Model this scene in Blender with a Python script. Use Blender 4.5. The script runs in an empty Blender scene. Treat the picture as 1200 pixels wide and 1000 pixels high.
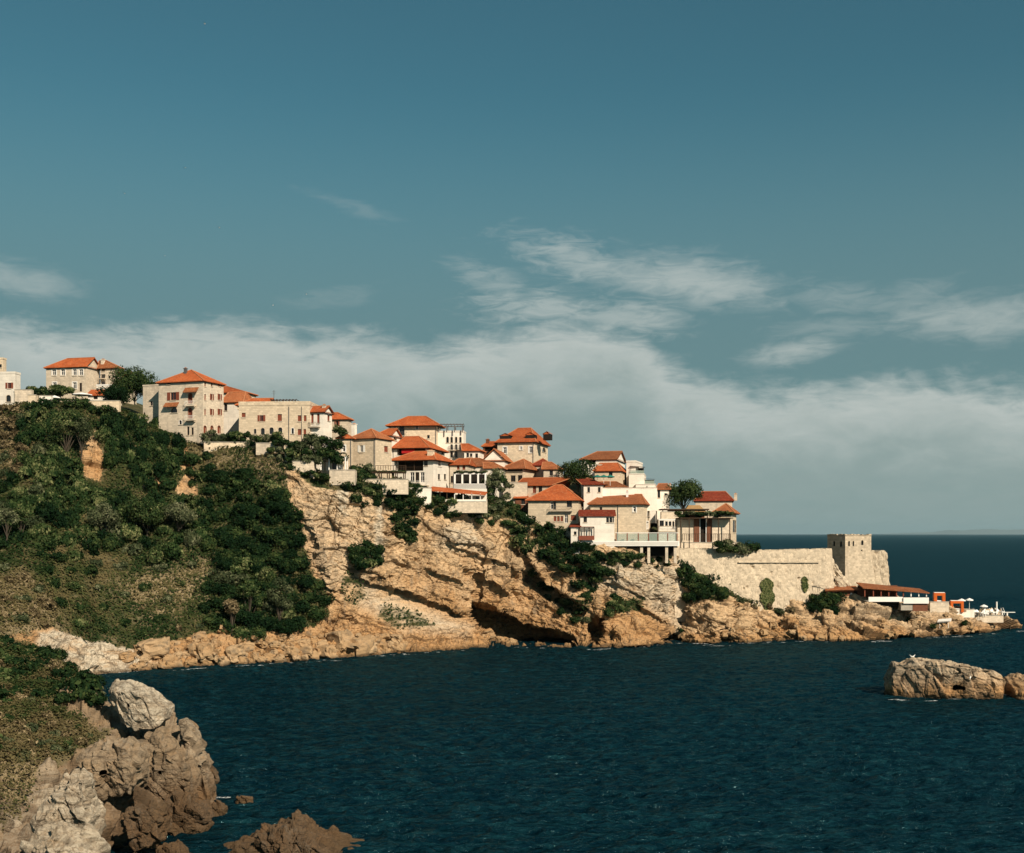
import bpy, math, random
import numpy as np
from mathutils import Vector
from mathutils.bvhtree import BVHTree

random.seed(7)
rng = np.random.default_rng(11)
R = math.radians
SC = bpy.context.scene
COL = SC.collection
F = 1400.0          # focal length in units of the photograph's pixels
CZ = 25.0           # eye height above the sea

def P(x, y, d):     # the point seen at (x, y), d metres in front of the eye
    return Vector(((x - 600.0) * d / F, d, CZ + (626.0 - y) * d / F))

# ------------------------------------------------------------------ noise
def _hash(ix, iy, iz, seed):
    h = (ix.astype(np.int64) * 374761393 + iy.astype(np.int64) * 668265263 + iz.astype(np.int64) * 1440662683 + seed * 974634741)
    h = h & 0xFFFFFFFF
    h = ((h ^ (h >> 13)) * 1274126177) & 0xFFFFFFFF
    h = ((h ^ (h >> 15)) * 2246822519) & 0xFFFFFFFF
    return (h ^ (h >> 16)) & 0xFFFFFFFF

def _h01(ix, iy, iz, seed):
    return _hash(ix, iy, iz, seed) / 4294967295.0

def vnoise(p, seed=0):
    b = np.floor(p); f = p - b; u = f * f * f * (f * (f * 6 - 15) + 10)
    i = b.astype(np.int64)
    r = 0
    for dx in (0, 1):
        wx = u[..., 0] if dx else 1 - u[..., 0]
        for dy in (0, 1):
            wy = u[..., 1] if dy else 1 - u[..., 1]
            for dz in (0, 1):
                wz = u[..., 2] if dz else 1 - u[..., 2]
                r = r + wx * wy * wz * _h01(i[..., 0] + dx, i[..., 1] + dy, i[..., 2] + dz, seed)
    return r * 2 - 1

def fbm(p, scale, octs=4, seed=0, gain=0.5):
    q = p / scale; a = 1.0; r = 0; t = 0
    for o in range(octs):
        r = r + a * vnoise(q + o * 17.3, seed + o); t += a; a *= gain; q = q * 2.03
    return r / t

def cells(p, scale, seed=0, tilt=0.9):
    """blocky facets: every cell is a tilted plane; returns (facet height, edge distance, cell random)"""
    q = p / scale
    b = np.floor(q).astype(np.int64)
    f1 = np.full(q.shape[:-1], 1e9); f2 = f1.copy(); fac = np.zeros_like(f1); cid = np.zeros_like(f1)
    for dx in (-1, 0, 1):
        for dy in (-1, 0, 1):
            for dz in (-1, 0, 1):
                ix, iy, iz = b[..., 0] + dx, b[..., 1] + dy, b[..., 2] + dz
                px = ix + _h01(ix, iy, iz, seed); py = iy + _h01(ix, iy, iz, seed + 1); pz = iz + _h01(ix, iy, iz, seed + 2)
                ex, ey, ez = q[..., 0] - px, q[..., 1] - py, q[..., 2] - pz
                d = ex * ex + ey * ey + ez * ez
                r0 = _h01(ix, iy, iz, seed + 3)
                v = (r0 - 0.5) + tilt * ((_h01(ix, iy, iz, seed + 4) - 0.5) * ex + (_h01(ix, iy, iz, seed + 5) - 0.5) * ey + (_h01(ix, iy, iz, seed + 6) - 0.5) * ez)
                n = d < f1
                f2 = np.where(n, f1, np.minimum(f2, d))
                fac = np.where(n, v, fac); cid = np.where(n, r0, cid); f1 = np.where(n, d, f1)
    return fac, np.sqrt(f2) - np.sqrt(f1), cid

def sstep(a, b, x):
    t = np.clip((x - a) / (b - a), 0, 1)
    return t * t * (3 - 2 * t)

def poly_sd(px, py, pts):
    """signed distance in pixels, positive inside"""
    inside = np.zeros(px.shape, bool); dist = np.full(px.shape, 1e9)
    n = len(pts)
    for i in range(n):
        x0, y0 = pts[i]; x1, y1 = pts[(i + 1) % n]
        c = ((y0 > py) != (y1 > py)) & (px < (x1 - x0) * (py - y0) / ((y1 - y0) + 1e-9) + x0)
        inside ^= c
        ex, ey = x1 - x0, y1 - y0
        t = np.clip(((px - x0) * ex + (py - y0) * ey) / (ex * ex + ey * ey + 1e-9), 0, 1)
        dist = np.minimum(dist, np.hypot(px - x0 - t * ex, py - y0 - t * ey))
    return np.where(inside, dist, -dist)

# ------------------------------------------------------------------ scene tree helpers
def tag(o, label=None, cat=None, group=None, kind=None):
    if label: o['label'] = label
    if cat: o['category'] = cat
    if group: o['group'] = group
    if kind: o['kind'] = kind
    return o

def empty(name, loc, rz=0.0, label=None, cat=None, group=None):
    o = bpy.data.objects.new(name, None); COL.objects.link(o)
    o.location = loc; o.rotation_euler = (0, 0, rz); o.empty_display_size = 0.5
    return tag(o, label, cat, group)

def copy_tree(o, parent=None):
    c = o.copy(); COL.objects.link(c); c.parent = parent
    for ch in o.children: copy_tree(ch, c)
    return c

class MB:
    """collects faces, then links them as one mesh object"""
    def __init__(s): s.v = []; s.f = []; s.smooth = False
    def poly(s, pts):
        k = len(s.v); s.v += [tuple(p) for p in pts]; s.f.append(tuple(range(k, k + len(pts)))); return s
    def box(s, x0, x1, y0, y1, z0, z1):
        k = len(s.v)
        s.v += [(x0, y0, z0), (x1, y0, z0), (x1, y1, z0), (x0, y1, z0), (x0, y0, z1), (x1, y0, z1), (x1, y1, z1), (x0, y1, z1)]
        s.f += [tuple(k + i for i in q) for q in ((0, 3, 2, 1), (4, 5, 6, 7), (0, 1, 5, 4), (1, 2, 6, 5), (2, 3, 7, 6), (3, 0, 4, 7))]
        return s
    def bar(s, a, b, w, h=None):
        a, b = Vector(a), Vector(b); h = h or w
        d = (b - a).normalized()
        t = d.cross(Vector((0, 0, 1)))
        if t.length < 1e-3: t = Vector((1, 0, 0))
        t.normalize(); n = t.cross(d)
        k = len(s.v)
        for p in (a, b):
            for i, j in ((-1, -1), (1, -1), (1, 1), (-1, 1)):
                s.v.append(tuple(p + t * (i * w / 2) + n * (j * h / 2)))
        s.f += [tuple(k + i for i in q) for q in ((0, 1, 2, 3), (7, 6, 5, 4), (1, 0, 4, 5), (2, 1, 5, 6), (3, 2, 6, 7), (0, 3, 7, 4))]
        return s
    def tube(s, a, b, ra, rb=None, n=6):
        a, b = Vector(a), Vector(b); rb = ra if rb is None else rb
        d = (b - a).normalized()
        t = d.cross(Vector((0, 0, 1)))
        if t.length < 1e-3: t = Vector((1, 0, 0))
        t.normalize(); m = d.cross(t)
        k = len(s.v)
        for p, r in ((a, ra), (b, rb)):
            for i in range(n):
                w = 2 * math.pi * i / n
                s.v.append(tuple(p + (t * math.cos(w) + m * math.sin(w)) * r))
        for i in range(n):
            j = (i + 1) % n
            s.f.append((k + i, k + j, k + n + j, k + n + i))
        s.f.append(tuple(k + i for i in range(n))[::-1]); s.f.append(tuple(k + n + i for i in range(n)))
        return s
    def build(s, name, mat, parent=None, loc=None):
        me = bpy.data.meshes.new(name)
        me.from_pydata(s.v, [], s.f); me.validate(); me.update()
        uv = me.uv_layers.new(name='UVMap')
        n = len(me.loops)
        if n:
            lv = np.zeros(n, np.int32); me.loops.foreach_get('vertex_index', lv)
            co = np.zeros(len(me.vertices) * 3); me.vertices.foreach_get('co', co); co = co.reshape(-1, 3)
            nf = len(me.polygons); no = np.zeros(nf * 3); me.polygons.foreach_get('normal', no); no = no.reshape(-1, 3)
            tot = np.zeros(nf, np.int32); me.polygons.foreach_get('loop_total', tot)
            ln = np.repeat(no, tot, axis=0)
            t = np.cross(np.array([[0, 0, 1.0]]), ln); L = np.linalg.norm(t, axis=1, keepdims=True)
            t = np.where(L < 1e-3, np.array([[1.0, 0, 0]]), t / np.maximum(L, 1e-6))
            b = np.cross(ln, t); p = co[lv]
            uvs = np.stack([(p * t).sum(1), (p * b).sum(1)], 1).ravel()
            uv.data.foreach_set('uv', uvs)
        me.materials.append(mat)
        if s.smooth: me.polygons.foreach_set('use_smooth', [True] * len(me.polygons))
        o = bpy.data.objects.new(name, me); COL.objects.link(o)
        if parent: o.parent = parent
        if loc is not None: o.location = loc
        return o

def np_mesh(name, V, Q, mat, attrs=None, smooth=True):
    """V (n,3) float, Q (m,4|3) int, attrs {name: (n,) or (n,3)}"""
    V = np.ascontiguousarray(V, np.float32); Q = np.ascontiguousarray(Q, np.int32)
    me = bpy.data.meshes.new(name)
    me.vertices.add(len(V)); me.vertices.foreach_set('co', V.ravel())
    k = Q.shape[1]
    me.loops.add(Q.size); me.loops.foreach_set('vertex_index', Q.ravel())
    me.polygons.add(len(Q))
    me.polygons.foreach_set('loop_start', np.arange(0, Q.size, k, dtype=np.int32))
    me.polygons.foreach_set('use_smooth', np.full(len(Q), smooth, bool))
    me.update(calc_edges=True)
    for an, a in (attrs or {}).items():
        a = np.asarray(a, np.float32)
        if a.ndim == 1:
            at = me.attributes.new(an, 'FLOAT', 'POINT'); at.data.foreach_set('value', a)
        else:
            at = me.attributes.new(an, 'FLOAT_VECTOR', 'POINT'); at.data.foreach_set('vector', a.ravel())
    me.materials.append(mat)
    o = bpy.data.objects.new(name, me); COL.objects.link(o)
    return o

def grid_quads(n, m, wrap=False):
    i = np.arange(n - 1)[:, None]; jm = m if wrap else m - 1
    j = np.arange(jm)[None, :]; j1 = (j + 1) % m
    a = i * m + j; b = i * m + j1; c = (i + 1) * m + j1; d = (i + 1) * m + j
    return np.stack([a, b, c, d], -1).reshape(-1, 4)

def grid_normals(V):
    du = np.gradient(V, axis=1); dv = np.gradient(V, axis=0)
    n = np.cross(du, dv); n /= np.maximum(np.linalg.norm(n, axis=-1, keepdims=True), 1e-9)
    return n

# ------------------------------------------------------------------ node helpers
def new_mat(name):
    m = bpy.data.materials.new(name); m.use_nodes = True
    nt = m.node_tree; nt.nodes.clear()
    return m, nt
class NT:
    def __init__(s, nt): s.nt = nt
    def n(s, typ, **kw):
        nd = s.nt.nodes.new(typ)
        for k, v in kw.items(): setattr(nd, k, v)
        return nd
    def link(s, a, b): s.nt.links.new(a, b)
    def val(s, sock, v):
        if hasattr(v, 'is_output') or isinstance(v, bpy.types.NodeSocket): s.link(v, sock)
        else: sock.default_value = v
    def math(s, op, a, b=None, c=None, clamp=False):
        nd = s.n('ShaderNodeMath', operation=op, use_clamp=clamp)
        s.val(nd.inputs[0], a)
        if b is not None: s.val(nd.inputs[1], b)
        if c is not None: s.val(nd.inputs[2], c)
        return nd.outputs[0]
    def vmath(s, op, a, b=None):
        nd = s.n('ShaderNodeVectorMath', operation=op)
        s.val(nd.inputs[0], a)
        if b is not None: s.val(nd.inputs[1], b)
        return nd.outputs[0]
    def mix(s, fac, a, b, blend='MIX'):
        nd = s.n('ShaderNodeMix', data_type='RGBA', blend_type=blend)
        s.val(nd.inputs[0], fac)
        for sock, v in ((nd.inputs[6], a), (nd.inputs[7], b)):
            if isinstance(v, (tuple, list)): sock.default_value = tuple(v) + ((1,) if len(v) == 3 else ())
            else: s.link(v, sock)
        return nd.outputs[2]
    def noise(s, vec, scale, detail=4, rough=0.55, dist=0.0):
        nd = s.n('ShaderNodeTexNoise')
        if vec is not None: s.link(vec, nd.inputs['Vector'])
        nd.inputs['Scale'].default_value = scale; nd.inputs['Detail'].default_value = detail
        nd.inputs['Roughness'].default_value = rough; nd.inputs['Distortion'].default_value = dist
        return nd.outputs[0]
    def ramp(s, fac, stops):
        nd = s.n('ShaderNodeMapRange', interpolation_type='SMOOTHSTEP')
        s.val(nd.inputs[0], fac); nd.inputs[1].default_value = stops[0]; nd.inputs[2].default_value = stops[1]
        return nd.outputs[0]
    def attr(s, name, out='Fac'):
        nd = s.n('ShaderNodeAttribute', attribute_name=name); return nd.outputs[out]
    def bump(s, h, strength=0.5, dist=0.1):
        nd = s.n('ShaderNodeBump'); s.link(h, nd.inputs['Height'])
        nd.inputs['Strength'].default_value = strength; nd.inputs['Distance'].default_value = dist
        return nd.outputs[0]
    def principled(s, col, rough=0.9, spec=0.2, normal=None):
        b = s.n('ShaderNodeBsdfPrincipled'); o = s.n('ShaderNodeOutputMaterial')
        if isinstance(col, (tuple, list)): b.inputs['Base Color'].default_value = tuple(col) + (1,)
        else: s.link(col, b.inputs['Base Color'])
        s.val(b.inputs['Roughness'], rough)
        b.inputs['Specular IOR Level'].default_value = spec
        if normal is not None: s.link(normal, b.inputs['Normal'])
        s.link(b.outputs[0], o.inputs[0])
        return b

# ------------------------------------------------------------------ camera, sun, sky
cam = bpy.data.cameras.new('camera'); camo = bpy.data.objects.new('camera', cam); COL.objects.link(camo)
camo.location = (0, 0, CZ); camo.rotation_euler = (R(90), 0, 0)
cam.sensor_fit = 'HORIZONTAL'; cam.sensor_width = 36.0; cam.lens = 36.0 * F / 1200.0
cam.shift_y = 126.0 / 1200.0
cam.clip_start = 0.5; cam.clip_end = 150000.0
SC.camera = camo

SUN_EL, SUN_AZ = 35.0, 33.0       # elevation, and degrees to the right of straight behind the viewer
sdir = Vector((math.sin(R(SUN_AZ)) * math.cos(R(SUN_EL)), -math.cos(R(SUN_AZ)) * math.cos(R(SUN_EL)), math.sin(R(SUN_EL))))
sl = bpy.data.lights.new('sun', 'SUN'); sl.energy = 5.0; sl.angle = R(0.5); sl.color = (1.0, 0.86, 0.68)
slo = bpy.data.objects.new('sun', sl); COL.objects.link(slo)
slo.rotation_euler = (-sdir).to_track_quat('-Z', 'Y').to_euler(); slo.location = (200, -200, 300)

W = bpy.data.worlds.new('World'); SC.world = W; W.use_nodes = True
wn = NT(W.node_tree); W.node_tree.nodes.clear()
sky = wn.n('ShaderNodeTexSky', sky_type='NISHITA', sun_disc=False)
sky.sun_elevation = R(SUN_EL); sky.sun_rotation = math.atan2(sdir.x, sdir.y)
sky.altitude = 100; sky.air_density = 1.0; sky.dust_density = 0.35; sky.ozone_density = 2.2
STR = 0.079
tc = wn.n('ShaderNodeTexCoord'); dirv = tc.outputs['Generated']
sx = wn.n('ShaderNodeSeparateXYZ'); wn.link(dirv, sx.inputs[0])
az = wn.math('MULTIPLY', wn.math('ARCTAN2', sx.outputs[0], sx.outputs[1]), 57.29578)
el = wn.math('MULTIPLY', wn.math('ARCSINE', sx.outputs[2]), 57.29578)
def azel(x, y):
    a = math.atan((x - 600) / F); e = math.atan((626 - y) / F * math.cos(a))
    return math.degrees(a), math.degrees(e)
ae = wn.n('ShaderNodeCombineXYZ'); wn.link(az, ae.inputs[0]); wn.link(el, ae.inputs[1])
def stretched(sxx, syy, off=0.0, rot=0.0):
    mp = wn.n('ShaderNodeMapping'); wn.link(ae.outputs[0], mp.inputs[0])
    mp.inputs['Scale'].default_value = (sxx, syy, 1); mp.inputs['Location'].default_value = (off, off * 0.7, off * 0.3); mp.inputs['Rotation'].default_value = (0, 0, R(rot))
    return mp.outputs[0]
n1 = wn.noise(stretched(0.34, 0.62, 3.7), 1.0, 9, 0.60, 0.35)
n2 = wn.noise(stretched(0.55, 2.2, 8.1, -10), 1.0, 10, 0.64, 0.9)
n3 = wn.noise(stretched(0.10, 0.35, 1.3), 1.0, 4, 0.5)
n4 = wn.noise(stretched(1.3, 1.9, 5.2), 1.0, 8, 0.62, 0.3)
# upper edge of the cloud bank along the azimuth
fc = wn.n('ShaderNodeFloatCurve')
wn.link(wn.math('DIVIDE', wn.math('ADD', az, 40.0), 80.0, clamp=True), fc.inputs['Value'])
cv = fc.mapping.curves[0]
edge = [(-400, 385), (-100, 365), (0, 372), (110, 379), (290, 373), (400, 388), (520, 390), (600, 378), (650, 370), (735, 382), (790, 420), (850, 440), (930, 448), (1050, 436), (1200, 446), (1600, 440)]
pts = [azel(x, y) for x, y in edge]
pts = [((a + 40) / 80, e / 20) for a, e in pts]
cv.points[0].location = (0, pts[0][1]); cv.points[1].location = (1, pts[-1][1])
for a, e in pts: cv.points.new(a, e)
fc.mapping.update()
edge_el = wn.math('MULTIPLY', fc.outputs[0], 20.0)
under = wn.math('SUBTRACT', edge_el, el)                     # degrees below the edge
under = wn.math('ADD', under, wn.math('MULTIPLY', wn.math('SUBTRACT', n1, 0.5), 2.6))
under = wn.math('ADD', under, wn.math('MULTIPLY', wn.math('SUBTRACT', n2, 0.5), 1.5))
bank = wn.ramp(under, (-0.35, 1.55))
thin = wn.ramp(wn.math('ADD', wn.math('MULTIPLY', n2, 0.6), wn.math('MULTIPLY', n1, 0.4)), (0.30, 0.62))
lowfade = wn.ramp(el, (0.0, 7.0))
bank = wn.math('MULTIPLY', bank, wn.math('MULTIPLY_ADD', thin, 0.22, 0.74))
# single wisps higher up: centre, half-length, half-height (photo pixels), tilt, strength
wsum = None
for (cx, cy, rx, ry, rot, st, nz) in ((800, 328, 170, 42, -9, 1.0, n1), (680, 306, 130, 34, -16, .8, n2), (575, 328, 75, 26, -22, .55, n2), (1150, 372, 150, 36, -3, .8, n1), (930, 412, 80, 22, 6, .9, n1),
                                      (15, 328, 95, 28, -6, .6, n1), (415, 243, 80, 12, -15, .2, n2), (640, 362, 120, 34, -4, .85, n2), (740, 372, 110, 30, -6, .8, n2), (985, 352, 80, 26, -4, .4, n2), (390, 350, 80, 18, 8, .2, n2), (1060, 352, 90, 26, 6, .35, n2), (980, 384, 90, 20, 0, .35, n2)):
    a0, e0 = azel(cx, cy); da = rx / F * 57.3; de = ry / F * 57.3
    u = wn.math('SUBTRACT', az, a0); v = wn.math('SUBTRACT', el, e0)
    c, s = math.cos(R(rot)), math.sin(R(rot))
    uu = wn.math('ADD', wn.math('MULTIPLY', u, c / da), wn.math('MULTIPLY', v, s / da))
    vv = wn.math('ADD', wn.math('MULTIPLY', u, -s / de), wn.math('MULTIPLY', v, c / de))
    d2 = wn.math('ADD', wn.math('MULTIPLY', uu, uu), wn.math('MULTIPLY', vv, vv))
    g = wn.math('POWER', 2.718, wn.math('MULTIPLY', d2, -1.1))
    m = wn.ramp(wn.math('ADD', wn.math('MULTIPLY', g, 0.60), wn.math('ADD', wn.math('MULTIPLY', nz, 0.45), wn.math('MULTIPLY', n2, 0.6))), (0.74, 1.26))
    m = wn.math('MULTIPLY', wn.math('MULTIPLY', m, st), wn.math('POWER', g, 0.35))
    wsum = m if wsum is None else wn.math('MAXIMUM', wsum, m)
CB = 10.0
shade = wn.ramp(wn.math('ADD', under, wn.math('MULTIPLY', wn.math('SUBTRACT', n1, 0.5), 3.5)), (0.3, 5.0))
cl_top = tuple(CB * c for c in (0.540, 0.580, 0.550)); cl_low = tuple(CB * c for c in (0.285, 0.365, 0.352))
ccol = wn.mix(shade, cl_top, cl_low)
tint = wn.mix(1.0, sky.outputs[0], (0.35, 0.655, 0.53), 'MULTIPLY')
tint = wn.mix(wn.math('MULTIPLY', wn.ramp(el, (21.0, 8.0)), 0.85), tint, tuple(CB * c for c in (0.138, 0.232, 0.250)))
allm = wn.math('MAXIMUM', bank, wn.math('MULTIPLY', wsum, 0.70))
skyc = wn.mix(wn.math('MULTIPLY', allm, wn.math('GREATER_THAN', el, -0.5)), tint, ccol)
bg = wn.n('ShaderNodeBackground'); wn.link(skyc, bg.inputs[0]); bg.inputs[1].default_value = STR
wo = wn.n('ShaderNodeOutputWorld'); wn.link(bg.outputs[0], wo.inputs[0])

SC.view_settings.view_transform = 'Standard'; SC.view_settings.look = 'None'
SC.view_settings.exposure = 0.34; SC.view_settings.gamma = 1.0
SC.cycles.max_bounces = 5; SC.cycles.diffuse_bounces = 2; SC.cycles.glossy_bounces = 2
# ------------------------------------------------------------------ materials of the land
def mat_rock(name, tint=(1, 1, 1), grey=0.0, fine=1.0, splash=0.0):
    m, nt = new_mat(name); g = NT(nt)
    tcn = g.n('ShaderNodeTexCoord'); geo = g.n('ShaderNodeNewGeometry'); pos = geo.outputs['Position']
    sp = g.n('ShaderNodeSeparateXYZ'); g.link(pos, sp.inputs[0])
    mp = g.n('ShaderNodeMapping'); g.link(pos, mp.inputs[0]); mp.inputs['Rotation'].default_value = (0, R(-21), 0); mp.inputs['Scale'].default_value = (0.30, 0.5, 2.0)
    big = g.noise(pos, 0.11 * fine, 5, 0.6); mid = g.noise(mp.outputs[0], 0.45 * fine, 6, 0.65, 0.4); fin = g.noise(pos, 2.6 * fine, 5, 0.7)
    mv = g.n('ShaderNodeMapping'); g.link(pos, mv.inputs[0]); mv.inputs['Scale'].default_value = (1.0, 1.0, 0.16)
    streak = g.noise(mv.outputs[0], 0.55 * fine, 6, 0.65)
    warm = g.attr('warm'); pale = g.attr('pale'); veg = g.attr('veg'); cav = g.attr('cav')
    cream = tuple(a * b for a, b in zip((0.68, 0.475, 0.28), tint)); och = tuple(a * b for a, b in zip((0.47, 0.265, 0.115), tint)); gry = (0.22, 0.19, 0.15)
    c = g.mix(g.ramp(mid, (0.34, 0.66)), cream, tuple(0.72 * x for x in cream))
    c = g.mix(g.math('MULTIPLY', g.ramp(g.math('ADD', g.math('MULTIPLY', warm, 0.55), g.math('MULTIPLY', big, 0.75)), (0.36, 0.80)), 0.9), c, och)
    c = g.mix(g.math('MULTIPLY', pale, g.ramp(mid, (0.15, 0.6))), c, (0.60, 0.52, 0.40))
    c = g.mix(g.math('MULTIPLY', g.ramp(streak, (0.54, 0.70)), 0.55 + 0.25 * grey), c, gry)
    if grey: c = g.mix(g.math('MULTIPLY', g.ramp(g.math('ADD', big, g.math('MULTIPLY', g.math('SUBTRACT', streak, 0.5), 0.6)), (0.40, 0.60)), grey), c, (0.30, 0.27, 0.22))
    c = g.mix(g.math('MULTIPLY', g.ramp(fin, (0.50, 0.66)), 0.62), c, (0.13, 0.095, 0.06))
    vf = g.noise(pos, 0.9 * fine, 7, 0.75)
    c = g.mix(g.math('MULTIPLY', g.ramp(vf, (0.52, 0.66)), 0.55), c, (0.23, 0.145, 0.08))
    vo = g.n('ShaderNodeTexVoronoi', feature='DISTANCE_TO_EDGE');
    nzv = g.n('ShaderNodeTexNoise'); g.link(pos, nzv.inputs['Vector']); nzv.inputs['Scale'].default_value = 0.5 * fine; nzv.inputs['Detail'].default_value = 4
    mvv = g.n('ShaderNodeVectorMath', operation='MULTIPLY_ADD'); g.link(nzv.outputs['Color'], mvv.inputs[0]); mvv.inputs[1].default_value = (2.0 / fine,) * 3; g.link(mp.outputs[0], mvv.inputs[2])
    g.link(mvv.outputs[0], vo.inputs['Vector']); vo.inputs['Scale'].default_value = 0.34 * fine
    c = g.mix(g.math('MULTIPLY', g.math('MULTIPLY', g.ramp(vo.outputs['Distance'], (0.06, 0.015)), g.ramp(big, (0.42, 0.62))), 0.6), c, (0.075, 0.052, 0.032))
    c = g.mix(g.math('MULTIPLY', cav, 0.75), c, (0.085, 0.065, 0.045))                 # darker along the joints between blocks
    if splash:      # algae and iron stains of the splash zone, ragged by noise
        sm = g.ramp(g.math('SUBTRACT', g.math('MULTIPLY', g.noise(pos, 0.30, 6, 0.7), 15.0), sp.outputs[2]), (1.5, 4.5))
        c = g.mix(g.math('MULTIPLY', sm, splash), c, g.mix(g.ramp(fin, (0.4, 0.65)), (0.085, 0.060, 0.038), (0.15, 0.085, 0.042)))
    # grass and earth
    gr = g.mix(g.ramp(g.noise(pos, 0.22, 6, 0.68), (0.40, 0.60)), (0.024, 0.042, 0.013), (0.085, 0.070, 0.030))
    gr = g.mix(g.math('MULTIPLY', g.ramp(g.noise(pos, 1.3, 5, 0.7), (0.45, 0.70)), 0.8), gr, (0.15, 0.115, 0.060))
    gr = g.mix(g.math('MULTIPLY', g.ramp(g.noise(pos, 0.75, 5, 0.7), (0.5, 0.62)), 0.8), gr, (0.022, 0.036, 0.013))
    gr = g.mix(g.attr('dry'), gr, g.mix(g.ramp(fin, (0.35, 0.68)), (0.33, 0.26, 0.155), (0.13, 0.095, 0.05)))
    vm = g.ramp(g.math('ADD', veg, g.math('MULTIPLY', g.math('SUBTRACT', mid, 0.5), 0.9)), (0.40, 0.60))
    c = g.mix(vm, c, gr)
    wet = g.ramp(g.math('ADD', sp.outputs[2], g.math('MULTIPLY', g.math('SUBTRACT', mid, 0.5), 1.6)), (1.0, 0.25))
    c = g.mix(g.math('MULTIPLY', wet, 0.8), c, (0.085, 0.055, 0.03))
    h = g.math('ADD', g.math('MULTIPLY', mid, 0.9), g.math('MULTIPLY', fin, 0.35))
    g.principled(c, 0.92, 0.12, g.bump(g.math('ADD', h, g.math('MULTIPLY', vf, 0.5)), 1.0, 0.75 / fine))
    return m

M = {}
M['cliff'] = mat_rock('cliff_rock')
M['near_rock'] = mat_rock('near_rock', tint=(0.40, 0.385, 0.37), grey=0.22, fine=2.2, splash=0.5)
M['wet_rock'] = mat_rock('wet_rock', tint=(0.17, 0.16, 0.15), grey=0.12, fine=2.2, splash=0.5)
M['islet'] = mat_rock('islet_rock', tint=(0.95, 0.93, 0.92), grey=0.35, fine=1.2)

# ------------------------------------------------------------------ sea
def build_sea():
    m, nt = new_mat('sea_water'); g = NT(nt)
    geo = g.n('ShaderNodeNewGeometry'); pos = geo.outputs['Position']
    def layer(scale, sx_, sy_, rot, det, rough):
        mp = g.n('ShaderNodeMapping'); g.link(pos, mp.inputs[0]); mp.inputs['Scale'].default_value = (sx_, sy_, 1); mp.inputs['Rotation'].default_value = (0, 0, R(rot))
        return g.noise(mp.outputs[0], scale, det, rough, 0.3)
    a = layer(0.40, 0.65, 1.25, 12, 4, 0.60); b = layer(1.5, 0.6, 1.1, -14, 4, 0.62); c = layer(0.012, 0.6, 1.6, 5, 5, 0.6)
    cd = g.n('ShaderNodeCameraData')
    h = g.math('ADD', g.math('MULTIPLY', a, 0.9), g.math('MULTIPLY', b, 0.45))
    patch = g.ramp(c, (0.35, 0.65))
    crest = g.ramp(g.math('ADD', g.math('MULTIPLY', a, 0.55), g.math('MULTIPLY', b, 0.45)), (0.40, 0.68))
    col = g.mix(patch, (0.0008, 0.0105, 0.0180), (0.0015, 0.0155, 0.0240))
    col = g.mix(crest, g.mix(0.5, col, (0.0004, 0.006, 0.010)), g.mix(0.5, col, (0.008, 0.044, 0.052)))  # ripple light painted into the water colour: brighter crests, darker troughs
    nrm = g.bump(h, 1.0, 1.3)
    df = g.n('ShaderNodeBsdfDiffuse'); g.link(col, df.inputs[0]); g.link(nrm, df.inputs['Normal'])
    gl = g.n('ShaderNodeBsdfGlossy'); gl.inputs['Color'].default_value = (0.42, 0.80, 0.90, 1); gl.inputs['Roughness'].default_value = 0.10; g.link(nrm, gl.inputs['Normal'])
    fr = g.n('ShaderNodeFresnel'); fr.inputs['IOR'].default_value = 1.33; g.link(nrm, fr.inputs['Normal'])
    mx = g.n('ShaderNodeMixShader'); g.link(g.math('MINIMUM', g.math('MULTIPLY', fr.outputs[0], 0.55), 0.15), mx.inputs[0]); g.link(df.outputs[0], mx.inputs[1]); g.link(gl.outputs[0], mx.inputs[2])
    oo = g.n('ShaderNodeOutputMaterial'); g.link(mx.outputs[0], oo.inputs[0])
    ys = [-400.0, -50, 30, 60, 78]; y = 84.0
    while y < 520: ys.append(y); y += 0.17 + 0.70 * ((y - 84) / 400.0) ** 1.1
    ys = np.array(ys + list(np.geomspace(530, 110000, 60)))
    pxs = np.concatenate([np.linspace(-6000, -60, 14), np.arange(-30, 1231, 1.7), np.linspace(1260, 7200, 14)])
    Yg, Pg = np.meshgrid(ys, pxs, indexing='ij')
    Xg = (Pg - 600) / F * np.maximum(np.abs(Yg), 84)
    pos_ = np.stack([Xg, Yg, np.zeros_like(Xg)], -1)
    c_, s_ = math.cos(0.22), math.sin(0.22); rot = np.stack([(Xg * c_ + Yg * s_) / 1.7, -Xg * s_ + Yg * c_, 0 * Xg], -1)
    fade = sstep(80, 95, Yg) * (1 - sstep(420, 560, Yg))
    gust = 0.75 + 0.5 * fbm(pos_, 45, 3, 905)
    Z = fade * gust * (0.15 * fbm(rot, 5.0, 3, 910) + 0.25 * (1 - 2 * np.abs(vnoise(rot / 1.25, 915))) + 0.20 * fbm(rot, 0.6, 2, 920))
    V = np.stack([Xg, Yg, Z - 0.02], -1)
    o = np_mesh('sea', V.reshape(-1, 3), grid_quads(len(ys), len(pxs)), m, smooth=True)
    tag(o, 'dark teal sea with small ripples around the headland', 'sea', kind='structure')
build_sea()

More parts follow.
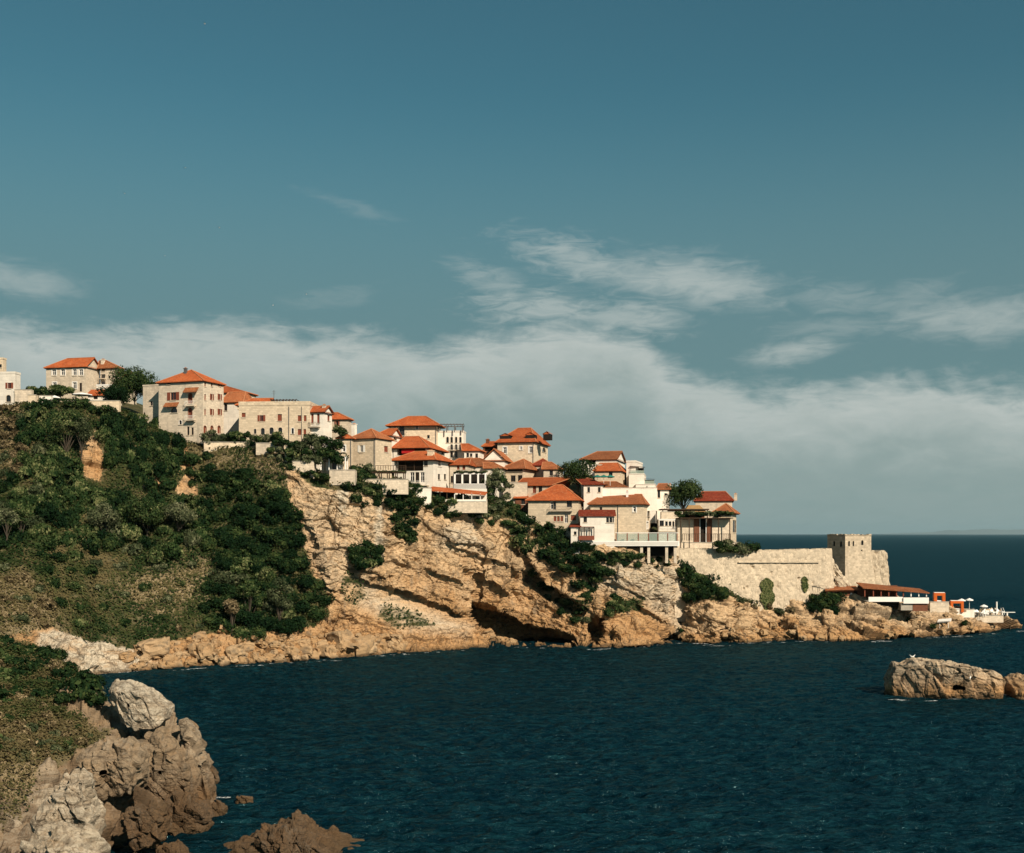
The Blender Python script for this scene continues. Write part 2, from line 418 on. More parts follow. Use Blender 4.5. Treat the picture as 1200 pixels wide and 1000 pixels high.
# ------------------------------------------------------------------ headland
YW = ([-80, -40, 0, 60, 110, 150, 250, 330, 400, 470, 560, 620, 700, 760, 800, 840, 880, 950, 1020, 1060, 1120, 1160, 1190, 1300],
      [850, 842, 830, 806, 791, 787, 781, 776, 772, 766, 760, 757, 760, 757, 752, 754, 752, 750, 751, 748, 745, 741, 737, 735])
YC = ([-80, 0, 30, 60, 100, 150, 168, 200, 215, 240, 300, 330, 345, 365, 385, 420, 470, 500, 520, 570, 600, 625, 645, 680, 720, 760, 790, 806, 830, 870, 905, 950, 985, 1012, 1060, 1085, 1112, 1150, 1178, 1186, 1190, 1194],
      [486, 480, 474, 472, 474, 488, 500, 512, 520, 526, 524, 532, 548, 560, 564, 566, 570, 579, 587, 588, 600, 612, 626, 640, 641, 645, 648, 664, 690, 706, 711, 704, 700, 706, 711, 714, 716, 721, 724, 731, 736, 740])
SB = ([-80, 0, 100, 200, 260, 300, 350, 400, 450, 500, 600, 700, 790, 830, 900, 1000, 1060, 1110, 1160, 1185, 1194],
      [130, 104, 62, 46, 40, 35, 23, 18, 16.5, 16, 15, 14, 11, 11, 13, 19, 15, 10, 6, 2, 0.8])
YR = ([-80, 0, 60, 110, 160, 200, 260, 330, 400, 450, 520, 580, 640, 700, 760, 800, 860, 900, 960, 1040, 1060, 1085, 1110, 1190],
      [462, 462, 462, 464, 472, 486, 490, 500, 512, 518, 530, 540, 552, 566, 590, 612, 634, 648, 650, 690, 704, 711, 715, 733])
RB = ([-80, 300, 600, 760, 830, 1000, 1060, 1110, 1194], [70, 65, 70, 60, 40, 26, 22, 12, 3])
def shore_D(x): return 25.0 * F / (np.interp(x, *YW) - 626.0)
def crest_D(x): return shore_D(x) + np.interp(x, *SB)

def ledge(X, Y, xs, ys, amt, decay, soft=2.5):
    yl = np.interp(X, xs, ys); dy = yl - Y
    win = sstep(xs[0], xs[0] + 14, X) * (1 - sstep(xs[-1] - 14, xs[-1], X))
    return -amt * win * sstep(-soft, soft, dy) * np.exp(-np.maximum(dy, 0) / decay)

def blur(o):
    q = np.pad(o, 1, mode='edge')
    return (q[:-2, 1:-1] + q[2:, 1:-1] + q[1:-1, :-2] + q[1:-1, 2:] + 2 * q[1:-1, 1:-1]) / 6.0
def build_headland():
    xs = np.arange(-76, 1195, 1.15); n0, n1_, n2_ = 245, 34, 8
    t = np.concatenate([np.linspace(-0.05, 1, n0), 1 + np.linspace(0, 1, n1_ + 1)[1:], 2 + np.linspace(0, 1, n2_ + 1)[1:]])
    X = np.repeat(xs[None, :], len(t), 0); T = np.repeat(t[:, None], len(xs), 1)
    yw, yc, yr = (np.interp(X, *k) for k in (YW, YC, YR)); D0 = shore_D(X); sb = np.interp(X, *SB); rb = np.interp(X, *RB)
    y = yw + (yc - yw) * np.clip(T, -1, 1)
    cliff = sstep(325, 380, X) * (1 - sstep(800, 860, X))
    tc = np.clip(T, 0, 1)
    g_lin = tc; g_cl = np.interp(tc, [0, .07, .12, .35, 1], [0, .22, .42, .62, 1]); g_slab = np.interp(tc, [0, .06, .32, .36, 1], [0, .2, .66, .66, 1])
    slab = sstep(415, 450, X) * (1 - sstep(545, 570, X))
    g_low = np.interp(tc, [0, .35, 1], [0, .25, 1])
    g = g_lin + cliff * (g_cl - g_lin); g = g + slab * (g_slab - g); g = g + sstep(820, 860, X) * (g_low - g)
    D = D0 + sb * g + np.minimum(T, 0) * 20
    # ledges, hollows and buttresses of the cliff, metres deeper (+) or nearer (-)
    Y = y
    dd = np.zeros_like(D)
    dd += ledge(X, Y, [412, 440, 480, 520, 556], [672, 684, 695, 710, 727], 3.4, 55)
    dd += ledge(X, Y, [494, 520, 552], [664, 674, 687], 2.6, 24)
    dd += ledge(X, Y, [554, 580, 606], [668, 684, 704], 2.6, 26)
    dd += ledge(X, Y, [598, 625, 650, 692], [656, 676, 690, 716], 3.4, 34)
    dd += ledge(X, Y, [548, 600, 640], [646, 664, 686], 1.8, 20)
    dd += ledge(X, Y, [600, 640, 676], [628, 652, 676], 1.8, 16)
    dd += ledge(X, Y, [740, 775, 806], [706, 726, 744], 2.0, 16)
    dd += ledge(X, Y, [405, 430, 470], [662, 668, 678], 1.6, 16)
    dd += ledge(X, Y, [696, 730, 765], [676, 688, 706], 1.6, 18)
    for pts, amt, edge in ((((551, 706), (571, 707), (602, 721), (627, 735), (655, 739), (673, 746), (679, 757), (680, 775), (571, 775), (573, 750), (557, 738)), 15, 7),
                           (((690, 722), (706, 722), (709, 735), (707, 765), (692, 765), (689, 740)), 9, 4),
                           (((777, 737), (796, 739), (803, 748), (803, 765), (779, 765)), 6, 4),
                           (((793, 656), (801, 656), (803, 700), (801, 765), (794, 765), (793, 700)), 4, 4),
                           (((553, 700), (566, 640), (572, 640), (563, 708), (556, 722)), 2.2, 3),
                           (((600, 640), (608, 640), (648, 690), (690, 722), (676, 728), (640, 700), (608, 668)), 3.0, 6)):
        dd += amt * sstep(-1.0, edge, poly_sd(X, Y, pts))
    for pts, amt, edge in ((((516, 604), (560, 600), (574, 622), (566, 668), (540, 660), (512, 640)), 3.0, 24), (((610, 642), (630, 636), (640, 665), (652, 690), (622, 676)), 3.0, 14),
                           (((705, 655), (745, 655), (745, 700), (715, 706)), 2.2, 20), (((758, 664), (794, 662), (794, 735), (768, 715)), 3.0, 16), (((716, 728), (752, 722), (784, 752), (760, 775), (708, 775)), 3.5, 16),
                           (((345, 600), (372, 580), (395, 640), (400, 700), (384, 690), (358, 650)), 4.0, 26), (((802, 706), (838, 702), (852, 724), (846, 765), (802, 765)), 3.0, 14),
                           (((862, 716), (882, 712), (888, 765), (858, 765)), 2.5, 8), (((930, 722), (985, 716), (1024, 730), (1030, 765), (936, 765)), 2.0, 14), (((905, 722), (925, 722), (926, 765), (900, 765)), -2.0, 8), (((842, 728), (856, 724), (858, 765), (846, 765)), -2.0, 6)):
        dd -= amt * sstep(0, edge, poly_sd(X, Y, pts))
    dd *= sstep(-0.02, 0.015, T) * (1 - sstep(1.0, 1.03, T))
    D = D + dd
    tp = np.clip(T - 1, 0, 1); y = y + (yr - yc) * tp; D = D + rb * tp
    tb = np.clip(T - 2, 0, 1); D = D + 30 * tb
    Wx = (X - 600) * D / F; Wz = CZ + (626 - y) * D / F
    Wz = np.where(T > 2, Wz * (1 - tb) + (-4) * tb, Wz)
    V = np.stack([Wx, D, Wz], -1)
    # masks
    def area(*polys, edge=14):
        r = np.zeros_like(X)
        for p in polys: r = np.maximum(r, sstep(-edge, edge, poly_sd(X, y, p)))
        return r
    nz = fbm(V, 9.0, 4, 3); nz2 = fbm(V, 3.0, 3, 9)
    veg = area([(-90, 400), (330, 400), (335, 540), (352, 600), (360, 660), (386, 700), (370, 735), (250, 742), (170, 760), (100, 752), (60, 735), (30, 742), (-90, 760)])
    veg = np.maximum(veg, 0.8 * area([(330, 520), (365, 556), (430, 560), (600, 590), (700, 640), (700, 652), (590, 608), (500, 596), (440, 580), (380, 574), (340, 560)], edge=7))
    veg = np.maximum(veg, 0.52 * area([(395, 660), (425, 676), (436, 700), (420, 716), (396, 706)], [(448, 700), (500, 716), (524, 738), (470, 742), (436, 728)], [(640, 690), (700, 700), (690, 726), (660, 724)], [(452, 575), (492, 575), (495, 640), (470, 630)], edge=10))
    veg = np.maximum(veg, 0.75 * area([(720, 700), (758, 700), (752, 716), (724, 722)], [(830, 690), (850, 690), (850, 704), (812, 704)], edge=8))
    veg = np.maximum(veg, sstep(1.0, 1.02, T) * (1 - sstep(1030, 1050, X)))
    bare = area([(94, 528), (112, 505), (122, 540), (117, 562), (100, 560)], [(172, 560), (186, 548), (192, 574), (166, 580)], [(205, 535), (219, 520), (222, 545), (206, 556)], [(204, 575), (226, 545), (232, 578), (218, 590)], [(335, 545), (352, 560), (356, 610), (345, 612)], edge=5)
    veg = np.clip(veg - 1.2 * bare, 0, 1)
    dry = np.maximum(area([(-90, 660), (30, 668), (62, 700), (78, 740), (30, 748), (-90, 750)], [(-90, 480), (30, 480), (38, 560), (-90, 560)]), 1.6 * area([(225, 524), (330, 524), (354, 556), (340, 572), (300, 556), (250, 556)], [(60, 690), (240, 660), (246, 700), (180, 735), (150, 700)], edge=18) * (0.5 + nz))
    dry = np.clip(np.maximum(dry, sstep(0.05, 0.5, nz2) * 0.4) + bare, 0, 1)
    warm = np.clip(0.95 - (V[..., 2] / np.where(X > 790, 4.5, 24)), 0, 1) * 0.9 + 0.55 * area([(95, 528), (240, 500), (240, 590), (95, 600)]) + 0.3 * nz
    pale = np.clip(area([(45, 742), (110, 735), (186, 776), (150, 792), (40, 800)], [(440, 585), (450, 585), (449, 660), (441, 660)], [(395, 562), (408, 562), (406, 604), (398, 600)], edge=4) * 1.0 +
                   0.8 * area([(428, 690), (470, 704), (552, 735), (545, 744), (470, 735), (420, 706)], [(706, 655), (800, 660), (800, 740), (745, 700), (700, 690)], [(520, 615), (562, 606), (566, 650), (515, 640)], edge=14) + 0.35 * area([(345, 570), (440, 570), (440, 690), (380, 690)], [(1000, 690), (1190, 690), (1190, 732), (1000, 735)], edge=12), 0, 1)
    V0 = V.copy(); N = grid_normals(V); N *= np.where(N[..., 1:2] > 0, -1, 1)
    rock = np.clip(1 - veg, 0.15, 1) * sstep(2.05, 1.95, T)
    town = sstep(1.0, 1.02, T)
    wb = fbm(V, 7, 3, 40)[..., None] * 1.5
    ca, sa = math.cos(0.37), math.sin(0.37)
    bed = np.stack([V[..., 0] * ca - V[..., 2] * sa, V[..., 1], V[..., 0] * sa + V[..., 2] * ca], -1)
    big, be, _ = cells((bed + wb) * np.array([0.62, 0.8, 1.7]), 7.5, 21, 1.2)
    med, me_, _ = cells((bed + wb * .5) * np.array([0.55, 0.9, 1.9]), 2.7, 51, 1.1)
    sml, se, _ = cells(V, 0.95, 81, 1.2)
    ver, ve, _ = cells((bed + wb * .7) * np.array([1.9, 1.0, .42]), 6.0, 611, 1.0)
    low = sstep(800, 850, X)
    q = V[..., 2] + 0.42 * V[..., 0] + 1.6 * fbm(V, 16, 3, 70); lay = q / 2.1; fl = np.floor(lay); fr = lay - fl
    lo = _h01(fl.astype(np.int64), 0 * fl.astype(np.int64), 0 * fl.astype(np.int64), 5); hi = _h01(fl.astype(np.int64) + 1, 0 * fl.astype(np.int64), 0 * fl.astype(np.int64), 5)
    strata = (lo + (hi - lo) * sstep(0.75, 1.0, fr) - 0.5) * cliff * (0.35 + 0.65 * sstep(405, 440, X)) * (1 - 0.7 * slab * (Y > np.interp(X, [412, 556], [676, 729])))
    smooth_slab = slab * sstep(0, 5, Y - np.interp(X, [412, 480, 556], [674, 697, 729])) * sstep(0, 8, np.interp(X, [430, 480, 556], [728, 736, 745]) - Y)
    amp = rock * (1 - 0.85 * smooth_slab) * (1 - 0.9 * town) * (1 - 0.65 * cliff * sstep(0.88, 1.0, T))
    off = amp * ((1.3 + 1.3 * low) * big * 1.2 + (0.75 + 0.3 * low) * med + (0.22 + 0.1 * low) * sml + 0.7 * strata + 1.15 * cliff * ver - 0.5 * cliff * np.exp(-ve / 0.03) + 0.30 * fbm(V, 2.6, 5, 31, 0.6) + 0.8 * np.minimum(0, fbm(V * np.array([1, 1, .45]), 5.0, 4, 35)) - (0.12 + 0.3 * low) * np.exp(-me_ / 0.06) - (0.25 + 0.5 * low) * np.exp(-be / 0.03))
    off += np.clip(veg, 0, 1) * (1 - town) * (0.9 * fbm(V, 7, 4, 61) + 0.3 * fbm(V, 1.5, 3, 66))
    off += 0.5 * fbm(V, 18, 3, 77) * (1 - town)
    # strewn rubble near the waterline
    rub = sstep(13, 0, V[..., 2]) * sstep(150, 180, X) * (1 - sstep(545, 580, X))
    off += rub * rock * 0.7 * np.maximum(sml, -0.1)
    off += rock * (1 - town) * (1 - 0.6 * smooth_slab) * 0.75 * fbm(V * np.array([.8, 1, 1.3]), 1.3, 4, 92, 0.7)
    V = V + N * off[..., None]
    cav = np.clip(np.exp(-be / 0.03) * 0.7 + np.exp(-me_ / 0.035) * 0.35, 0, 1) * rock * (1 - 0.8 * smooth_slab)
    n, mm = X.shape
    a = {'veg': veg.ravel(), 'dry': dry.ravel(), 'warm': warm.ravel(), 'pale': pale.ravel(), 'cav': cav.ravel()}
    Q = grid_quads(n, mm)[:, ::-1]
    o = np_mesh('cliff', V.reshape(-1, 3), Q, M['cliff'], a, smooth=False)
    tag(o, 'ochre limestone headland with a grassy slope and a bare cliff', 'cliff', kind='structure')
    Vs = V[::2, ::2]; k = Vs.shape
    bv = BVHTree.FromPolygons(Vs.reshape(-1, 3).tolist(), grid_quads(k[0], k[1]).tolist())
    global HEAD
    HEAD = dict(V=V, N=N, veg=veg, dry=dry, T=T, X=X, Y=Y)
    return bv
BV_HEAD = build_headland()

# ------------------------------------------------------------------ near shore (lower left)
def build_near():
    tops = ([-90, -40, 0, 25, 50, 80, 105, 125, 150, 180, 200, 214, 224, 232, 240, 246, 251, 256], [742, 744, 748, 752, 762, 782, 800, 822, 834, 842, 850, 858, 872, 892, 916, 934, 950, 970])
    xs = np.arange(-90, 256.5, 0.85); s = np.concatenate([np.linspace(-0.35, 0, 24, endpoint=False), np.linspace(0, 1, 300)])
    X = np.repeat(xs[None, :], len(s), 0); S = np.repeat(s[:, None], len(xs), 1)
    yt = np.interp(X, *tops); Y = yt + (1060 - yt) * np.clip(S, 0, 1)
    cp = np.array([(0, 1000, 82), (100, 1000, 91), (190, 985, 97.0), (0, 900, 97), (100, 900, 103), (228, 900, 108), (0, 800, 113), (110, 800, 117), (246, 945, 108.5), (0, 760, 127), (-80, 1000, 74), (-80, 900, 90), (-80, 800, 106), (250, 1000, 108), (130, 840, 112), (200, 850, 111), (0, 1060, 74), (180, 1060, 92), (-80, 745, 122), (256, 975, 110), (245, 1040, 106)], float)
    def feat(x, y):
        x = x / 200.; y = (y - 880) / 120.
        return np.stack([np.ones_like(x), x, y, x * x, x * y, y * y, x * x * x, y * y * y, x * x * y], -1)
    A = feat(cp[:, 0], cp[:, 1]); w = np.linalg.lstsq(A.T @ A + 0.02 * np.eye(9), A.T @ cp[:, 2], rcond=None)[0]
    D = feat(X, Y) @ w
    edge = np.exp(-np.clip(S, 0, 1) * (1060 - yt) / 16.0); D = D + 5 * edge * sstep(100, 150, X)
    back = np.clip(-S / 0.35, 0, 1); lim = F * CZ / np.maximum(yt + 4 - 626, 20) - 0.5; D = D + np.clip(lim - D, 0.5, 46) * back
    V = np.stack([(X - 600) * D / F, D, CZ + (626 - Y) * D / F], -1)
    V[..., 2] = V[..., 2] * (1 - back ** 0.8) - 3 * back
    def area(*polys, edge=10):
        r = np.zeros_like(X)
        for p in polys: r = np.maximum(r, sstep(-edge, edge, poly_sd(X, Y, p)))
        return r
    nz = fbm(V, 3.0, 4, 103)
    veg = area([(-110, 730), (60, 730), (118, 800), (124, 822), (96, 812), (80, 828), (105, 855), (128, 862), (100, 876), (70, 888), (48, 892), (30, 890), (10, 896), (-110, 900)], edge=10)
    veg = np.maximum(veg, 0.5 * area([(-110, 880), (40, 880), (44, 920), (24, 965), (-110, 1010)], edge=10))
    veg = np.clip(veg - 0.9 * area([(64, 812), (104, 815), (106, 838), (82, 842), (66, 830)], edge=4) + 0.25 * nz * (veg > 0.05), 0, 1)
    dry = np.clip(0.8 * area([(-110, 850), (30, 850), (50, 900), (30, 930), (-110, 940)], edge=18) + 0.35 + 0.5 * nz, 0, 1)
    N = grid_normals(V); N *= np.where(N[..., 1:2] > 0, -1, 1)
    rock = np.clip(1 - veg, 0.12, 1) * (1 - back)
    rock = rock * (0.35 + 0.65 * sstep(0, 0.05, S))
    ws = np.array([1.0, 0.8, 0.75]); wv = V * ws + fbm(V, 4, 3, 140)[..., None] * 0.8
    big, be, _ = cells(wv, 4.3, 121, 1.5); med, me_, _ = cells(V * np.array([1, 1, .8]) + fbm(V, 1.5, 2, 144)[..., None] * 0.35, 1.7, 151, 2.4); sml, se, _ = cells(V, 0.55, 181, 1.3)
    off = rock * (2.4 * big + 0.95 * med + 0.22 * sml + 0.30 * (1 - 2 * np.abs(fbm(V, 1.3, 5, 131, .6))) - 0.9 * np.exp(-be / 0.035) - 0.22 * np.exp(-me_ / 0.04))
    off += veg * (0.6 * fbm(V, 4, 4, 161) + 0.15 * fbm(V, .8, 3, 166))
    for _ in range(2): off = blur(off)
    V = V + N * off[..., None]
    warm = np.clip(1.0 - (V[..., 2] / 4.0), 0, 1) + 0.35 * fbm(V, 4, 3, 190)
    pale = np.clip(0.5 * area([(-20, 960), (60, 900), (110, 1010), (-20, 1060)], [(128, 806), (200, 840), (190, 860), (140, 850)], edge=20) + 0.1, 0, 1)
    cav = np.clip(np.exp(-be / 0.05) + 0.8 * np.exp(-me_ / 0.05), 0, 1) * rock
    a = {'veg': veg.ravel(), 'dry': dry.ravel(), 'warm': warm.ravel(), 'pale': pale.ravel(), 'cav': cav.ravel()}
    n, mm = X.shape
    o = np_mesh('rocky_shore', V.reshape(-1, 3), grid_quads(n, mm), M['near_rock'], a, smooth=False)
    tag(o, 'near grey and ochre rocky shore with scrub at the lower left', 'shore', kind='structure')
    global NEAR
    NEAR = dict(V=V, N=N, veg=veg, dry=dry, X=X, Y=Y, S=S)
    Vs = V[::2, ::2]; k = Vs.shape
    return BVHTree.FromPolygons(Vs.reshape(-1, 3).tolist(), grid_quads(k[0], k[1]).tolist())
BV_NEAR = build_near()

def hit(x, y, bv=None, fallback=None):
    o = Vector((0, 0, CZ)); d = P(x, y, 100.0) - o; d.normalize()
    loc, no, i, dist = (bv or BV_HEAD).ray_cast(o, d)
    if loc is None: return fallback, None
    if no.dot(d) > 0: no = -no
    return loc, no
def ground_z(x, y, bv=None, default=0.0):
    loc, no, i, dist = (bv or BV_HEAD).ray_cast(Vector((x, y, 400)), Vector((0, 0, -1)))
    return loc.z if loc else default

# ------------------------------------------------------------------ free-standing rocks from an outline
def outline_rock(name, outline, d, thick, mat, seed=0, nt_=170, nr=64, size=1.0, centre=None, pale=0.3, warm_h=6.0, tilt_back=0.0, bumpy=1.0, chop=13, jag=1.0):
    o = np.array(outline, float); c = np.array(centre) if centre else o.mean(0)
    ang = np.arctan2(o[:, 1] - c[1], o[:, 0] - c[0]); rad = np.hypot(o[:, 0] - c[0], o[:, 1] - c[1])
    k = np.argsort(ang); ang, rad = ang[k], rad[k]
    th = np.linspace(-math.pi, math.pi, nt_, endpoint=False)
    ox = np.interp(th, np.r_[ang[-1] - 2 * math.pi, ang, ang[0] + 2 * math.pi], np.r_[o[k][-1, 0], o[k][:, 0], o[k][0, 0]])
    oy = np.interp(th, np.r_[ang[-1] - 2 * math.pi, ang, ang[0] + 2 * math.pi], np.r_[o[k][-1, 1], o[k][:, 1], o[k][0, 1]])
    ph = np.linspace(0, math.pi, 2 * nr + 1); ph[0] = 0.012; ph[-1] = math.pi - 0.012
    r = np.sin(ph) ** 0.5; h = np.sign(np.cos(ph)) * np.abs(np.cos(ph)) ** 0.5
    X = c[0] + r[:, None] * (ox - c[0])[None, :]; Y = c[1] + r[:, None] * (oy - c[1])[None, :]
    D = d - thick * h[:, None] + tilt_back * (c[1] - Y)
    # back half keeps the size of the front outline
    V = np.stack([(X - 600) * d / F, D, CZ + (626 - Y) * d / F], -1)
    cg = V.reshape(-1, 3).mean(0); ext = (V.reshape(-1, 3).max(0) - V.reshape(-1, 3).min(0)) / 2; gr_ = np.random.default_rng(seed); nch = chop
    for i in range(nch):
        nv = gr_.normal(0, 1, 3) * np.array([1, 1, .9]); nv[1] = -abs(nv[1]) * 1.1; nv[2] = max(nv[2], -.08); nv /= np.linalg.norm(nv)
        pr = ((V - cg) / ext) @ nv; lim_ = pr.max() * (gr_.uniform(.88, .98) if abs(nv[0]) > .55 or nv[2] > .75 else gr_.uniform(.45, .80)); V = V - ext * nv * np.maximum(pr - lim_, 0)[..., None] * 1.0
    N = np.cross(np.roll(V, -1, 1) - np.roll(V, 1, 1), np.gradient(V, axis=0)); N /= np.maximum(np.linalg.norm(N, axis=-1, keepdims=True), 1e-9)
    cen = V.reshape(-1, 3).mean(0); flip = np.sign(((V - cen) * N).sum(-1, keepdims=True).mean()); N *= flip
    big, be, _ = cells(V + fbm(V, 3 * size, 3, seed + 2)[..., None] * 0.5 * size, 3.2 * size, seed + 10, 1.3)
    med, me_, _ = cells(V, 1.2 * size, seed + 30, 1.2); sml, _, _ = cells(V, 0.5 * size, seed + 60, 1.2)
    jb = np.stack([V[..., 0] * .80 + V[..., 2] * .60, V[..., 1], -V[..., 0] * .60 + V[..., 2] * .80], -1)
    jg, je, _ = cells(jb * np.array([1.5, 1, .6]) + fbm(V, 2 * size, 2, seed + 90)[..., None] * .3 * size, 2.0 * size, seed + 95, 2.6)
    rdg = 1 - 2 * np.abs(fbm(V * np.array([1.2, 1, .8]), 1.3 * size, 5, seed + 5, .6))
    off = bumpy * size * (0.30 * big + 0.85 * jag * jg + 0.30 * med + 0.15 * sml + 0.16 * rdg - 0.12 * np.exp(-be / 0.03) - 0.40 * np.exp(-je / 0.022))
    off[:, :] = np.pad(off, ((0, 0), (1, 1)), mode='wrap')[:, :-2] * .25 + off * .5 + np.pad(off, ((0, 0), (1, 1)), mode='wrap')[:, 2:] * .25
    V = V + N * off[..., None]
    z = V[..., 2]
    a = {'veg': np.zeros(z.size), 'dry': np.zeros(z.size), 'warm': (np.clip(1.2 - z / warm_h, 0, 1.3) + 0.2 * fbm(V, 3, 2, seed)).ravel(), 'pale': (pale * sstep(1.2, 4.2, z + fbm(V, 2.0, 3, seed + 7))).ravel(), 'cav': np.clip(np.exp(-be / 0.05) * .9 + np.exp(-me_ / 0.05) * .6, 0, 1).ravel()}
    n, mm = X.shape
    base = Vector((V[..., 0].mean(), V[..., 1].mean(), V[..., 2].min()))
    Q = grid_quads(n, mm, wrap=True)
    ob = np_mesh(name, V.reshape(-1, 3) - np.array(base), Q if flip > 0 else Q[:, ::-1], mat, a, smooth=False)
    ob.location = base
    return ob
# islet to the right
isl = outline_rock('sea_rock', [(1047, 808), (1050, 790), (1056, 779), (1068, 780), (1080, 775), (1098, 777), (1112, 780), (1126, 781), (1144, 784), (1158, 785), (1170, 790), (1178, 796), (1181, 806), (1180, 830), (1140, 834), (1064, 836), (1048, 830)],
                   182.0, 8.5, M['islet'], seed=302, nt_=420, nr=90, bumpy=0.6, jag=0.4, size=1.25, centre=(1112, 806), pale=0.6, warm_h=6.0, chop=24)
tag(isl, 'long low rock islet alone in the sea, pale above and orange at the waterline', 'rock')
r = outline_rock('sea_rock', [(1186, 808), (1189, 796), (1198, 792), (1212, 794), (1232, 800), (1246, 810), (1250, 830), (1210, 834), (1187, 830)], 183.0, 6.0, M['islet'], seed=317, nt_=200, nr=50, bumpy=0.6, jag=0.4, size=1.0, pale=0.4, warm_h=6.0, chop=16)
tag(r, 'smaller rock cut off by the right edge, split from the islet by a dark gap', 'rock')
r = outline_rock('boulder', [(124, 806), (131, 799), (140, 800), (152, 806), (166, 811), (180, 820), (196, 833), (194, 842), (182, 853), (160, 856), (140, 848), (132, 832)], 106.5, 3.6, M['near_rock'], seed=331, nt_=260, size=0.6, pale=0.95, warm_h=7.0, bumpy=0.4, chop=16)
tag(r, 'big pale slanted slab of rock topping the near rocky point', 'boulder')
r = outline_rock('boulder', [(256, 1002), (276, 995), (300, 985), (322, 973), (342, 966), (354, 970), (366, 981), (392, 994), (414, 1001), (426, 1010), (424, 1036), (330, 1056), (262, 1036)], 93.5, 5.0, M['wet_rock'], seed=361, nt_=320, nr=80, size=0.5, pale=0.0, warm_h=3)
tag(r, 'dark brown rock rising from the water at the bottom edge of the view', 'boulder')
for k, (ol, d, th, pal, lab, sz) in enumerate((
    ([(36, 948), (46, 918), (64, 908), (92, 916), (100, 944), (108, 968), (98, 986), (60, 990), (40, 976)], 79.0, 3.4, .75, 'pale cracked boulder with a dark hollow on its left side, low on the near shore', .6),
    ([(94, 905), (100, 884), (116, 874), (146, 872), (164, 884), (166, 908), (156, 926), (120, 932), (100, 922)], 95.0, 3.6, .2, 'grey rounded boulder below the scrub on the near shore', .7),
    ([(160, 870), (178, 860), (192, 868), (212, 894), (226, 930), (214, 944), (190, 934), (170, 905)], 102.0, 3.6, .15, 'tall grey leaning block under the pale slab on the near shore', .7),
    ([(206, 846), (220, 852), (234, 886), (246, 922), (248, 946), (236, 940), (220, 900), (207, 868)], 107.0, 2.8, .3, 'pale edged rock fin at the seaward corner of the near shore', .6),
    ([(140, 972), (150, 952), (176, 944), (190, 958), (188, 984), (160, 996)], 92.0, 2.4, .0, 'dark brown boulder at the water on the near shore', .5),
    ([(186, 944), (214, 934), (240, 944), (244, 968), (226, 984), (196, 976)], 99.5, 2.6, .0, 'brown square block with its foot in the water', .55),
    ([(10, 1008), (24, 986), (56, 976), (92, 984), (116, 1002), (110, 1030), (40, 1040)], 71.5, 3.0, .8, 'pale rough boulder at the bottom left corner', .55),
    ([(66, 826), (72, 814), (88, 814), (104, 816), (106, 832), (98, 842), (80, 844)], 112.0, 2.0, .7, 'small pale boulder among the scrub of the near slope', .45),
    ([(236, 902), (246, 898), (254, 908), (254, 916), (240, 916)], 117.0, 1.2, .0, 'small red brown rock behind the near point', .35),
    ([(246, 944), (256, 941), (264, 948), (262, 956), (246, 956)], 106.5, 1.0, .0, 'low red brown rock beside the foam', .3),
    ([(276, 936), (284, 934), (294, 936), (294, 942), (278, 942)], 110.5, 0.8, .1, 'small half sunken rock in the white foam', .25),
    ([(180, 998), (196, 990), (216, 996), (222, 1010), (190, 1014)], 92.5, 1.4, .0, 'low dark rock in the water between the near shore and the bottom rock', .4))):
    r = outline_rock('boulder', ol, d, th, M['wet_rock' if pal == 0 else 'near_rock'], seed=400 + 23 * k, nt_=200, nr=60, size=sz, pale=pal, warm_h=4.0, bumpy=0.8, chop=30)
    tag(r, lab, 'boulder')

# shore boulders, copies of five shapes
protos = []
for k in range(6):
    nphi, nth = 15, 22
    u = np.linspace(0.03, math.pi - 0.03, nphi)[:, None]; v = np.linspace(0, 2 * math.pi, nth, endpoint=False)[None, :]
    S_ = np.stack([np.sin(u) * np.cos(v), np.sin(u) * np.sin(v), np.cos(u) + 0 * v], -1)
    pp = S_ * np.array([1.0, 0.85, 0.8]); e = 0.62
    pp = np.sign(pp) * np.abs(pp) ** e
    fc_, ed, _ = cells(S_ * 1.0 + k * 13.7, 0.9, 700 + k, 1.5)
    pp = pp * (1 + 0.42 * fc_ + 0.12 * fbm(S_ + k * 9, 0.5, 3, 720 + k))[..., None]
    pp = pp * 0.62
    protos.append(pp.reshape(-1, 3))
QB = grid_quads(15, 22, wrap=True)
mb, nt = new_mat('boulder_rock'); g = NT(nt)
oi = g.n('ShaderNodeObjectInfo'); tcn = g.n('ShaderNodeTexCoord'); geo = g.n('ShaderNodeNewGeometry')
nzb = g.noise(geo.outputs['Position'], 0.9, 6, 0.65); nzf = g.noise(geo.outputs['Position'], 3.5, 5, 0.7)
c = g.mix(g.math('MULTIPLY', oi.outputs['Random'], 1.0), (0.40, 0.28, 0.165), (0.35, 0.215, 0.105))
c = g.mix(g.ramp(nzb, (0.48, 0.70)), c, (0.20, 0.15, 0.10)); c = g.mix(g.math('MULTIPLY', g.ramp(nzf, (0.5, 0.75)), 0.5), c, (0.12, 0.085, 0.05))
spz = g.n('ShaderNodeSeparateXYZ'); g.link(geo.outputs['Position'], spz.inputs[0])
c = g.mix(g.math('MULTIPLY', g.ramp(g.math('ADD', spz.outputs[2], nzb), (1.3, 0.6)), 0.75), c, (0.08, 0.05, 0.028))
g.principled(c, 0.9, 0.15, g.bump(nzb, 0.8, 0.3))
M['boulder'] = mb
bme = []
for k, pv in enumerate(protos):
    ob = np_mesh('boulder', pv, QB, mb, {'veg': np.zeros(len(pv))}, smooth=False); bme.append(ob)
used_p = set()
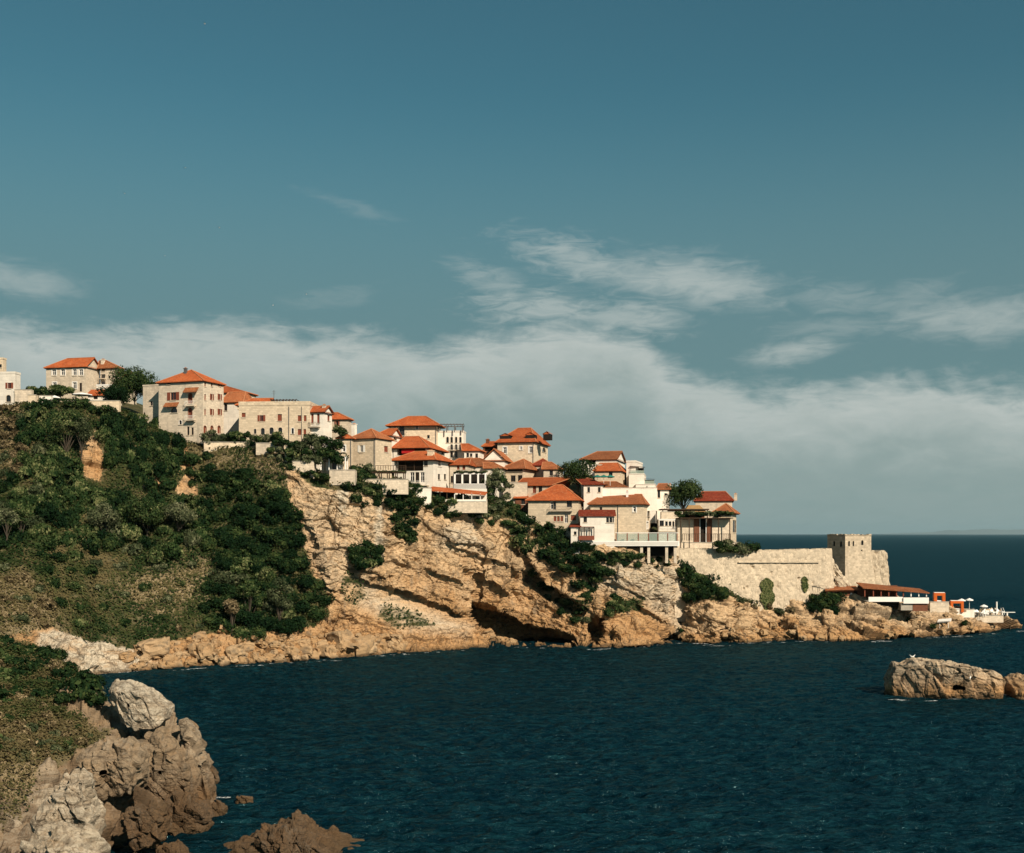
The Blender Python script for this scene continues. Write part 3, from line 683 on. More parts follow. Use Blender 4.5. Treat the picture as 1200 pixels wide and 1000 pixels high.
def shore_boulder(px, py, size_px, label, group):
    loc, no = hit(px, py)
    if loc is None: return
    k = random.randrange(6)
    o = bme[k] if k not in used_p else bme[k].copy()
    if k in used_p: COL.objects.link(o)
    used_p.add(k)
    s = size_px * loc.y / F
    o.location = loc + no * (s * 0.12); o.rotation_euler = (random.uniform(-.3, .3), random.uniform(-.3, .3), random.uniform(0, 6.28))
    o.scale = (s * random.uniform(.8, 1.15), s * random.uniform(.7, 1.0), s * random.uniform(.6, .9))
    tag(o, label, 'boulder', group)
def yshore(x): return float(np.interp(x, *YW))
placed = []
for i in range(520):
    x = random.uniform(160, 470); up = random.random() ** 1.4 * (30 - 12 * max(0, (x - 330) / 140)); y = yshore(x) - 3 - up
    sz = random.uniform(8, 17) if up < 16 else random.uniform(4, 10)
    if any((x - a) ** 2 + ((y - b) * 1.5) ** 2 < (0.42 * (sz + s)) ** 2 for a, b, s in placed): continue
    placed.append((x, y, sz))
for x, y, sz in ((262, 739, 15), (236, 762, 22), (180, 764, 30), (150, 771, 16), (232, 746, 14), (398, 754, 26), (416, 760, 30), (440, 757, 22), (572, 746, 14), (586, 752, 10), (600, 753, 8)): placed.append((x, y, sz))
for x, y, sz in placed:
    if x < 250: lab = 'ochre boulder in the tumbled heap along the water under the grassy slope'
    elif x < 360: lab = 'tan boulder in the tumbled heap along the water under the dark ivy trees'
    elif x < 480: lab = 'brown boulder lying at the foot of the bare cliff left of the pale slab'
    else: lab = 'small boulder at the mouth of the dark sea cave'
    shore_boulder(x, y, sz, lab, 'boulders along the headland shore')
for i in range(45):
    x = random.uniform(812, 1182); yw_ = yshore(x); yc_ = float(np.interp(x, *YC)); y = random.uniform(yc_ + 5, yw_ - 1)
    shore_boulder(x, y, random.uniform(4, 12), 'jagged boulder on the low rocks under the fortress wall' if x < 1010 else 'jagged boulder on the low rocks of the outer point', 'boulders on the low rocky point')
# ------------------------------------------------------------------ building materials
def mat_wall(name, base, mott=0.25, block=0.45, seam=0.5, stain=0.35, grey=(0.25, 0.23, 0.20)):
    m, nt = new_mat(name); g = NT(nt)
    uvn = g.n('ShaderNodeUVMap'); uv = uvn.outputs[0]; geo = g.n('ShaderNodeNewGeometry'); pos = geo.outputs['Position']; oi = g.n('ShaderNodeObjectInfo')
    br = g.n('ShaderNodeTexBrick'); g.link(uv, br.inputs['Vector'])
    br.inputs['Scale'].default_value = 1.0; br.inputs['Brick Width'].default_value = block * 1.7; br.inputs['Row Height'].default_value = block; br.inputs['Mortar Size'].default_value = 0.035
    br.inputs['Color1'].default_value = tuple(base) + (1,); br.inputs['Color2'].default_value = tuple(c * (1 - mott * 1.1) for c in base) + (1,)
    br.inputs['Mortar'].default_value = tuple(c * (1 - 0.45 * seam) for c in base) + (1,)
    nb = g.noise(pos, 0.5, 5, 0.65); nf = g.noise(pos, 2.6, 4, 0.7)
    c = br.outputs['Color']
    c = g.mix(g.math('MULTIPLY', g.ramp(nb, (0.45, 0.75)), stain), c, grey)
    c = g.mix(g.math('MULTIPLY', g.ramp(nf, (0.5, 0.75)), mott), c, tuple(x * 0.55 for x in base))
    mvv = g.n('ShaderNodeMapping'); g.link(pos, mvv.inputs[0]); mvv.inputs['Scale'].default_value = (1.3, 1.3, 0.14)
    c = g.mix(g.math('MULTIPLY', g.ramp(g.noise(mvv.outputs[0], 0.9, 5, 0.65), (0.52, 0.72)), stain * 0.9), c, tuple(x * 0.8 for x in grey))
    hs = g.n('ShaderNodeHueSaturation'); g.link(c, hs.inputs['Color']); g.link(g.math('MULTIPLY_ADD', oi.outputs['Random'], 0.22, 0.88), hs.inputs['Value'])
    g.principled(hs.outputs[0], 0.92, 0.1, g.bump(g.math('ADD', nf, g.math('MULTIPLY', br.outputs['Fac'], -0.5)), 0.6, 0.06))
    return m
def mat_plain(name, col, rough=0.8, spec=0.2, var=0.25, scale=1.5):
    m, nt = new_mat(name); g = NT(nt); geo = g.n('ShaderNodeNewGeometry')
    c = g.mix(g.math('MULTIPLY', g.ramp(g.noise(geo.outputs['Position'], scale, 5, 0.65), (0.35, 0.7)), var), col, tuple(x * 0.45 for x in col))
    g.principled(c, rough, spec); return m
def mat_tiles(name, base, dark):
    m, nt = new_mat(name); g = NT(nt)
    uvn = g.n('ShaderNodeUVMap'); uv = uvn.outputs[0]; geo = g.n('ShaderNodeNewGeometry'); pos = geo.outputs['Position']; oi = g.n('ShaderNodeObjectInfo')
    br = g.n('ShaderNodeTexBrick'); g.link(uv, br.inputs['Vector']); br.offset = 0.0
    br.inputs['Scale'].default_value = 1.0; br.inputs['Brick Width'].default_value = 0.32; br.inputs['Row Height'].default_value = 0.42; br.inputs['Mortar Size'].default_value = 0.03
    br.inputs['Color1'].default_value = tuple(base) + (1,); br.inputs['Color2'].default_value = tuple(dark) + (1,); br.inputs['Mortar'].default_value = tuple(c * 0.45 for c in dark) + (1,)
    nb = g.noise(pos, 0.35, 5, 0.65); nf = g.noise(pos, 2.2, 4, 0.7)
    c = g.mix(g.math('MULTIPLY', g.ramp(nb, (0.40, 0.66)), 0.7), br.outputs['Color'], tuple(c * 0.62 for c in dark))
    c = g.mix(g.math('MULTIPLY', g.ramp(nf, (0.52, 0.72)), 0.45), c, (0.52, 0.30, 0.16))
    hs = g.n('ShaderNodeHueSaturation'); g.link(c, hs.inputs['Color']); g.link(g.math('MULTIPLY_ADD', oi.outputs['Random'], 0.3, 0.84), hs.inputs['Value'])
    wv = g.n('ShaderNodeTexWave', wave_type='BANDS', bands_direction='X'); g.link(uv, wv.inputs['Vector']); wv.inputs['Scale'].default_value = 1.0 / 0.32 / 1.0 * 0.5
    g.principled(hs.outputs[0], 0.85, 0.15, g.bump(g.math('ADD', wv.outputs['Fac'], nf), 0.5, 0.08)); return m
M['tan'] = mat_wall('tan_stone', (0.74, 0.60, 0.435), 0.24, 0.42, 0.45, 0.15)
M['pale'] = mat_wall('pale_stone', (0.70, 0.585, 0.45), 0.22, 0.40, 0.4, 0.36)
M['white'] = mat_wall('white_render', (0.80, 0.73, 0.63), 0.12, 0.9, 0.05, 0.30, (0.45, 0.42, 0.38))
M['fort'] = mat_wall('fort_stone', (0.60, 0.495, 0.365), 0.34, 0.5, 0.5, 0.45, (0.30, 0.26, 0.20))
M['brown_wall'] = mat_wall('brown_boards', (0.20, 0.085, 0.05), 0.3, 0.2, 0.4, 0.3, (0.10, 0.05, 0.03))
M['tiles'] = mat_tiles('clay_tiles', (0.54, 0.140, 0.042), (0.41, 0.092, 0.028))
M['tiles_faded'] = mat_tiles('faded_clay_tiles', (0.50, 0.175, 0.068), (0.36, 0.115, 0.045))
M['tiles_old'] = mat_tiles('old_clay_tiles', (0.40, 0.15, 0.06), (0.28, 0.09, 0.035))
M['tiles_red'] = mat_tiles('dark_red_tiles', (0.30, 0.045, 0.020), (0.22, 0.035, 0.016))
M['straw'] = mat_plain('straw', (0.36, 0.22, 0.10), 0.95, 0.05, 0.5, 3)
M['ridge'] = mat_plain('ridge_tile', (0.46, 0.19, 0.09), 0.9, 0.1, 0.4, 2)
M['wood'] = mat_plain('dark_wood', (0.055, 0.035, 0.022), 0.85, 0.1)
M['shutter'] = mat_plain('shutter_red', (0.20, 0.055, 0.030), 0.7, 0.2)
M['wshutter'] = mat_plain('shutter_white', (0.70, 0.68, 0.63), 0.7, 0.2, 0.1)
M['whitep'] = mat_plain('white_paint', (0.78, 0.75, 0.70), 0.6, 0.3, 0.12, 0.8)
M['glass'] = mat_plain('window_glass', (0.012, 0.014, 0.016), 0.15, 0.5, 0.1)
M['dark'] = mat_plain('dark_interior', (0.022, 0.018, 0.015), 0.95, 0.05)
M['metal'] = mat_plain('grey_metal', (0.10, 0.10, 0.10), 0.5, 0.4)
M['concrete'] = mat_plain('concrete', (0.40, 0.36, 0.30), 0.9, 0.1, 0.4)
M['redcloth'] = mat_plain('red_cloth', (0.42, 0.02, 0.02), 0.9, 0.1)
M['orange'] = mat_plain('orange_paint', (0.60, 0.125, 0.02), 0.6, 0.2, 0.3)
M['canvas'] = mat_plain('white_canvas', (0.80, 0.78, 0.74), 0.9, 0.05, 0.06)
M['green_canvas'] = mat_plain('green_canvas', (0.03, 0.16, 0.13), 0.9, 0.05, 0.1)
M['terracotta'] = mat_plain('terracotta', (0.40, 0.15, 0.07), 0.9, 0.1)
mg, nt = new_mat('balustrade_glass'); g = NT(nt)
b1 = g.n('ShaderNodeBsdfTransparent'); b2 = g.n('ShaderNodeBsdfPrincipled'); b2.inputs['Base Color'].default_value = (0.35, 0.42, 0.36, 1); b2.inputs['Roughness'].default_value = 0.1
ms = g.n('ShaderNodeMixShader'); ms.inputs[0].default_value = 0.45; g.link(b1.outputs[0], ms.inputs[1]); g.link(b2.outputs[0], ms.inputs[2])
om = g.n('ShaderNodeOutputMaterial'); g.link(ms.outputs[0], om.inputs[0]); M['bglass'] = mg

def town_off(x, yb):
    yc = float(np.interp(x, *YC)); yr = float(np.interp(x, *YR)); rb = float(np.interp(x, *RB))
    return max(1.0, (yc - yb) / max(yc - yr, 4) * rb)

class House:
    def __init__(s, label, x, y, th=14, wall='tan', off=None, depth=9.0, name='house', cat='house', found=3.0, group=None):
        xl, xm, xr = x; ye, yb = y; th = th * (0.68 if th < 45 else 1.0); t = R(th); c, sn = math.cos(t), math.sin(t)
        d = float(crest_D(xm)) + (town_off(xm, yb) if off is None else off)
        O = P(xm, yb, d); s.th = t
        k = (xl - 600) / F; s.w1 = (O.x - k * O.y) / (c + k * sn)
        if xr is not None and th > 4:
            k = (xr - 600) / F; s.w2 = (k * O.y - O.x) / max(sn - k * c, 0.02)
        else: s.w2 = depth
        s.w2 = max(1.5, min(s.w2, 16))
        s.ux, s.uy = Vector((c, -sn, 0)), Vector((sn, c, 0))
        ctr = O - s.ux * (s.w1 / 2) + s.uy * (s.w2 / 2)
        s.root = empty(name, ctr, -t, label, cat, group)
        s.c = ctr; s.ze = CZ + (626 - ye) * O.y / F - ctr.z; s.zb = -found
        s.wall = wall; s.holes = {'L': [], 'R': []}; s.wins = []; s.gables = []; s.roofs = []
    # pixel -> local point on a face
    def face(s, f, px, py, d=0.0):
        n, p0 = ((-s.uy, s.c - s.uy * (s.w2 / 2 - d)) if f == 'L' else (s.ux, s.c + s.ux * (s.w1 / 2 - d)))
        if f == 'M': n, p0 = -s.uy, s.c
        o = Vector((0, 0, CZ)); dr = P(px, py, 1.0) - o
        q = o + dr * ((p0 - o).dot(n) / dr.dot(n)) - s.c
        return q.dot(s.ux), q.dot(s.uy), q.z
    def pt(s, f, a, z, d=0.0):        # d metres inward
        return (a, -s.w2 / 2 + d, z) if f == 'L' else (s.w1 / 2 - d, a, z)
    def win(s, f, x, y, w, h, style='d'):
        x0, _, z1 = s.face(f, x - w / 2, y - h / 2) if f == 'L' else (s.face(f, x - w / 2, y - h / 2)[1], 0, s.face(f, x, y - h / 2)[2])
        x1, _, z0 = s.face(f, x + w / 2, y + h / 2) if f == 'L' else (s.face(f, x + w / 2, y + h / 2)[1], 0, s.face(f, x, y + h / 2)[2])
        lim = (s.w1 if f == 'L' else s.w2) / 2 - 0.12
        if x1 - x0 < 0.62: m = (x0 + x1) / 2; x0, x1 = m - .31, m + .31
        x0, x1 = max(x0, -lim), min(x1, lim)
        if x1 - x0 < 0.3: return
        z0 = max(z0, s.zb + 0.3); z1 = min(z1, s.ze - 0.1)
        if z1 - z0 < 0.4: return
        s.wins.append((f, x0, x1, z0, z1, style)); return s
    def make_win(s, f, x0, x1, z0, z1, st):
        sh = None
        if st in ('s', 'ws'):
            w = x1 - x0; sh = (x0, x1); x0, x1 = x0 + w * .27, x1 - w * .27
        s.holes[f].append((x0, x1, z0, z1))
        B = lambda mb, a0, a1, b0, b1, d0, d1: (mb.box(a0, a1, -s.w2 / 2 + d0, -s.w2 / 2 + d1, b0, b1) if f == 'L' else mb.box(s.w1 / 2 - d1, s.w1 / 2 - d0, a0, a1, b0, b1))
        dep = 0.24; arch = st in ('a', 'aw', 'ac')
        fr = MB(); fw = 0.09 if st != 'w' else 0.13
        fm = {'d': 'wood', 's': 'shutter', 'ws': 'wshutter', 'w': 'whitep', 'c': 'shutter', 'a': 'pale', 'aw': 'whitep', 'ac': 'shutter', 'g': 'whitep', 'v': 'wood'}[st]
        if st == 'v': dep = 1.6
        if arch:
            zc = z1 - (x1 - x0) / 2; r = (x1 - x0) / 2; xc = (x0 + x1) / 2
            arc = [(xc - r * math.cos(a), zc + r * math.sin(a)) for a in np.linspace(0, math.pi, 11)]
            for i in range(10):                # masonry above the arch, filling the square head
                (a0, b0), (a1, b1) = arc[i], arc[i + 1]
                q = [s.pt(f, a0, b0, 0.0), s.pt(f, a1, b1, 0.0), s.pt(f, a1, z1, 0.0), s.pt(f, a0, z1, 0.0)]
                s.gables.append(q)
                s.gables.append([s.pt(f, a1, b1, 0.0), s.pt(f, a0, b0, 0.0), s.pt(f, a0, b0, dep), s.pt(f, a1, b1, dep)])
                fr.bar(s.pt(f, a0, b0, 0.02), s.pt(f, a1, b1, 0.02), 0.14, 0.10)
            fr.bar(s.pt(f, x0, z0, 0.02), s.pt(f, x0, zc, 0.02), 0.14, 0.10); fr.bar(s.pt(f, x1, z0, 0.02), s.pt(f, x1, zc, 0.02), 0.14, 0.10)
        elif st == 'v':
            n = max(1, int(round((x1 - x0) / 2.4)))
            for i in range(n + 1):
                a = x0 + (x1 - x0) * i / n; B(fr, max(x0, a - .07), min(x1, a + .07), z0, z1, 0.05, 0.2)
            B(fr, x0, x1, z0 + 0.85, z0 + 0.93, 0.08, 0.16); B(fr, x0, x1, z0 + .4, z0 + .45, 0.1, 0.14)
        else:
            B(fr, x0, x0 + fw, z0, z1, dep - .1, dep); B(fr, x1 - fw, x1, z0, z1, dep - .1, dep)
            B(fr, x0 + fw, x1 - fw, z1 - fw, z1, dep - .1, dep); B(fr, x0 + fw, x1 - fw, z0, z0 + fw, dep - .1, dep)
            xm = (x0 + x1) / 2
            if x1 - x0 > 0.7: B(fr, xm - .04, xm + .04, z0 + fw, z1 - fw, dep - .09, dep - .01)
            if st in ('w', 'g'):
                B(fr, x0 + fw, x1 - fw, z0 + (z1 - z0) * .62, z0 + (z1 - z0) * .62 + .07, dep - .085, dep - .015)
            if st == 'w':      # stone surround standing proud
                B(fr, x0 - .22, x0, z0 - .2, z1 + .22, -.05, .05); B(fr, x1, x1 + .22, z0 - .2, z1 + .22, -.05, .05); B(fr, x0, x1, z1, z1 + .22, -.05, .05)
        wo_ = fr.build('window' if z1 - z0 < 2.6 or st == 'v' else 'tall_window', M[fm], s.root)
        if st == 'v': wo_.name = 'veranda'
        pn = MB(); B(pn, x0 + .001, x1 - .001, z0 + .001, z1 - .001, dep - .04 if st == 'c' else dep, dep + .06)
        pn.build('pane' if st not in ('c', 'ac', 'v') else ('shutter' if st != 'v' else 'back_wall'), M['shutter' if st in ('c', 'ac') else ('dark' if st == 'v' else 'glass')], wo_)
        if sh:
            for a0, a1 in ((sh[0], x0 - .02), (x1 + .02, sh[1])):
                mb = MB(); B(mb, a0, a1, z0 - .02, z1 + .02, -.07, -.01)
                mb.build('shutter', M['wshutter' if st == 'ws' else 'shutter'], wo_)
        if st not in ('v', 'g') and z0 > 1.2:
            mb = MB(); B(mb, x0 - .12, x1 + .12, z0 - .14, z0 - .01, -.14, dep - .11); mb.build('sill', M['pale'], wo_)
    def face_quads(s, mb, f, a0, a1, z0, z1):
        H = s.holes[f]
        ax = sorted({a0, a1, *[v for h in H for v in h[:2]]}); az_ = sorted({z0, z1, *[v for h in H for v in h[2:]]})
        for i in range(len(ax) - 1):
            for j in range(len(az_) - 1):
                xm, zm = (ax[i] + ax[i + 1]) / 2, (az_[j] + az_[j + 1]) / 2
                if any(h[0] < xm < h[1] and h[2] < zm < h[3] for h in H): continue
                mb.poly([s.pt(f, ax[i], az_[j]), s.pt(f, ax[i + 1], az_[j]), s.pt(f, ax[i + 1], az_[j + 1]), s.pt(f, ax[i], az_[j + 1])])
        for (x0, x1, za, zb_) in H:
            d = 1.62 if x1 - x0 > 3.5 else 0.3
            for (p, q) in (((x0, za), (x1, za)), ((x1, za), (x1, zb_)), ((x1, zb_), (x0, zb_)), ((x0, zb_), (x0, za))):
                mb.poly([s.pt(f, p[0], p[1]), s.pt(f, p[0], p[1], d), s.pt(f, q[0], q[1], d), s.pt(f, q[0], q[1])])
    def finish(s):
        for w in s.wins: s.make_win(*w)
        a, b = s.w1 / 2, s.w2 / 2; mb = MB()
        s.face_quads(mb, 'L', -a, a, s.zb, s.ze); s.face_quads(mb, 'R', -b, b, s.zb, s.ze)
        mb.poly([(-a, -b, s.zb), (-a, -b, s.ze), (-a, b, s.ze), (-a, b, s.zb)])
        mb.poly([(-a, b, s.zb), (-a, b, s.ze), (a, b, s.ze), (a, b, s.zb)])
        mb.poly([(-a, -b, s.ze - .02), (a, -b, s.ze - .02), (a, b, s.ze - .02), (-a, b, s.ze - .02)])
        for q in s.gables: mb.poly(q)
        mb.build('wall', M[s.wall], s.root)
        return s
    def roof(s, yr, kind='hip', inset=None, mat='tiles', over=0.5, x0=None, x1=None, axis='x', ze=None):
        """yr: pixel row of the ridge; x0, x1: pixel columns of the ridge ends"""
        zr = CZ + (626 - yr) * s.c.y / F - s.c.z; ze = s.ze if ze is None else ze
        zr = max(zr, ze + 0.7)
        if mat == 'tiles': mat = ('tiles', 'tiles', 'tiles_faded')[int(abs(s.c.x) * 7) % 3]
        a, b = s.w1 / 2 + over, s.w2 / 2 + over; th = 0.16
        if inset is None: inset = min(s.w2 / 2 * 0.95, s.w1 / 2 * 0.98)
        A, Bp, C, D_ = (-a, -b, ze), (a, -b, ze), (a, b, ze), (-a, b, ze)
        if axis == 'x':
            r0 = (s.face('M', x0, yr)[0] if x0 is not None else -a + over + inset); r1 = (s.face('M', x1, yr)[0] if x1 is not None else a - over - inset)
            if kind == 'gable': r0, r1 = -a + .0, a
            if kind == 'half': r1 = a
            if r1 < r0: r0 = r1 = (r0 + r1) / 2
            E, G = (r0, 0, zr), (r1, 0, zr)
            slopes = [[A, Bp, G, E], [C, D_, E, G]]; ends = [[Bp, C, G], [D_, A, E]]
        else:
            i2 = min(s.w2 / 2 * .98, inset)
            E, G = (0, -b + over + i2, zr), (0, b - over - i2, zr)
            if kind == 'gable': E, G = (0, -b, zr), (0, b, zr)
            slopes = [[Bp, C, G, E], [D_, A, E, G]]; ends = [[A, Bp, E], [C, D_, G]]
        mb = MB(); dn = lambda q: [(p[0], p[1], p[2] - th) for p in q][::-1]
        hip = [True, True]
        if kind == 'gable': hip = [False, False]
        if kind == 'half': hip = [False, True]
        polys = slopes + [e for e, h_ in zip(ends, hip) if h_]
        for q in polys:
            q = [q[i] for i in range(len(q)) if (Vector(q[i]) - Vector(q[i - 1])).length > 0.02]
            mb.poly(q); mb.poly(dn(q))
        for e, h_ in zip(ends, hip):
            if not h_:      # gable wall, set back from the verge
                q = [Vector(p) for p in e]; n = (q[1] - q[0]).cross(q[2] - q[0]).normalized()
                k0 = over * 1.0
                m = (q[0] + q[1]) / 2; sc = (0.5 * (q[1] - q[0]).length - over) / (0.5 * (q[1] - q[0]).length)
                w = [m + (q[0] - m) * sc, m + (q[1] - m) * sc, Vector((q[2].x, q[2].y, q[2].z - th - .02 - (1 - sc) * (zr - ze) * 0))]
                w[2].z = ze + (zr - ze) * sc
                s.gables.append([tuple(p - n * k0) for p in w])
                for pp, qq in ((e[0], e[2]), (e[2], e[1])):
                    mb.poly([pp, qq, (qq[0], qq[1], qq[2] - th), (pp[0], pp[1], pp[2] - th)])
        for pp, qq in ((A, Bp), (Bp, C), (C, D_), (D_, A)):
            mb.poly([(pp[0], pp[1], pp[2] - th), (qq[0], qq[1], qq[2] - th), qq, pp])
        ro = mb.build('roof', M[mat], s.root); s.ro = ro; s.zr = zr
        rc = MB(); up = lambda p: (p[0], p[1], p[2] + .03)
        if (Vector(E) - Vector(G)).length > 0.3: rc.bar(up(E), up(G), .26, .14)
        if axis == 'x':
            if hip[0]: rc.bar(up(Bp), up(G), .22, .12); rc.bar(up(C), up(G), .22, .12)
            if hip[1]: rc.bar(up(A), up(E), .22, .12); rc.bar(up(D_), up(E), .22, .12)
        else:
            if hip[0]: rc.bar(up(A), up(E), .22, .12); rc.bar(up(Bp), up(E), .22, .12)
            if hip[1]: rc.bar(up(C), up(G), .22, .12); rc.bar(up(D_), up(G), .22, .12)
        rc.build('ridge_cap', M['ridge'], ro)
        ev = MB(); e2 = 0.2
        ev.box(-a + e2, a - e2, -b + e2, b - e2, ze - th - .14, ze - th - .01)
        ev.build('eaves', M['wood'], ro)
        return s
    def shed(s, yr, mat='tiles', over=0.4):      # lean-to falling to the front
        zr = CZ + (626 - yr) * (s.c.y + s.w2 / 2) / F - s.c.z; zr = max(zr, s.ze + .5)
        a, b = s.w1 / 2 + over, s.w2 / 2; mb = MB(); th = .16
        q = [(-a, -b - over, s.ze), (a, -b - over, s.ze), (a, b, zr), (-a, b, zr)]
        mb.poly(q); mb.poly([(p[0], p[1], p[2] - th) for p in q][::-1])
        for i in range(4):
            p, r = q[i], q[(i + 1) % 4]; mb.poly([(p[0], p[1], p[2] - th), (r[0], r[1], r[2] - th), r, p])
        s.ro = mb.build('roof', M[mat], s.root); s.zr = zr
        for x in (-s.w1 / 2, s.w1 / 2): s.gables.append([(x, -b, s.ze - .02), (x, b, s.ze - .02), (x, b, zr - th - .02)])
        return s
    def flat(s, par=0.5, mat=None):
        a, b = s.w1 / 2, s.w2 / 2; mb = MB()
        mb.box(-a - .08, a + .08, -b - .08, -b + .22, s.ze, s.ze + par); mb.box(-a - .08, a + .08, b - .22, b + .08, s.ze, s.ze + par)
        mb.box(-a - .08, -a + .22, -b + .22, b - .22, s.ze, s.ze + par); mb.box(a - .22, a + .08, -b + .22, b - .22, s.ze, s.ze + par)
        s.ro = mb.build('parapet', M[mat or s.wall], s.root); return s
    def chimney(s, px, ytop, w=0.8, hgt=None, yloc=None, mat='pale', ybot=None):
        yl = yloc if yloc is not None else -s.w2 * .15
        q = s.c + s.uy * yl; o = Vector((0, 0, CZ)); dr = P(px, ytop, 1.0) - o; n = s.uy
        p = o + dr * ((q - o).dot(n) / dr.dot(n)) - s.c; x, z = p.dot(s.ux), p.z
        z0 = min(s.ze + 0.05, z - 1.0)
        mb = MB().box(x - w / 2, x + w / 2, yl - w / 2, yl + w / 2, z0, z - .15)
        mb.box(x - w / 2 - .1, x + w / 2 + .1, yl - w / 2 - .1, yl + w / 2 + .1, z - .15, z)
        ch = mb.build('chimney', M[mat], s.ro)
        MB().box(x - w * .28, x + w * .28, yl - w * .28, yl + w * .28, z, z + .22).build('chimney_pot', M['terracotta'], ch)
        return s
    def balcony(s, f, x0, x1, y, out=1.0, rail='metal', h=0.95, roofed=False):
        g0, g1 = s.face(f, x0, y), s.face(f, x1, y); i = 0 if f == 'L' else 1
        a0, a1, z = g0[i], g1[i], (g0[2] + g1[2]) / 2
        Bx = lambda mb, p0, p1, d0, d1, b0, b1: (mb.box(p0, p1, -s.w2 / 2 - d1, -s.w2 / 2 - d0, b0, b1) if f == 'L' else mb.box(s.w1 / 2 + d0, s.w1 / 2 + d1, p0, p1, b0, b1))
        mb = MB(); Bx(mb, a0, a1, -.05, out, z - .16, z)
        for k in range(2): Bx(mb, a0 + .15 + k * (a1 - a0 - .5), a0 + .35 + k * (a1 - a0 - .5), -.05, out * .7, z - .42, z - .165)
        bo = mb.build('balcony', M['pale'], s.root)
        r = MB(); n = max(2, int((a1 - a0) / .3))
        for k in range(n + 1):
            a = a0 + .04 + (a1 - a0 - .08) * k / n; Bx(r, a - .02, a + .02, out - .06, out - .02, z, z + h)
        Bx(r, a0, a1, out - .07, out - .01, z + h, z + h + .06)
        for a in (a0 + .02, a1 - .06): Bx(r, a, a + .04, -.02, out - .075, z + h, z + h + .05)
        r.build('railing', M[rail], bo); return s
    def awning(s, f, x0, x1, y0, y1, mat='tiles_old', out=1.0):
        i = 0 if f == 'L' else 1
        p, q = s.face(f, x0, y0), s.face(f, x1, y1); a0, a1, z1, z0 = p[i], q[i], p[2], q[2]
        T_ = lambda a, d, z: s.pt(f, a, z, -d)
        mb = MB(); t = .12
        top = [T_(a0, out, z0), T_(a1, out, z0), T_(a1, -.02, z1), T_(a0, -.02, z1)]
        mb.poly(top); mb.poly([(v[0], v[1], v[2] - t) for v in top][::-1])
        for k in range(4):
            v, w = top[k], top[(k + 1) % 4]; mb.poly([(v[0], v[1], v[2] - t), (w[0], w[1], w[2] - t), w, v])
        mb.build('awning', M[mat], s.root); return s
    def pipe(s, f, px, w=0.12):
        a = s.face(f, px, 600)[0 if f == 'L' else 1]
        lim = (s.w1 if f == 'L' else s.w2) / 2 - .1; a = max(-lim, min(lim, a))
        mb = MB(); p, q = s.pt(f, a, s.zb + 1, -.09), s.pt(f, a, s.ze - .3, -.09); mb.tube(p, q, w / 2 + .02); mb.build('drainpipe', M['metal'], s.root); return s
    def wins_(s, lst):
        for w in lst: s.win(*w)
        return s

def quad_windows(f, xs, y, w, h, st): return [(f, x, y, w, h, st) for x in xs]

# ================================================================== the town, left to right
h = House('white house cut by the left edge, brown shutters above a dark arch', (-40, 17.5, 24), (438, 478), 10, 'white', off=2, found=6)
h.wins_([('L', 11, 452, 9, 6.5, 's'), ('L', 10, 467, 6, 8, 'a'), ('L', -8, 452, 9, 7, 's')]).flat(.5).finish()
h = House('narrow tan stone tower rising behind the white house at the left edge', (-30, 3.5, 5), (421, 476), 10, 'tan', off=7, found=6, name='tower', cat='tower')
h.wins_([('L', 0.5, 429, 3, 4, 'd'), ('L', .5, 442, 3.5, 6, 'd')]).flat(.4).finish()

h = House('two storey stone house with white framed windows and red roof, alone on the hilltop', (54, 101, 117), (429.5, 463), 20, 'pale', off=38, found=8)
h.wins_([('L', 63.5, 436.5, 4.6, 7, 'w'), ('L', 73.8, 436.5, 4.6, 7, 'w'), ('L', 87.5, 436.5, 4.6, 7, 'w'), ('L', 95, 436.5, 4.6, 7, 'w'), ('L', 87.5, 452, 4.6, 7.5, 'w'), ('L', 94.5, 454, 3, 10, 'd'), ('L', 64, 452, 4.6, 7.5, 'w')])
h.roof(420, x0=79, x1=108, kind='half').finish()
h = House('plain stone wing with old orange roof and stacked balconies joined to the hilltop house', (117.5, 138, 143), (431, 463), 20, 'pale', off=40, found=8)
h.wins_([('L', 121, 432.8, 4, 4.5, 'd'), ('L', 121, 441, 4.5, 4.5, 'd'), ('L', 121, 450, 4.5, 5, 'd'), ('L', 133, 450, 2.6, 3.5, 'c'), ('R', 139.5, 436, 2, 6, 'c'), ('L', 128, 442, 2, 3, 'd')])
h.roof(422.5, x0=116, x1=125, mat='tiles_old', kind='hip').chimney(121, 421.5, .9).balcony('L', 118, 124.5, 444, .8).balcony('L', 118, 124.5, 453.5, .8).finish()
h = House('small red roofed house half hidden by dark trees behind the hilltop wing', (141, 156, 160), (446, 466), 16, 'pale', off=58, found=6)
h.wins_([('L', 147, 451, 3, 5, 'c')]).roof(436).finish()
h = House('low shed with a bright red lean-to roof below the hilltop wing', (103, 128, 133), (463, 470), 14, 'white', off=24, found=4, name='shed', cat='shed')
h.wins_([('L', 112, 466, 5, 4, 'd')]).shed(456.5).finish()
h = House('flat white roofed annex behind the red lean-to shed', (113, 131, 134), (452, 468), 14, 'white', off=32, found=4, name='annex', cat='annex')
h.flat(.35, 'whitep').finish()

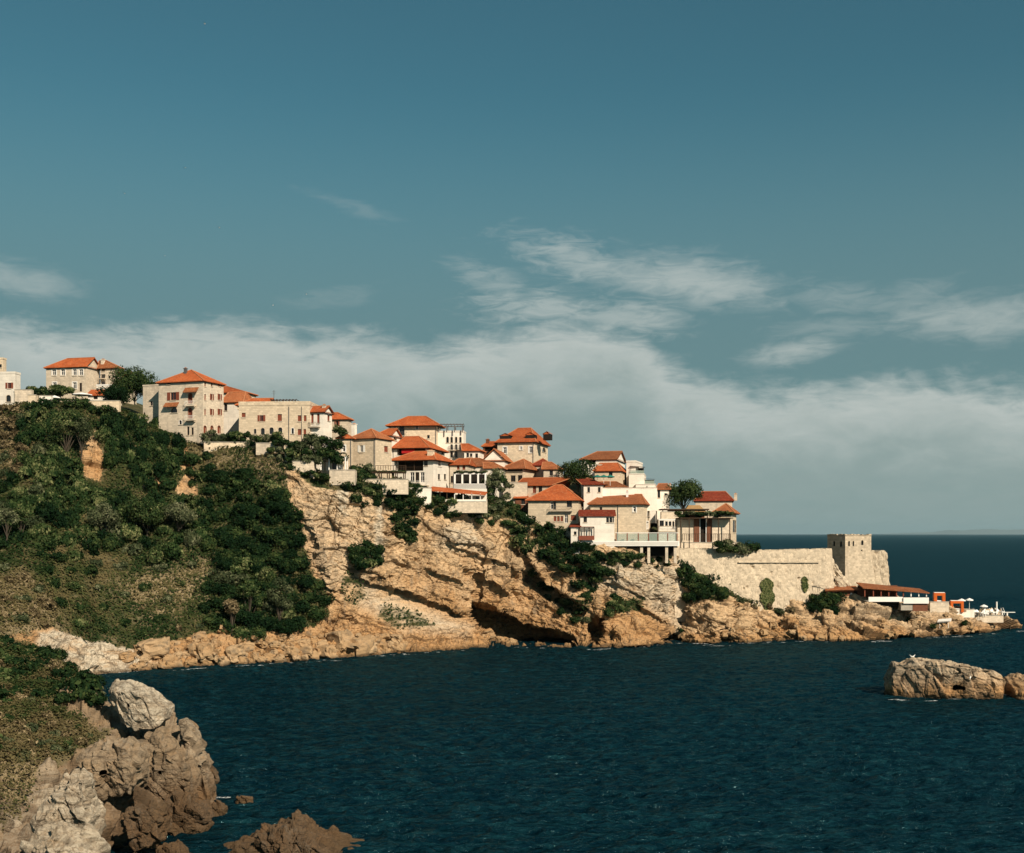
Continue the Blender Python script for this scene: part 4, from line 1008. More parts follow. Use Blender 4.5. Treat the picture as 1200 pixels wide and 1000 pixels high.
# tall pale house above the cliff
h = House('lower blank stone wing without a roof, left of the tall four storey house', (167.5, 186, 188), (452, 500), 26, 'pale', off=10, depth=8, found=12, name='house', cat='house')
h.wins_([('L', 177.5, 473, 2.6, 5, 'd'), ('L', 168.6, 485, 2, 3, 'd')]).flat(.3).finish()
h = House('tallest pale stone house of four storeys with a hipped roof above the overgrown cliff', (186, 238, 262), (446, 520), 30, 'pale', off=4, found=10)
h.wins_([('L', 197.5, 448.6, 4.2, 4.2, 'd'), ('L', 203, 464.5, 14, 8.4, 's'), ('L', 204, 480.5, 8, 6.4, 'a'), ('L', 223, 467, 4.6, 12, 'ac'), ('L', 222.8, 484.3, 4.6, 12, 'ac'), ('L', 211.5, 495, 3.6, 5, 'aw'),
         ('L', 220.5, 505, 2.2, 10, 'd'), ('L', 225.5, 505.5, 1.8, 8.6, 'd')])
for y_, st in ((449.5, 'c'), (465.5, 'c'), (483, 'c')):
    for x_, w_ in ((239.9, 1.9), (247.6, 4.4 if y_ > 455 else 1.8), (256.8, 4.8)): h.win('R', x_ + .6, y_, w_, 7, 'c' if w_ < 2 else 's')
for x_ in (240.2, 248.3, 256.6): h.win('R', x_, 503.5, 3.2, 9, 'ac')
h.awning('L', 194, 210, 472, 476.5).awning('L', 217, 233, 454.5, 459.5).balcony('L', 219, 230, 475.6, .9, 'whitep').balcony('L', 219, 230, 492.6, .9, 'whitep')
h.roof(433.5, inset=7).chimney(217.5, 431.8, .6, mat='metal').finish()

h = House('white walled house in the gap right of the tallest house, under a broad red roof', (262, 284, 300), (471, 507), 16, 'white', off=19, found=8)
h.wins_([('L', 264.3, 477.5, 4, 8, 'd')]).roof(459.5, x0=268, x1=288).finish()
h = House('higher red roofed house peeping out behind the broad red roof', (258, 286, 300), (459.5, 495), 18, 'pale', off=36, found=8)
h.roof(452.5, x0=262, x1=266).finish()
h = House('long tan stone house with a row of dark ground floor arches and roof terrace', (280, 363, 366), (475, 518), 5, 'tan', off=11, depth=10, found=8)
h.wins_([('L', 285.5, 486.5, 4.6, 5, 'c'), ('L', 306.5, 490.3, 9, 7, 's'), ('L', 327.8, 489.5, 5, 8, 'c'), ('L', 351, 490.3, 4.2, 7, 'c'), ('L', 357.6, 490.3, 3, 7, 'c'), ('L', 299, 505.5, 3.4, 6, 'a'), ('L', 308, 505.5, 5, 8, 'a'), ('L', 318.3, 504.8, 5.4, 8, 'a'), ('L', 328.5, 504.8, 5.4, 8, 'a'),
         ('L', 343, 505, 3.4, 7, 'aw'), ('L', 351, 506.5, 4.2, 7, 'c'), ('L', 357.2, 506, 2.4, 6, 'c')]).pipe('L', 338.5).pipe('L', 353.5, .08)
h.flat(.9).finish(); terrace_house = h
rf = House('low red roof covering the left end of the long arched house', (278, 313, 318), (474.4, 478), 5, 'tan', off=12, depth=8, found=.4, name='tiled_roof', cat='roof')
rf.roof(467, x0=296, x1=318, kind='half').finish()
h = House('narrow white house with tall red shutters and a balcony, right of the long arched house', (362.5, 379, 389), (482.5, 520), 22, 'white', off=11, found=8)
h.wins_([('L', 366, 490.5, 2.6, 11, 'c'), ('L', 373, 490.5, 2.6, 11, 'c'), ('R', 385.2, 490, 2.8, 7, 'c'), ('L', 381, 503, 2, 4, 'd')]).balcony('L', 363, 375.5, 500.5, .9)
h.roof(476, x0=362, x1=383, kind='half').chimney(380, 474.8, .8).finish()
h = House('small tan house with red shutters behind the narrow white house', (388, 408, 412), (491, 515), 14, 'pale', off=19, found=6)
h.wins_([('L', 395, 496.5, 6, 6, 's')]).roof(483.5, x0=388, x1=396).finish()
# many sided house
h = House('faceted stone house with white shutters and a tall white chimney at the cliff edge', (411, 440, 459), (513, 552), 36, 'tan', off=6, found=6)
h.wins_([('L', 423.6, 526, 8.4, 7.6, 'ws'), ('R', 452.5, 526.5, 4.5, 7, 'c')]).pipe('L', 439)
h.roof(502.5, inset=4.2).chimney(415, 497, .9, mat='white').finish()
h = House('low side wing with a narrow white window, left of the faceted stone house', (396, 412, 413), (513.5, 552), 10, 'tan', off=8, found=6)
h.wins_([('L', 403, 526, 3.4, 7.2, 'w')]).roof(508, inset=2.5).pipe('L', 411).finish()
# centre-left cluster
h = House('wide house on the ridge with a long red roof and a small white framed window', (458, 511, 516), (498.5, 530), 10, 'tan', off=34, found=6)
h.wins_([('L', 462.5, 503.5, 3, 6.5, 'w'), ('L', 471, 505.5, 6, 11, 'd'), ('L', 488.6, 501.3, 3, 4, 'w'), ('L', 502, 512, 3, 4, 'd')]).pipe('L', 510.6)
h.roof(488, x0=478, x1=499, over=1.2).balcony('L', 466, 477, 511, .8).finish()
h = House('white terrace tower with dark pergola on top and tiers of arched windows', (512, 543, 546), (506.5, 552), 8, 'white', off=32, depth=8, found=6, name='house')
for x_ in (524.5, 529.3, 534.6, 539.5): h.win('L', x_, 515.5, 3.2, 7, 'a')
for x_ in (529.3, 534.6, 539.5): h.win('L', x_, 524, 3.2, 6.4, 'a')
for x_ in (529.3, 534.6): h.win('L', x_, 532.5, 3.6, 8, 'a')
h.balcony('L', 526, 541, 527.5, .6).flat(.4).finish(); tower_terr = h
h = House('little gabled red roof with a dark arch between the ridge house and the faceted house', (441, 458, 469), (510, 530), 24, 'white', off=22, found=5)
h.wins_([('R', 463, 513, 4.5, 7, 'a'), ('L', 449, 516, 4, 5, 'd')]).roof(502.5, kind='half').finish()
h = House('house with a deep dark veranda and red cloth under a sweeping orange roof', (461, 500, 524), (524.5, 560), 18, 'white', off=16, found=5)
h.wins_([('L', 482, 529, 33, 9, 'v'), ('R', 508, 529.5, 3, 4, 'd'), ('R', 513.6, 530.5, 3.4, 6, 'a'), ('R', 518.4, 530.5, 2, 6, 'd')]).roof(511.5, x0=475, x1=491, over=.9).finish()
cl = MB().box(-1.6, 1.6, -.03, .03, -.5, .5).build('cloth', M['redcloth']); cl.location = h.c + h.ux * (h.face('L', 478.5, 529)[0]) - h.uy * (h.w2 / 2 + .25) + Vector((0, 0, h.face('L', 478.5, 529)[2])); cl.rotation_euler = (0, 0, -h.th)
tag(cl, 'red cloth hung over the rail of the deep dark veranda', 'cloth')
h = House('white corner house with dark upper veranda and tan chimney above the red lean-to roof', (462, 508, 528), (538.5, 574), 26, 'white', off=5, found=4)
h.wins_([('L', 480, 545.8, 32, 12, 'v'), ('L', 499, 542.5, 4.6, 7, 'd'), ('R', 515, 543.5, 4.4, 6.4, 'w'), ('R', 514.6, 559, 2.8, 6.6, 'd'), ('R', 521.6, 559, 2.6, 6.6, 'd'),
         ('L', 483, 559.5, 5, 12, 'g'), ('L', 489, 559.5, 4.4, 12, 'd'), ('L', 495, 559.5, 4.8, 12, 'g')]).balcony('L', 474, 503, 569, 1.2, 'whitep')
h.roof(529, x0=486, x1=506, over=1.0).chimney(505, 528.2, 1.3, mat='tan', yloc=-3.2).finish()
h = House('small white house with a steep red roof right of the terrace tower', (544, 562, 567), (528, 552), 14, 'white', off=24, found=5)
h.wins_([('L', 548, 533.5, 3, 5, 'd'), ('L', 558.5, 534.5, 3.2, 6, 'd'), ('L', 552, 533.5, 2, 4, 'd')]).roof(520, x0=540, x1=549).finish()
h = House('house of pale walls with red doors left of the white arcade', (527, 548, 556), (544.5, 576), 14, 'pale', off=9, found=5)
h.wins_([('L', 537, 547.5, 3, 6.4, 'c'), ('L', 543.6, 547.2, 3.4, 7.2, 'c'), ('L', 530, 562, 4, 8, 'd')]).roof(537.5, x0=538, x1=552).finish()
h = House('broad old orange roof running right behind the white arcade', (548, 582, 592), (546, 570), 12, 'white', off=14, found=5)
h.wins_([('L', 571, 549.5, 3, 3.4, 'd')]).roof(537, x0=546, x1=562, mat='tiles_old').finish()
h = House('low white house with two tiny red windows under an old orange roof', (569, 588, 592), (548.5, 566), 12, 'white', off=12, found=5)
h.wins_([('L', 578.8, 551.5, 2.4, 4, 'c'), ('L', 584.4, 551.5, 2.4, 4, 'c')]).roof(542, x0=566, x1=578, mat='tiles_old').finish()
h = House('white gabled cottage with three dark windows in front of the great dormered house', (567, 591, 604), (542, 566), 12, 'white', off=24, found=5)
h.wins_([('L', 575, 539.6, 2.2, 4, 'd'), ('L', 584, 540.3, 2.2, 4.6, 'd'), ('L', 592.5, 541, 2.4, 3, 'd')])
h.ze += 3.2 * .19; h.roof(528.5, kind='gable', axis='y').finish()
h = House('dark timbered top floor with a red roof and chimney left of the great dormered house', (566, 583, 586), (523, 545), 12, 'brown_wall', off=48, found=5)
h.wins_([('L', 574, 526, 12, 5, 'v')]).roof(517.5, x0=572, x1=583, kind='half').chimney(571.6, 515.2, .9, mat='brown_wall').finish()
# great dormered house
h = House('great square stone house with dormers in its hipped red roof above mid town', (583, 626, 647), (517.5, 550), 22, 'tan', off=40, found=6)
h.wins_([('L', 591.7, 528, 4.2, 7.6, 'w'), ('L', 610.6, 525.5, 3, 4, 'w'), ('L', 622, 527.3, 4.2, 7.6, 'w'), ('R', 637.3, 527, 5.4, 6, 'a'), ('R', 643.2, 525.2, 1.6, 3.2, 'd'), ('R', 645.5, 525.2, 1.4, 3.2, 'd'), ('L', 592.3, 541.5, 3.2, 4, 'd')]).pipe('L', 624.8)
h.roof(501.8, x0=607, x1=622, over=.7)
for x0_, x1_, yb_, yt_ in ((585.5, 599, 514.5, 509.5), (616, 627, 515, 508.5), (636.5, 645, 513.5, 507.5)):
    q0 = h.face('L', x0_, yb_, 1.2); q1 = h.face('L', x1_, yt_, 1.2); yy = q0[1]
    mb = MB().box(q0[0], q1[0], yy, yy + 2.4, q0[2] - .5, q1[2] - .3); dm = mb.build('dormer', M['dark'], h.ro)
    dm2 = MB(); m_ = (q0[0] + q1[0]) / 2; zt = q1[2] - .3
    for sg in (-1, 1):
        dm2.poly([(m_, yy - .25, zt + .75), (m_, yy + 2.6, zt + .75), (m_ + sg * ((q1[0] - q0[0]) / 2 + .25), yy + 2.6, zt), (m_ + sg * ((q1[0] - q0[0]) / 2 + .25), yy - .25, zt)])
    dm2.poly([(q0[0], yy - .02, zt), (q1[0], yy - .02, zt), (m_, yy - .02, zt + .68)])
    dm2.build('dormer_roof', M['tiles'], h.ro)
h.finish()
h = House('house with green fascia and dark doors under a four sided orange roof', (589, 613, 637), (549, 580), 30, 'tan', off=20, found=5)
h.wins_([('L', 601.3, 561, 5.6, 7.4, 'd'), ('L', 609.4, 561, 5.2, 8, 'd'), ('L', 601, 550.8, 23, 3, 'd')]).roof(538, inset=5, over=.9).pipe('R', 632).finish()
h = House('dark red roof tucked beneath the great dormered house', (624, 645, 648), (545, 562), 14, 'pale', off=30, found=5)
h.roof(537.5, mat='tiles_red').finish()
h = House('tan house with two windows under a shallow orange roof left of the dark round tree', (637, 655, 660), (549.5, 574), 14, 'pale', off=24, found=5)
h.wins_([('L', 646, 554.5, 4, 6, 'd'), ('L', 655, 554.5, 2.6, 5.4, 'd')]).roof(541.5, x0=636, x1=646).finish()
h = House('long low roofed house with brown panels behind the big front hip roof', (606, 645, 683), (568.5, 590), 24, 'pale', off=11, found=5)
h.wins_([('L', 616, 574, 4.4, 8.4, 'd'), ('L', 633.2, 573.6, 4.2, 7.2, 'd'), ('L', 626.3, 573.5, 4, 9, 'c'), ('L', 608.4, 584, 3, 6, 'd')]).roof(560, x0=613, x1=672).finish()
h = House('tiny red roofed porch at the left end of the big front hip roof', (604, 618, 622), (583.5, 600), 10, 'brown_wall', off=7, found=4, name='porch', cat='porch')
h.wins_([('L', 613, 588.6, 4.4, 5, 'd')]).roof(576.5).finish()
h = House('front stone house under the biggest hipped red roof, near the dark bushes of the cliff', (619, 678, 693), (586, 622), 12, 'tan', off=3.5, found=5)
h.wins_([('L', 646.8, 592.4, 2.6, 9, 'g'), ('L', 650, 592.6, 3, 9, 'd'), ('L', 667.2, 590.6, 6, 8, 'd'), ('L', 672, 607, 6, 6.4, 'c'), ('L', 650.4, 608, 2.8, 6, 'c'), ('L', 654.4, 608, 2.4, 6, 'c'), ('L', 658.4, 608, 2.8, 6, 'c'), ('L', 663.5, 608, 4, 10, 'g'),
         ('R', 681.6, 590.4, 1.8, 8, 'c'), ('R', 685.8, 590.4, 1.8, 8, 'c'), ('R', 690, 590.4, 1.8, 8, 'c')]).roof(568.2, x0=651, x1=659, over=.7).balcony('L', 644, 671, 598.6, .9).finish()
# right middle
h = House('white house with a wooden gallery under the top right hipped roof', (681, 722, 735), (538, 562), 20, 'white', off=36, found=5)
h.wins_([('L', 692.5, 541.6, 11, 5.6, 'v'), ('L', 706, 538.8, 2.4, 2.6, 'd'), ('R', 727.4, 538.6, 4, 6.4, 'd')]).roof(529.2, x0=700, x1=729, kind='half', mat='tiles_old').finish()
h = House('square tan house with one dark window behind the green parasols', (697, 727, 737), (551.5, 574), 18, 'tan', off=24, found=5)
h.wins_([('L', 715.6, 556, 4.4, 6.4, 'd'), ('R', 734, 564.5, 2.6, 7, 'c')]).roof(542.6, x0=703, x1=724).chimney(703, 544.2, 1.0).finish()
h = House('white block house of stepped terraces with reddish canopy, upper step', (734, 745, 753), (541.5, 580), 22, 'white', off=30, found=5)
h.flat(.4).finish()
h = House('white block house of stepped terraces with glass balustrade, middle step', (737, 755, 757), (556, 584), 12, 'white', off=25, depth=8, found=5)
h.flat(.2).finish(); step_a = h
h = House('white block house of stepped terraces, lowest step on the right', (745, 768, 770), (568, 590), 12, 'white', off=21, depth=8, found=5)
h.pipe('L', 758.3).flat(.2).finish(); step_b = h
h = House('white walled house with two pale shuttered windows under a dark red roof', (684, 706, 711), (567.5, 586), 12, 'white', off=13, found=4)
h.wins_([('L', 689.8, 574, 2.2, 6, 'd'), ('L', 702.2, 574, 2.2, 6, 'd')]).roof(560.5, x0=674, x1=690, mat='tiles_red').finish()
h = House('low white house with an old orange roof left of the stepped white terraces', (706, 736, 742), (572.5, 588), 10, 'white', off=14, found=4)
h.wins_([('L', 727, 577.4, 1.6, 5, 'd'), ('L', 714, 570.4, 6, 3, 'd')]).roof(564.5, x0=700, x1=722, mat='tiles_old').finish()
h = House('tan stone corner house with a white gable of arched windows over the restaurant deck', (692, 754, 774), (590.5, 634), 18, 'tan', off=2.5, found=3)
h.wins_([('L', 704.2, 597, 3, 5.2, 'd'), ('L', 743.6, 597, 3.2, 6.6, 'w'), ('R', 759.6, 599.5, 3.6, 12, 'aw'), ('R', 766.8, 599.5, 3.8, 12, 'aw'), ('R', 758.7, 616, 2.4, 8.4, 'w'), ('R', 766.8, 616, 3, 9, 'aw')]).pipe('L', 724)
h.roof(579.5, x0=706, x1=752, over=.7).chimney(735, 576, .5, mat='whitep').finish()
h = House('white front house with a sloping red lean-to roof beside the restaurant deck', (680, 720, 723), (604.5, 634), 4, 'white', off=-.6, depth=5, found=3)
h.wins_([('L', 685.8, 609, 4, 6.4, 'd'), ('L', 712, 609.5, 1.8, 6, 'd'), ('L', 715.8, 609.5, 1.8, 6, 'd'), ('L', 719.4, 609.5, 1.4, 6, 'd')]).shed(597.5, 'tiles_red').finish()
h = House('little white hut with a red lean-to roof at the left end of the restaurant deck', (669, 679, 683), (617, 634), 12, 'white', off=-1.5, found=3, name='hut', cat='hut')
h.wins_([('L', 674, 625, 2, 4, 'd')]).shed(611.5, 'tiles_red').finish()
h = House('white annex with square openings right of the corner house with arched windows', (772, 791, 794), (609.5, 634), 8, 'white', off=3, depth=6, found=3, name='annex', cat='annex')
h.wins_([('L', 775.4, 613.5, 5, 6.4, 'd'), ('L', 781, 613.8, 2.2, 5.4, 'd'), ('L', 785.2, 613.8, 2, 5.4, 'd'), ('L', 789.4, 615, 3.2, 8.4, 'a')]).flat(.25, 'whitep').balcony('L', 773, 792, 622.6, .5, 'whitep').finish()
h = House('small house with a pale red roof right of the stepped white terraces', (770, 784, 788), (573.5, 592), 12, 'white', off=25, found=4)
h.wins_([('L', 771.6, 579, 4, 9, 'd'), ('L', 780, 579.5, 3, 2.6, 'd')]).roof(566.8, x0=772, x1=782, mat='tiles_old').chimney(785, 567.5, .9).finish()
h = House('tan house under the last dark red roof before the open sea', (815, 858, 866), (586.5, 618), 14, 'pale', off=20, found=4)
h.wins_([('L', 851, 592, 2, 3, 'd')]).roof(576, x0=823, x1=850, mat='tiles_red').chimney(862, 578.8, .8).finish()
h = House('outermost tan house with a pyramid roof and a tall dark opening by the sea', (838, 857, 866), (600.8, 637), 22, 'tan', off=6, found=4)
h.wins_([('R', 861.4, 617, 5.2, 14, 'd')]).roof(590.2, over=.9).finish()
# ------------------------------------------------------------------ pixel helpers for walls and terraces
def cD(x, off=0.0): return float(crest_D(x)) + off
def zpx(y, d): return CZ + (626 - y) * d / F
def xpx(x, d): return (x - 600) * d / F
def rough_wall(name, label, a, b, ytop, zbot, thick, mat='fort', cat='wall', nx=120, nz=24, rough=0.16, top_rag=0.15, batter=0.0, seed=0, lumps=()):
    """a, b: (pixel column, distance) of the ends; ytop: pixel rows along the top"""
    A = Vector((xpx(*a), a[1], 0)); Bv = Vector((xpx(*b), b[1], 0)); d = (Bv - A); L = d.length; d.normalize(); n = Vector((d.y, -d.x, 0))
    u = np.linspace(0, 1, nx); px = a[0] + (b[0] - a[0]) * u; dist = a[1] + (b[1] - a[1]) * u
    zt = CZ + (626 - np.interp(px, *ytop)) * dist / F
    base = Vector((A + Bv) / 2); base.z = zbot
    w = np.linspace(0, 1, nz)
    prof = np.concatenate([w, [1.0, 1.0]])            # front rows, then the top edge and the back edge
    V = np.zeros((nz + 3, nx, 3))
    for i in range(nz + 3):
        ww = min(i / (nz - 1), 1.0)
        z = zbot + (zt - zbot) * ww if i < nz else (zt if i < nz + 2 else np.full(nx, zbot))
        o = batter * (1 - ww) if i < nz else (-thick * 0.5 if i == nz else -thick)
        V[i, :, 0] = A.x + d.x * L * u + n.x * o; V[i, :, 1] = A.y + d.y * L * u + n.y * o; V[i, :, 2] = z
    V[nz + 1, :, 2] = zt
    nn = np.array(n)
    fr = V[:nz]; off = rough * (fbm(fr, 1.6, 4, 800 + seed) + 0.8 * cells(fr, 0.8, 820 + seed, .8)[0])
    for (lx, ly, lr, la) in lumps:
        dd = np.hypot((np.repeat(px[None, :], nz, 0) - lx), (626 - (fr[..., 2] - CZ) * F / fr[..., 1] - ly)); off = off + la * np.exp(-(dd / lr) ** 2)
    V[:nz] = fr + nn * off[..., None]
    jag = top_rag * cells(np.stack([u * L, 0 * u, 0 * u + seed], -1), 0.7, 840 + seed, 0.2)[0]
    V[nz - 1:nz + 2, :, 2] += jag
    mb = MB(); mb.v = [tuple(p) for p in (V.reshape(-1, 3) - np.array(base))]
    mb.f = [tuple(q) for q in grid_quads(nz + 3, nx).tolist()]
    for col in (0, nx - 1):
        f_ = [i * nx + col for i in range(nz + 3)]; mb.f.append(tuple(f_ if col == 0 else f_[::-1]))
    o = mb.build(name, M[mat], loc=base)
    if label: tag(o, label, cat)
    return o, A, d, n, L
# the long fortress wall
Da, Db = cD(806, 1.0), cD(974, 0.0)
fw, A_, d_, n_, L_ = rough_wall('fortress_wall', 'long weathered pale stone fortress wall running from the restaurant to the ruined tower', (788, Da - 2), (975, Db), ([788, 840, 882, 884, 905, 930, 972], [642.5, 643, 644, 644.8, 644.6, 643.8, 643]), -4 + 8, 2.4, nx=260, nz=44, rough=0.17, top_rag=.25, batter=1.6, seed=1,
                                lumps=((878, 664, 2, -.4), (880, 665, 1.4, -.5), (901, 672, 1.4, -.6), (933, 678, 1.2, -.6), (908, 688, 1.4, -.5), (872, 688, 1.3, -.5), (950, 684, 1.2, -.5), (868, 690, 1.2, -.5)))
mb = MB()
ya = 659.0
for x0_ in np.arange(862, 957, 2.0):
    for k in range(1):
        t0, t1 = (x0_ - 788) / (975 - 788), (x0_ + 2.05 - 788) / (975 - 788)
        p0 = A_ + d_ * L_ * t0 + n_ * .62; p1 = A_ + d_ * L_ * t1 + n_ * .62
        p0.z = zpx(ya, p0.y) - fw.location.z; p1.z = zpx(ya - .02, p1.y) - fw.location.z
        mb.bar((p0.x - fw.location.x, p0.y - fw.location.y, p0.z), (p1.x - fw.location.x, p1.y - fw.location.y, p1.z), .34, .26)
mb.build('string_course', M['fort'], fw)
# ruined tower
T = House('ruined square stone tower with small arched openings, sunlit on its right side', (969.5, 990.5, 1021), (627.5, 700), 60, 'fort', off=7.0, found=8, name='tower', cat='tower')
T.wins_([('L', 977.5, 637, 2.6, 6, 'a'), ('L', 985.5, 637.6, 3.2, 6.6, 'a'), ('R', 994.8, 637, 2.4, 6.4, 'a'), ('R', 1000, 637, 1.8, 6.4, 'a'), ('R', 1010.4, 636, 3, 6, 'a'), ('R', 1010, 645.5, 2, 2.4, 'd'), ('R', 1012, 655.5, 2, 2.4, 'd'), ('R', 1021, 657, 2, 2.4, 'd')])
T.finish()
for ch in list(T.root.children):
    if ch.name.startswith('window'):
        for c2 in list(ch.children):
            if c2.name.startswith('sill'): bpy.data.objects.remove(c2)
        ch.data.materials[0] = M['fort']
a, b = T.w1 / 2, T.w2 / 2; mb = MB(); rr = random.Random(5)
def edge_blocks(p, q, n):
    for i in range(n):
        t0, t1 = i / n, (i + .96) / n; hh = rr.uniform(.05, .38)
        x0, x1 = p[0] + (q[0] - p[0]) * t0, p[0] + (q[0] - p[0]) * t1; y0, y1 = p[1] + (q[1] - p[1]) * t0, p[1] + (q[1] - p[1]) * t1
        mb.box(min(x0, x1) - (.22 if x0 == x1 else 0), max(x0, x1) + (.22 if x0 == x1 else 0), min(y0, y1) - (.22 if y0 == y1 else 0), max(y0, y1) + (.22 if y0 == y1 else 0), T.ze - .05, T.ze + hh)
edge_blocks((-a, -b + .1), (a, -b + .1), 11); edge_blocks((a - .1, -b), (a - .1, b), 9); edge_blocks((-a, b - .1), (a, b - .1), 9); edge_blocks((-a + .1, -b), (-a + .1, b), 9)
mb.build('broken_parapet', M['fort'], T.root)
# battered foot of the tower
mb = MB(); zt, zb_ = T.ze * .45, -8; ex = 2.0
P4 = lambda e, z: [(-a - e, -b - e, z), (a + e, -b - e, z), (a + e, b + e, z), (-a - e, b + e, z)]
lo_, hi_ = P4(ex, zb_), P4(.06, T.ze * .62)
for i in range(4): mb.poly([lo_[i], lo_[(i + 1) % 4], hi_[(i + 1) % 4], hi_[i]])
mb.build('battered_base', M['fort'], T.root)
r = outline_rock('rubble_buttress', [(966, 655), (970, 648), (976, 656), (982, 668), (990, 676), (998, 688), (992, 698), (972, 700), (962, 690), (962, 668)], cD(978, 2.0), 3.0, M['fort'], seed=911, nt_=90, nr=30, size=.5, pale=.4, warm_h=1)
uvl = r.data.uv_layers.new(name='UVMap'); lv_ = np.zeros(len(r.data.loops), np.int32); r.data.loops.foreach_get('vertex_index', lv_); co_ = np.zeros(len(r.data.vertices) * 3); r.data.vertices.foreach_get('co', co_)
uvl.data.foreach_set('uv', co_.reshape(-1, 3)[lv_][:, [0, 2]].ravel()); r.data.update()
tag(r, 'sloping mound of broken masonry in the angle of the fortress wall and ruined tower', 'ruin')
rough_wall('fortress_wall', 'broken end of the fortress wall standing right of the ruined tower', (1016, cD(1016, 15)), (1040, cD(1040, 16)), ([1014, 1026, 1027, 1037, 1039, 1040], [645, 645, 646, 645.5, 648, 654]), 2, 2.2, nx=60, nz=30, rough=.3, top_rag=.5, batter=2.2, seed=9, lumps=((1027, 648, 2.4, -.8), (1024, 664, 1.6, -.7), (1029, 664, 1.6, -.7), (1033, 666, 2, -.7)))
# ------------------------------------------------------------------ restaurant deck
Dk = cD(740, -1.8); X_ = lambda x: xpx(x, Dk); Z_ = lambda y: zpx(y, Dk)
dk = empty('restaurant_deck', (X_(738), Dk, Z_(640)), 0, 'white edged restaurant deck on posts over the cliff with a glass balustrade', 'deck')
L0 = lambda x: X_(x) - X_(738); H0 = lambda y: Z_(y) - Z_(640)
MB().box(L0(681), L0(796), 0, 7, H0(640), H0(638.4)).build('floor_slab', M['concrete'], dk)
mb = MB().box(L0(681), L0(796), -.2, -.03, H0(640), H0(634.2)); mb.box(L0(681) - .2, L0(681), -.2, 6, H0(640), H0(634.2)); mb.build('parapet', M['whitep'], dk)
mb = MB()
for x in np.arange(684, 795, 1.1): mb.box(L0(x), L0(x) + .06, -.24, -.21, H0(639.2), H0(635.2))
mb.build('slats', M['concrete'], dk)
for x in (722, 735, 748, 760, 771, 782.5, 793.5):
    MB().box(L0(x) - .1, L0(x) + .1, -.12, .08, H0(634.2), H0(625)).build('post', M['shutter'], dk)
for x0_, x1_ in ((722, 735), (735, 748), (748, 760), (760, 771), (771, 782.5), (782.5, 793.5)):
    MB().box(L0(x0_) + .11, L0(x1_) - .11, -.04, 0, H0(634.2), H0(625.5)).build('glass_panel', M['bglass'], dk)
MB().box(L0(721), L0(795), -.14, .1, H0(625), H0(624.3)).build('handrail', M['whitep'], dk)
for x in (752, 760.5, 781.5, 791.5): MB().box(L0(x) - .32, L0(x) + .32, .3, .9, H0(660), H0(640) - .01).build('pillar', M['pale'], dk)
MB().box(L0(745), L0(792), 2.6, 2.8, H0(652), H0(640) - .01).build('back_wall', M['dark'], dk)  # near-black sheet standing in for the shade in the gap under the deck
# potted plants and tables on the deck
pot_spots = [(695, 632.5), (705, 632), (713, 632.6), (718, 632), (729, 632), (741, 633)]
# terraces, retaining walls and small walls of the town
EXT = 1.4
def wall_box(label, x0, x1, y0, y1, off, depth, mat, name='retaining_wall', cat='wall', cap=True):
    xm = (x0 + x1) / 2; d = cD(xm, off); b = Vector((xpx(xm, d), d, zpx(y1, d)))
    w = (x1 - x0) * d / F / 2; h = (y1 - y0) * d / F
    r0 = empty(name, b, 0, label, cat)
    nx = max(2, int(w * 2 / .8)); rr = random.Random(int(x0 * 7 + y0)); mb = MB(); EXT = 0.4 if name in ('plinth', 'quay_wall') else 1.4
    for i in range(nx):           # coursed blocks, not one slab
        a0, a1 = -w + 2 * w * i / nx, -w + 2 * w * (i + 1) / nx; j = rr.uniform(0, .05)
        mb.poly([(a0, -j, -EXT), (a1, -j, -EXT), (a1, -j, h), (a0, -j, h)])
    mb.poly([(-w, depth, -EXT), (-w, depth, h), (w, depth, h), (w, depth, -EXT)]); mb.poly([(-w, -.02, h - .02), (w, -.02, h - .02), (w, depth, h - .02), (-w, depth, h - .02)])
    mb.poly([(-w, -.02, -EXT), (-w, -.02, h), (-w, depth, h), (-w, depth, -EXT)][::-1]); mb.poly([(w, -.02, -EXT), (w, -.02, h), (w, depth, h), (w, depth, -EXT)])
    mb.build('wall', M[mat], r0)
    if cap: MB().box(-w - .06, w + .06, -.12, min(depth, .45), h - .015, h + .11).build('coping', M['concrete' if mat != 'whitep' else 'whitep'], r0)
    return r0
wall_box('rough stone wall on the crest right of the white house at the left edge', 17, 37, 457, 485, 2, 1.2, 'pale')
wall_box('dark narrow stone wall dropping down the overgrown crest at the far left', 33, 42, 463, 505, -3, 1.5, 'tan')
wall_box('pale curved ramp wall descending the crest left of the white parasol', 46, 60, 464, 482, -1, 1.2, 'white')
wall_box('low stone terrace wall under the white parasol on the hilltop', 62, 140, 470, 477, 3, 1.0, 'tan')
wall_box('pale strip of wall on the slope left of the tallest house', 128, 164, 489, 494, 1, .8, 'pale')
wall_box('low garden wall along the cliff top right of the tallest house', 239, 306, 518.5, 524, .2, .8, 'tan')
wall_box('white garden wall below the dark arches of the long house', 300, 332, 519.5, 526, .2, .8, 'pale')
wall_box('tan end wall at the cliff top under the long arched house', 334, 342, 524, 548, .5, 2, 'tan')
wall_box('broad white terrace wall left of the white pergola', 343, 368, 541, 555, .5, 3, 'pale')
wall_box('white stone terrace wall under the white pergola and faceted house', 386, 416, 551, 561, -.3, 3, 'pale')
wall_box('long pale wall along the cliff top below the vine pergola', 414, 478, 562, 572, -.5, 1.5, 'pale')
wall_box('white terrace wall below the white corner house', 476, 505, 572, 585, -.5, 2.5, 'white')
wall_box('pale band of wall under the long red lean-to roof', 500, 571, 586, 594, -2.0, 2, 'pale')
wall_box('small pale wall with a little fence among the bushes of the cliff', 599, 626, 607, 622, -1, 1, 'tan')
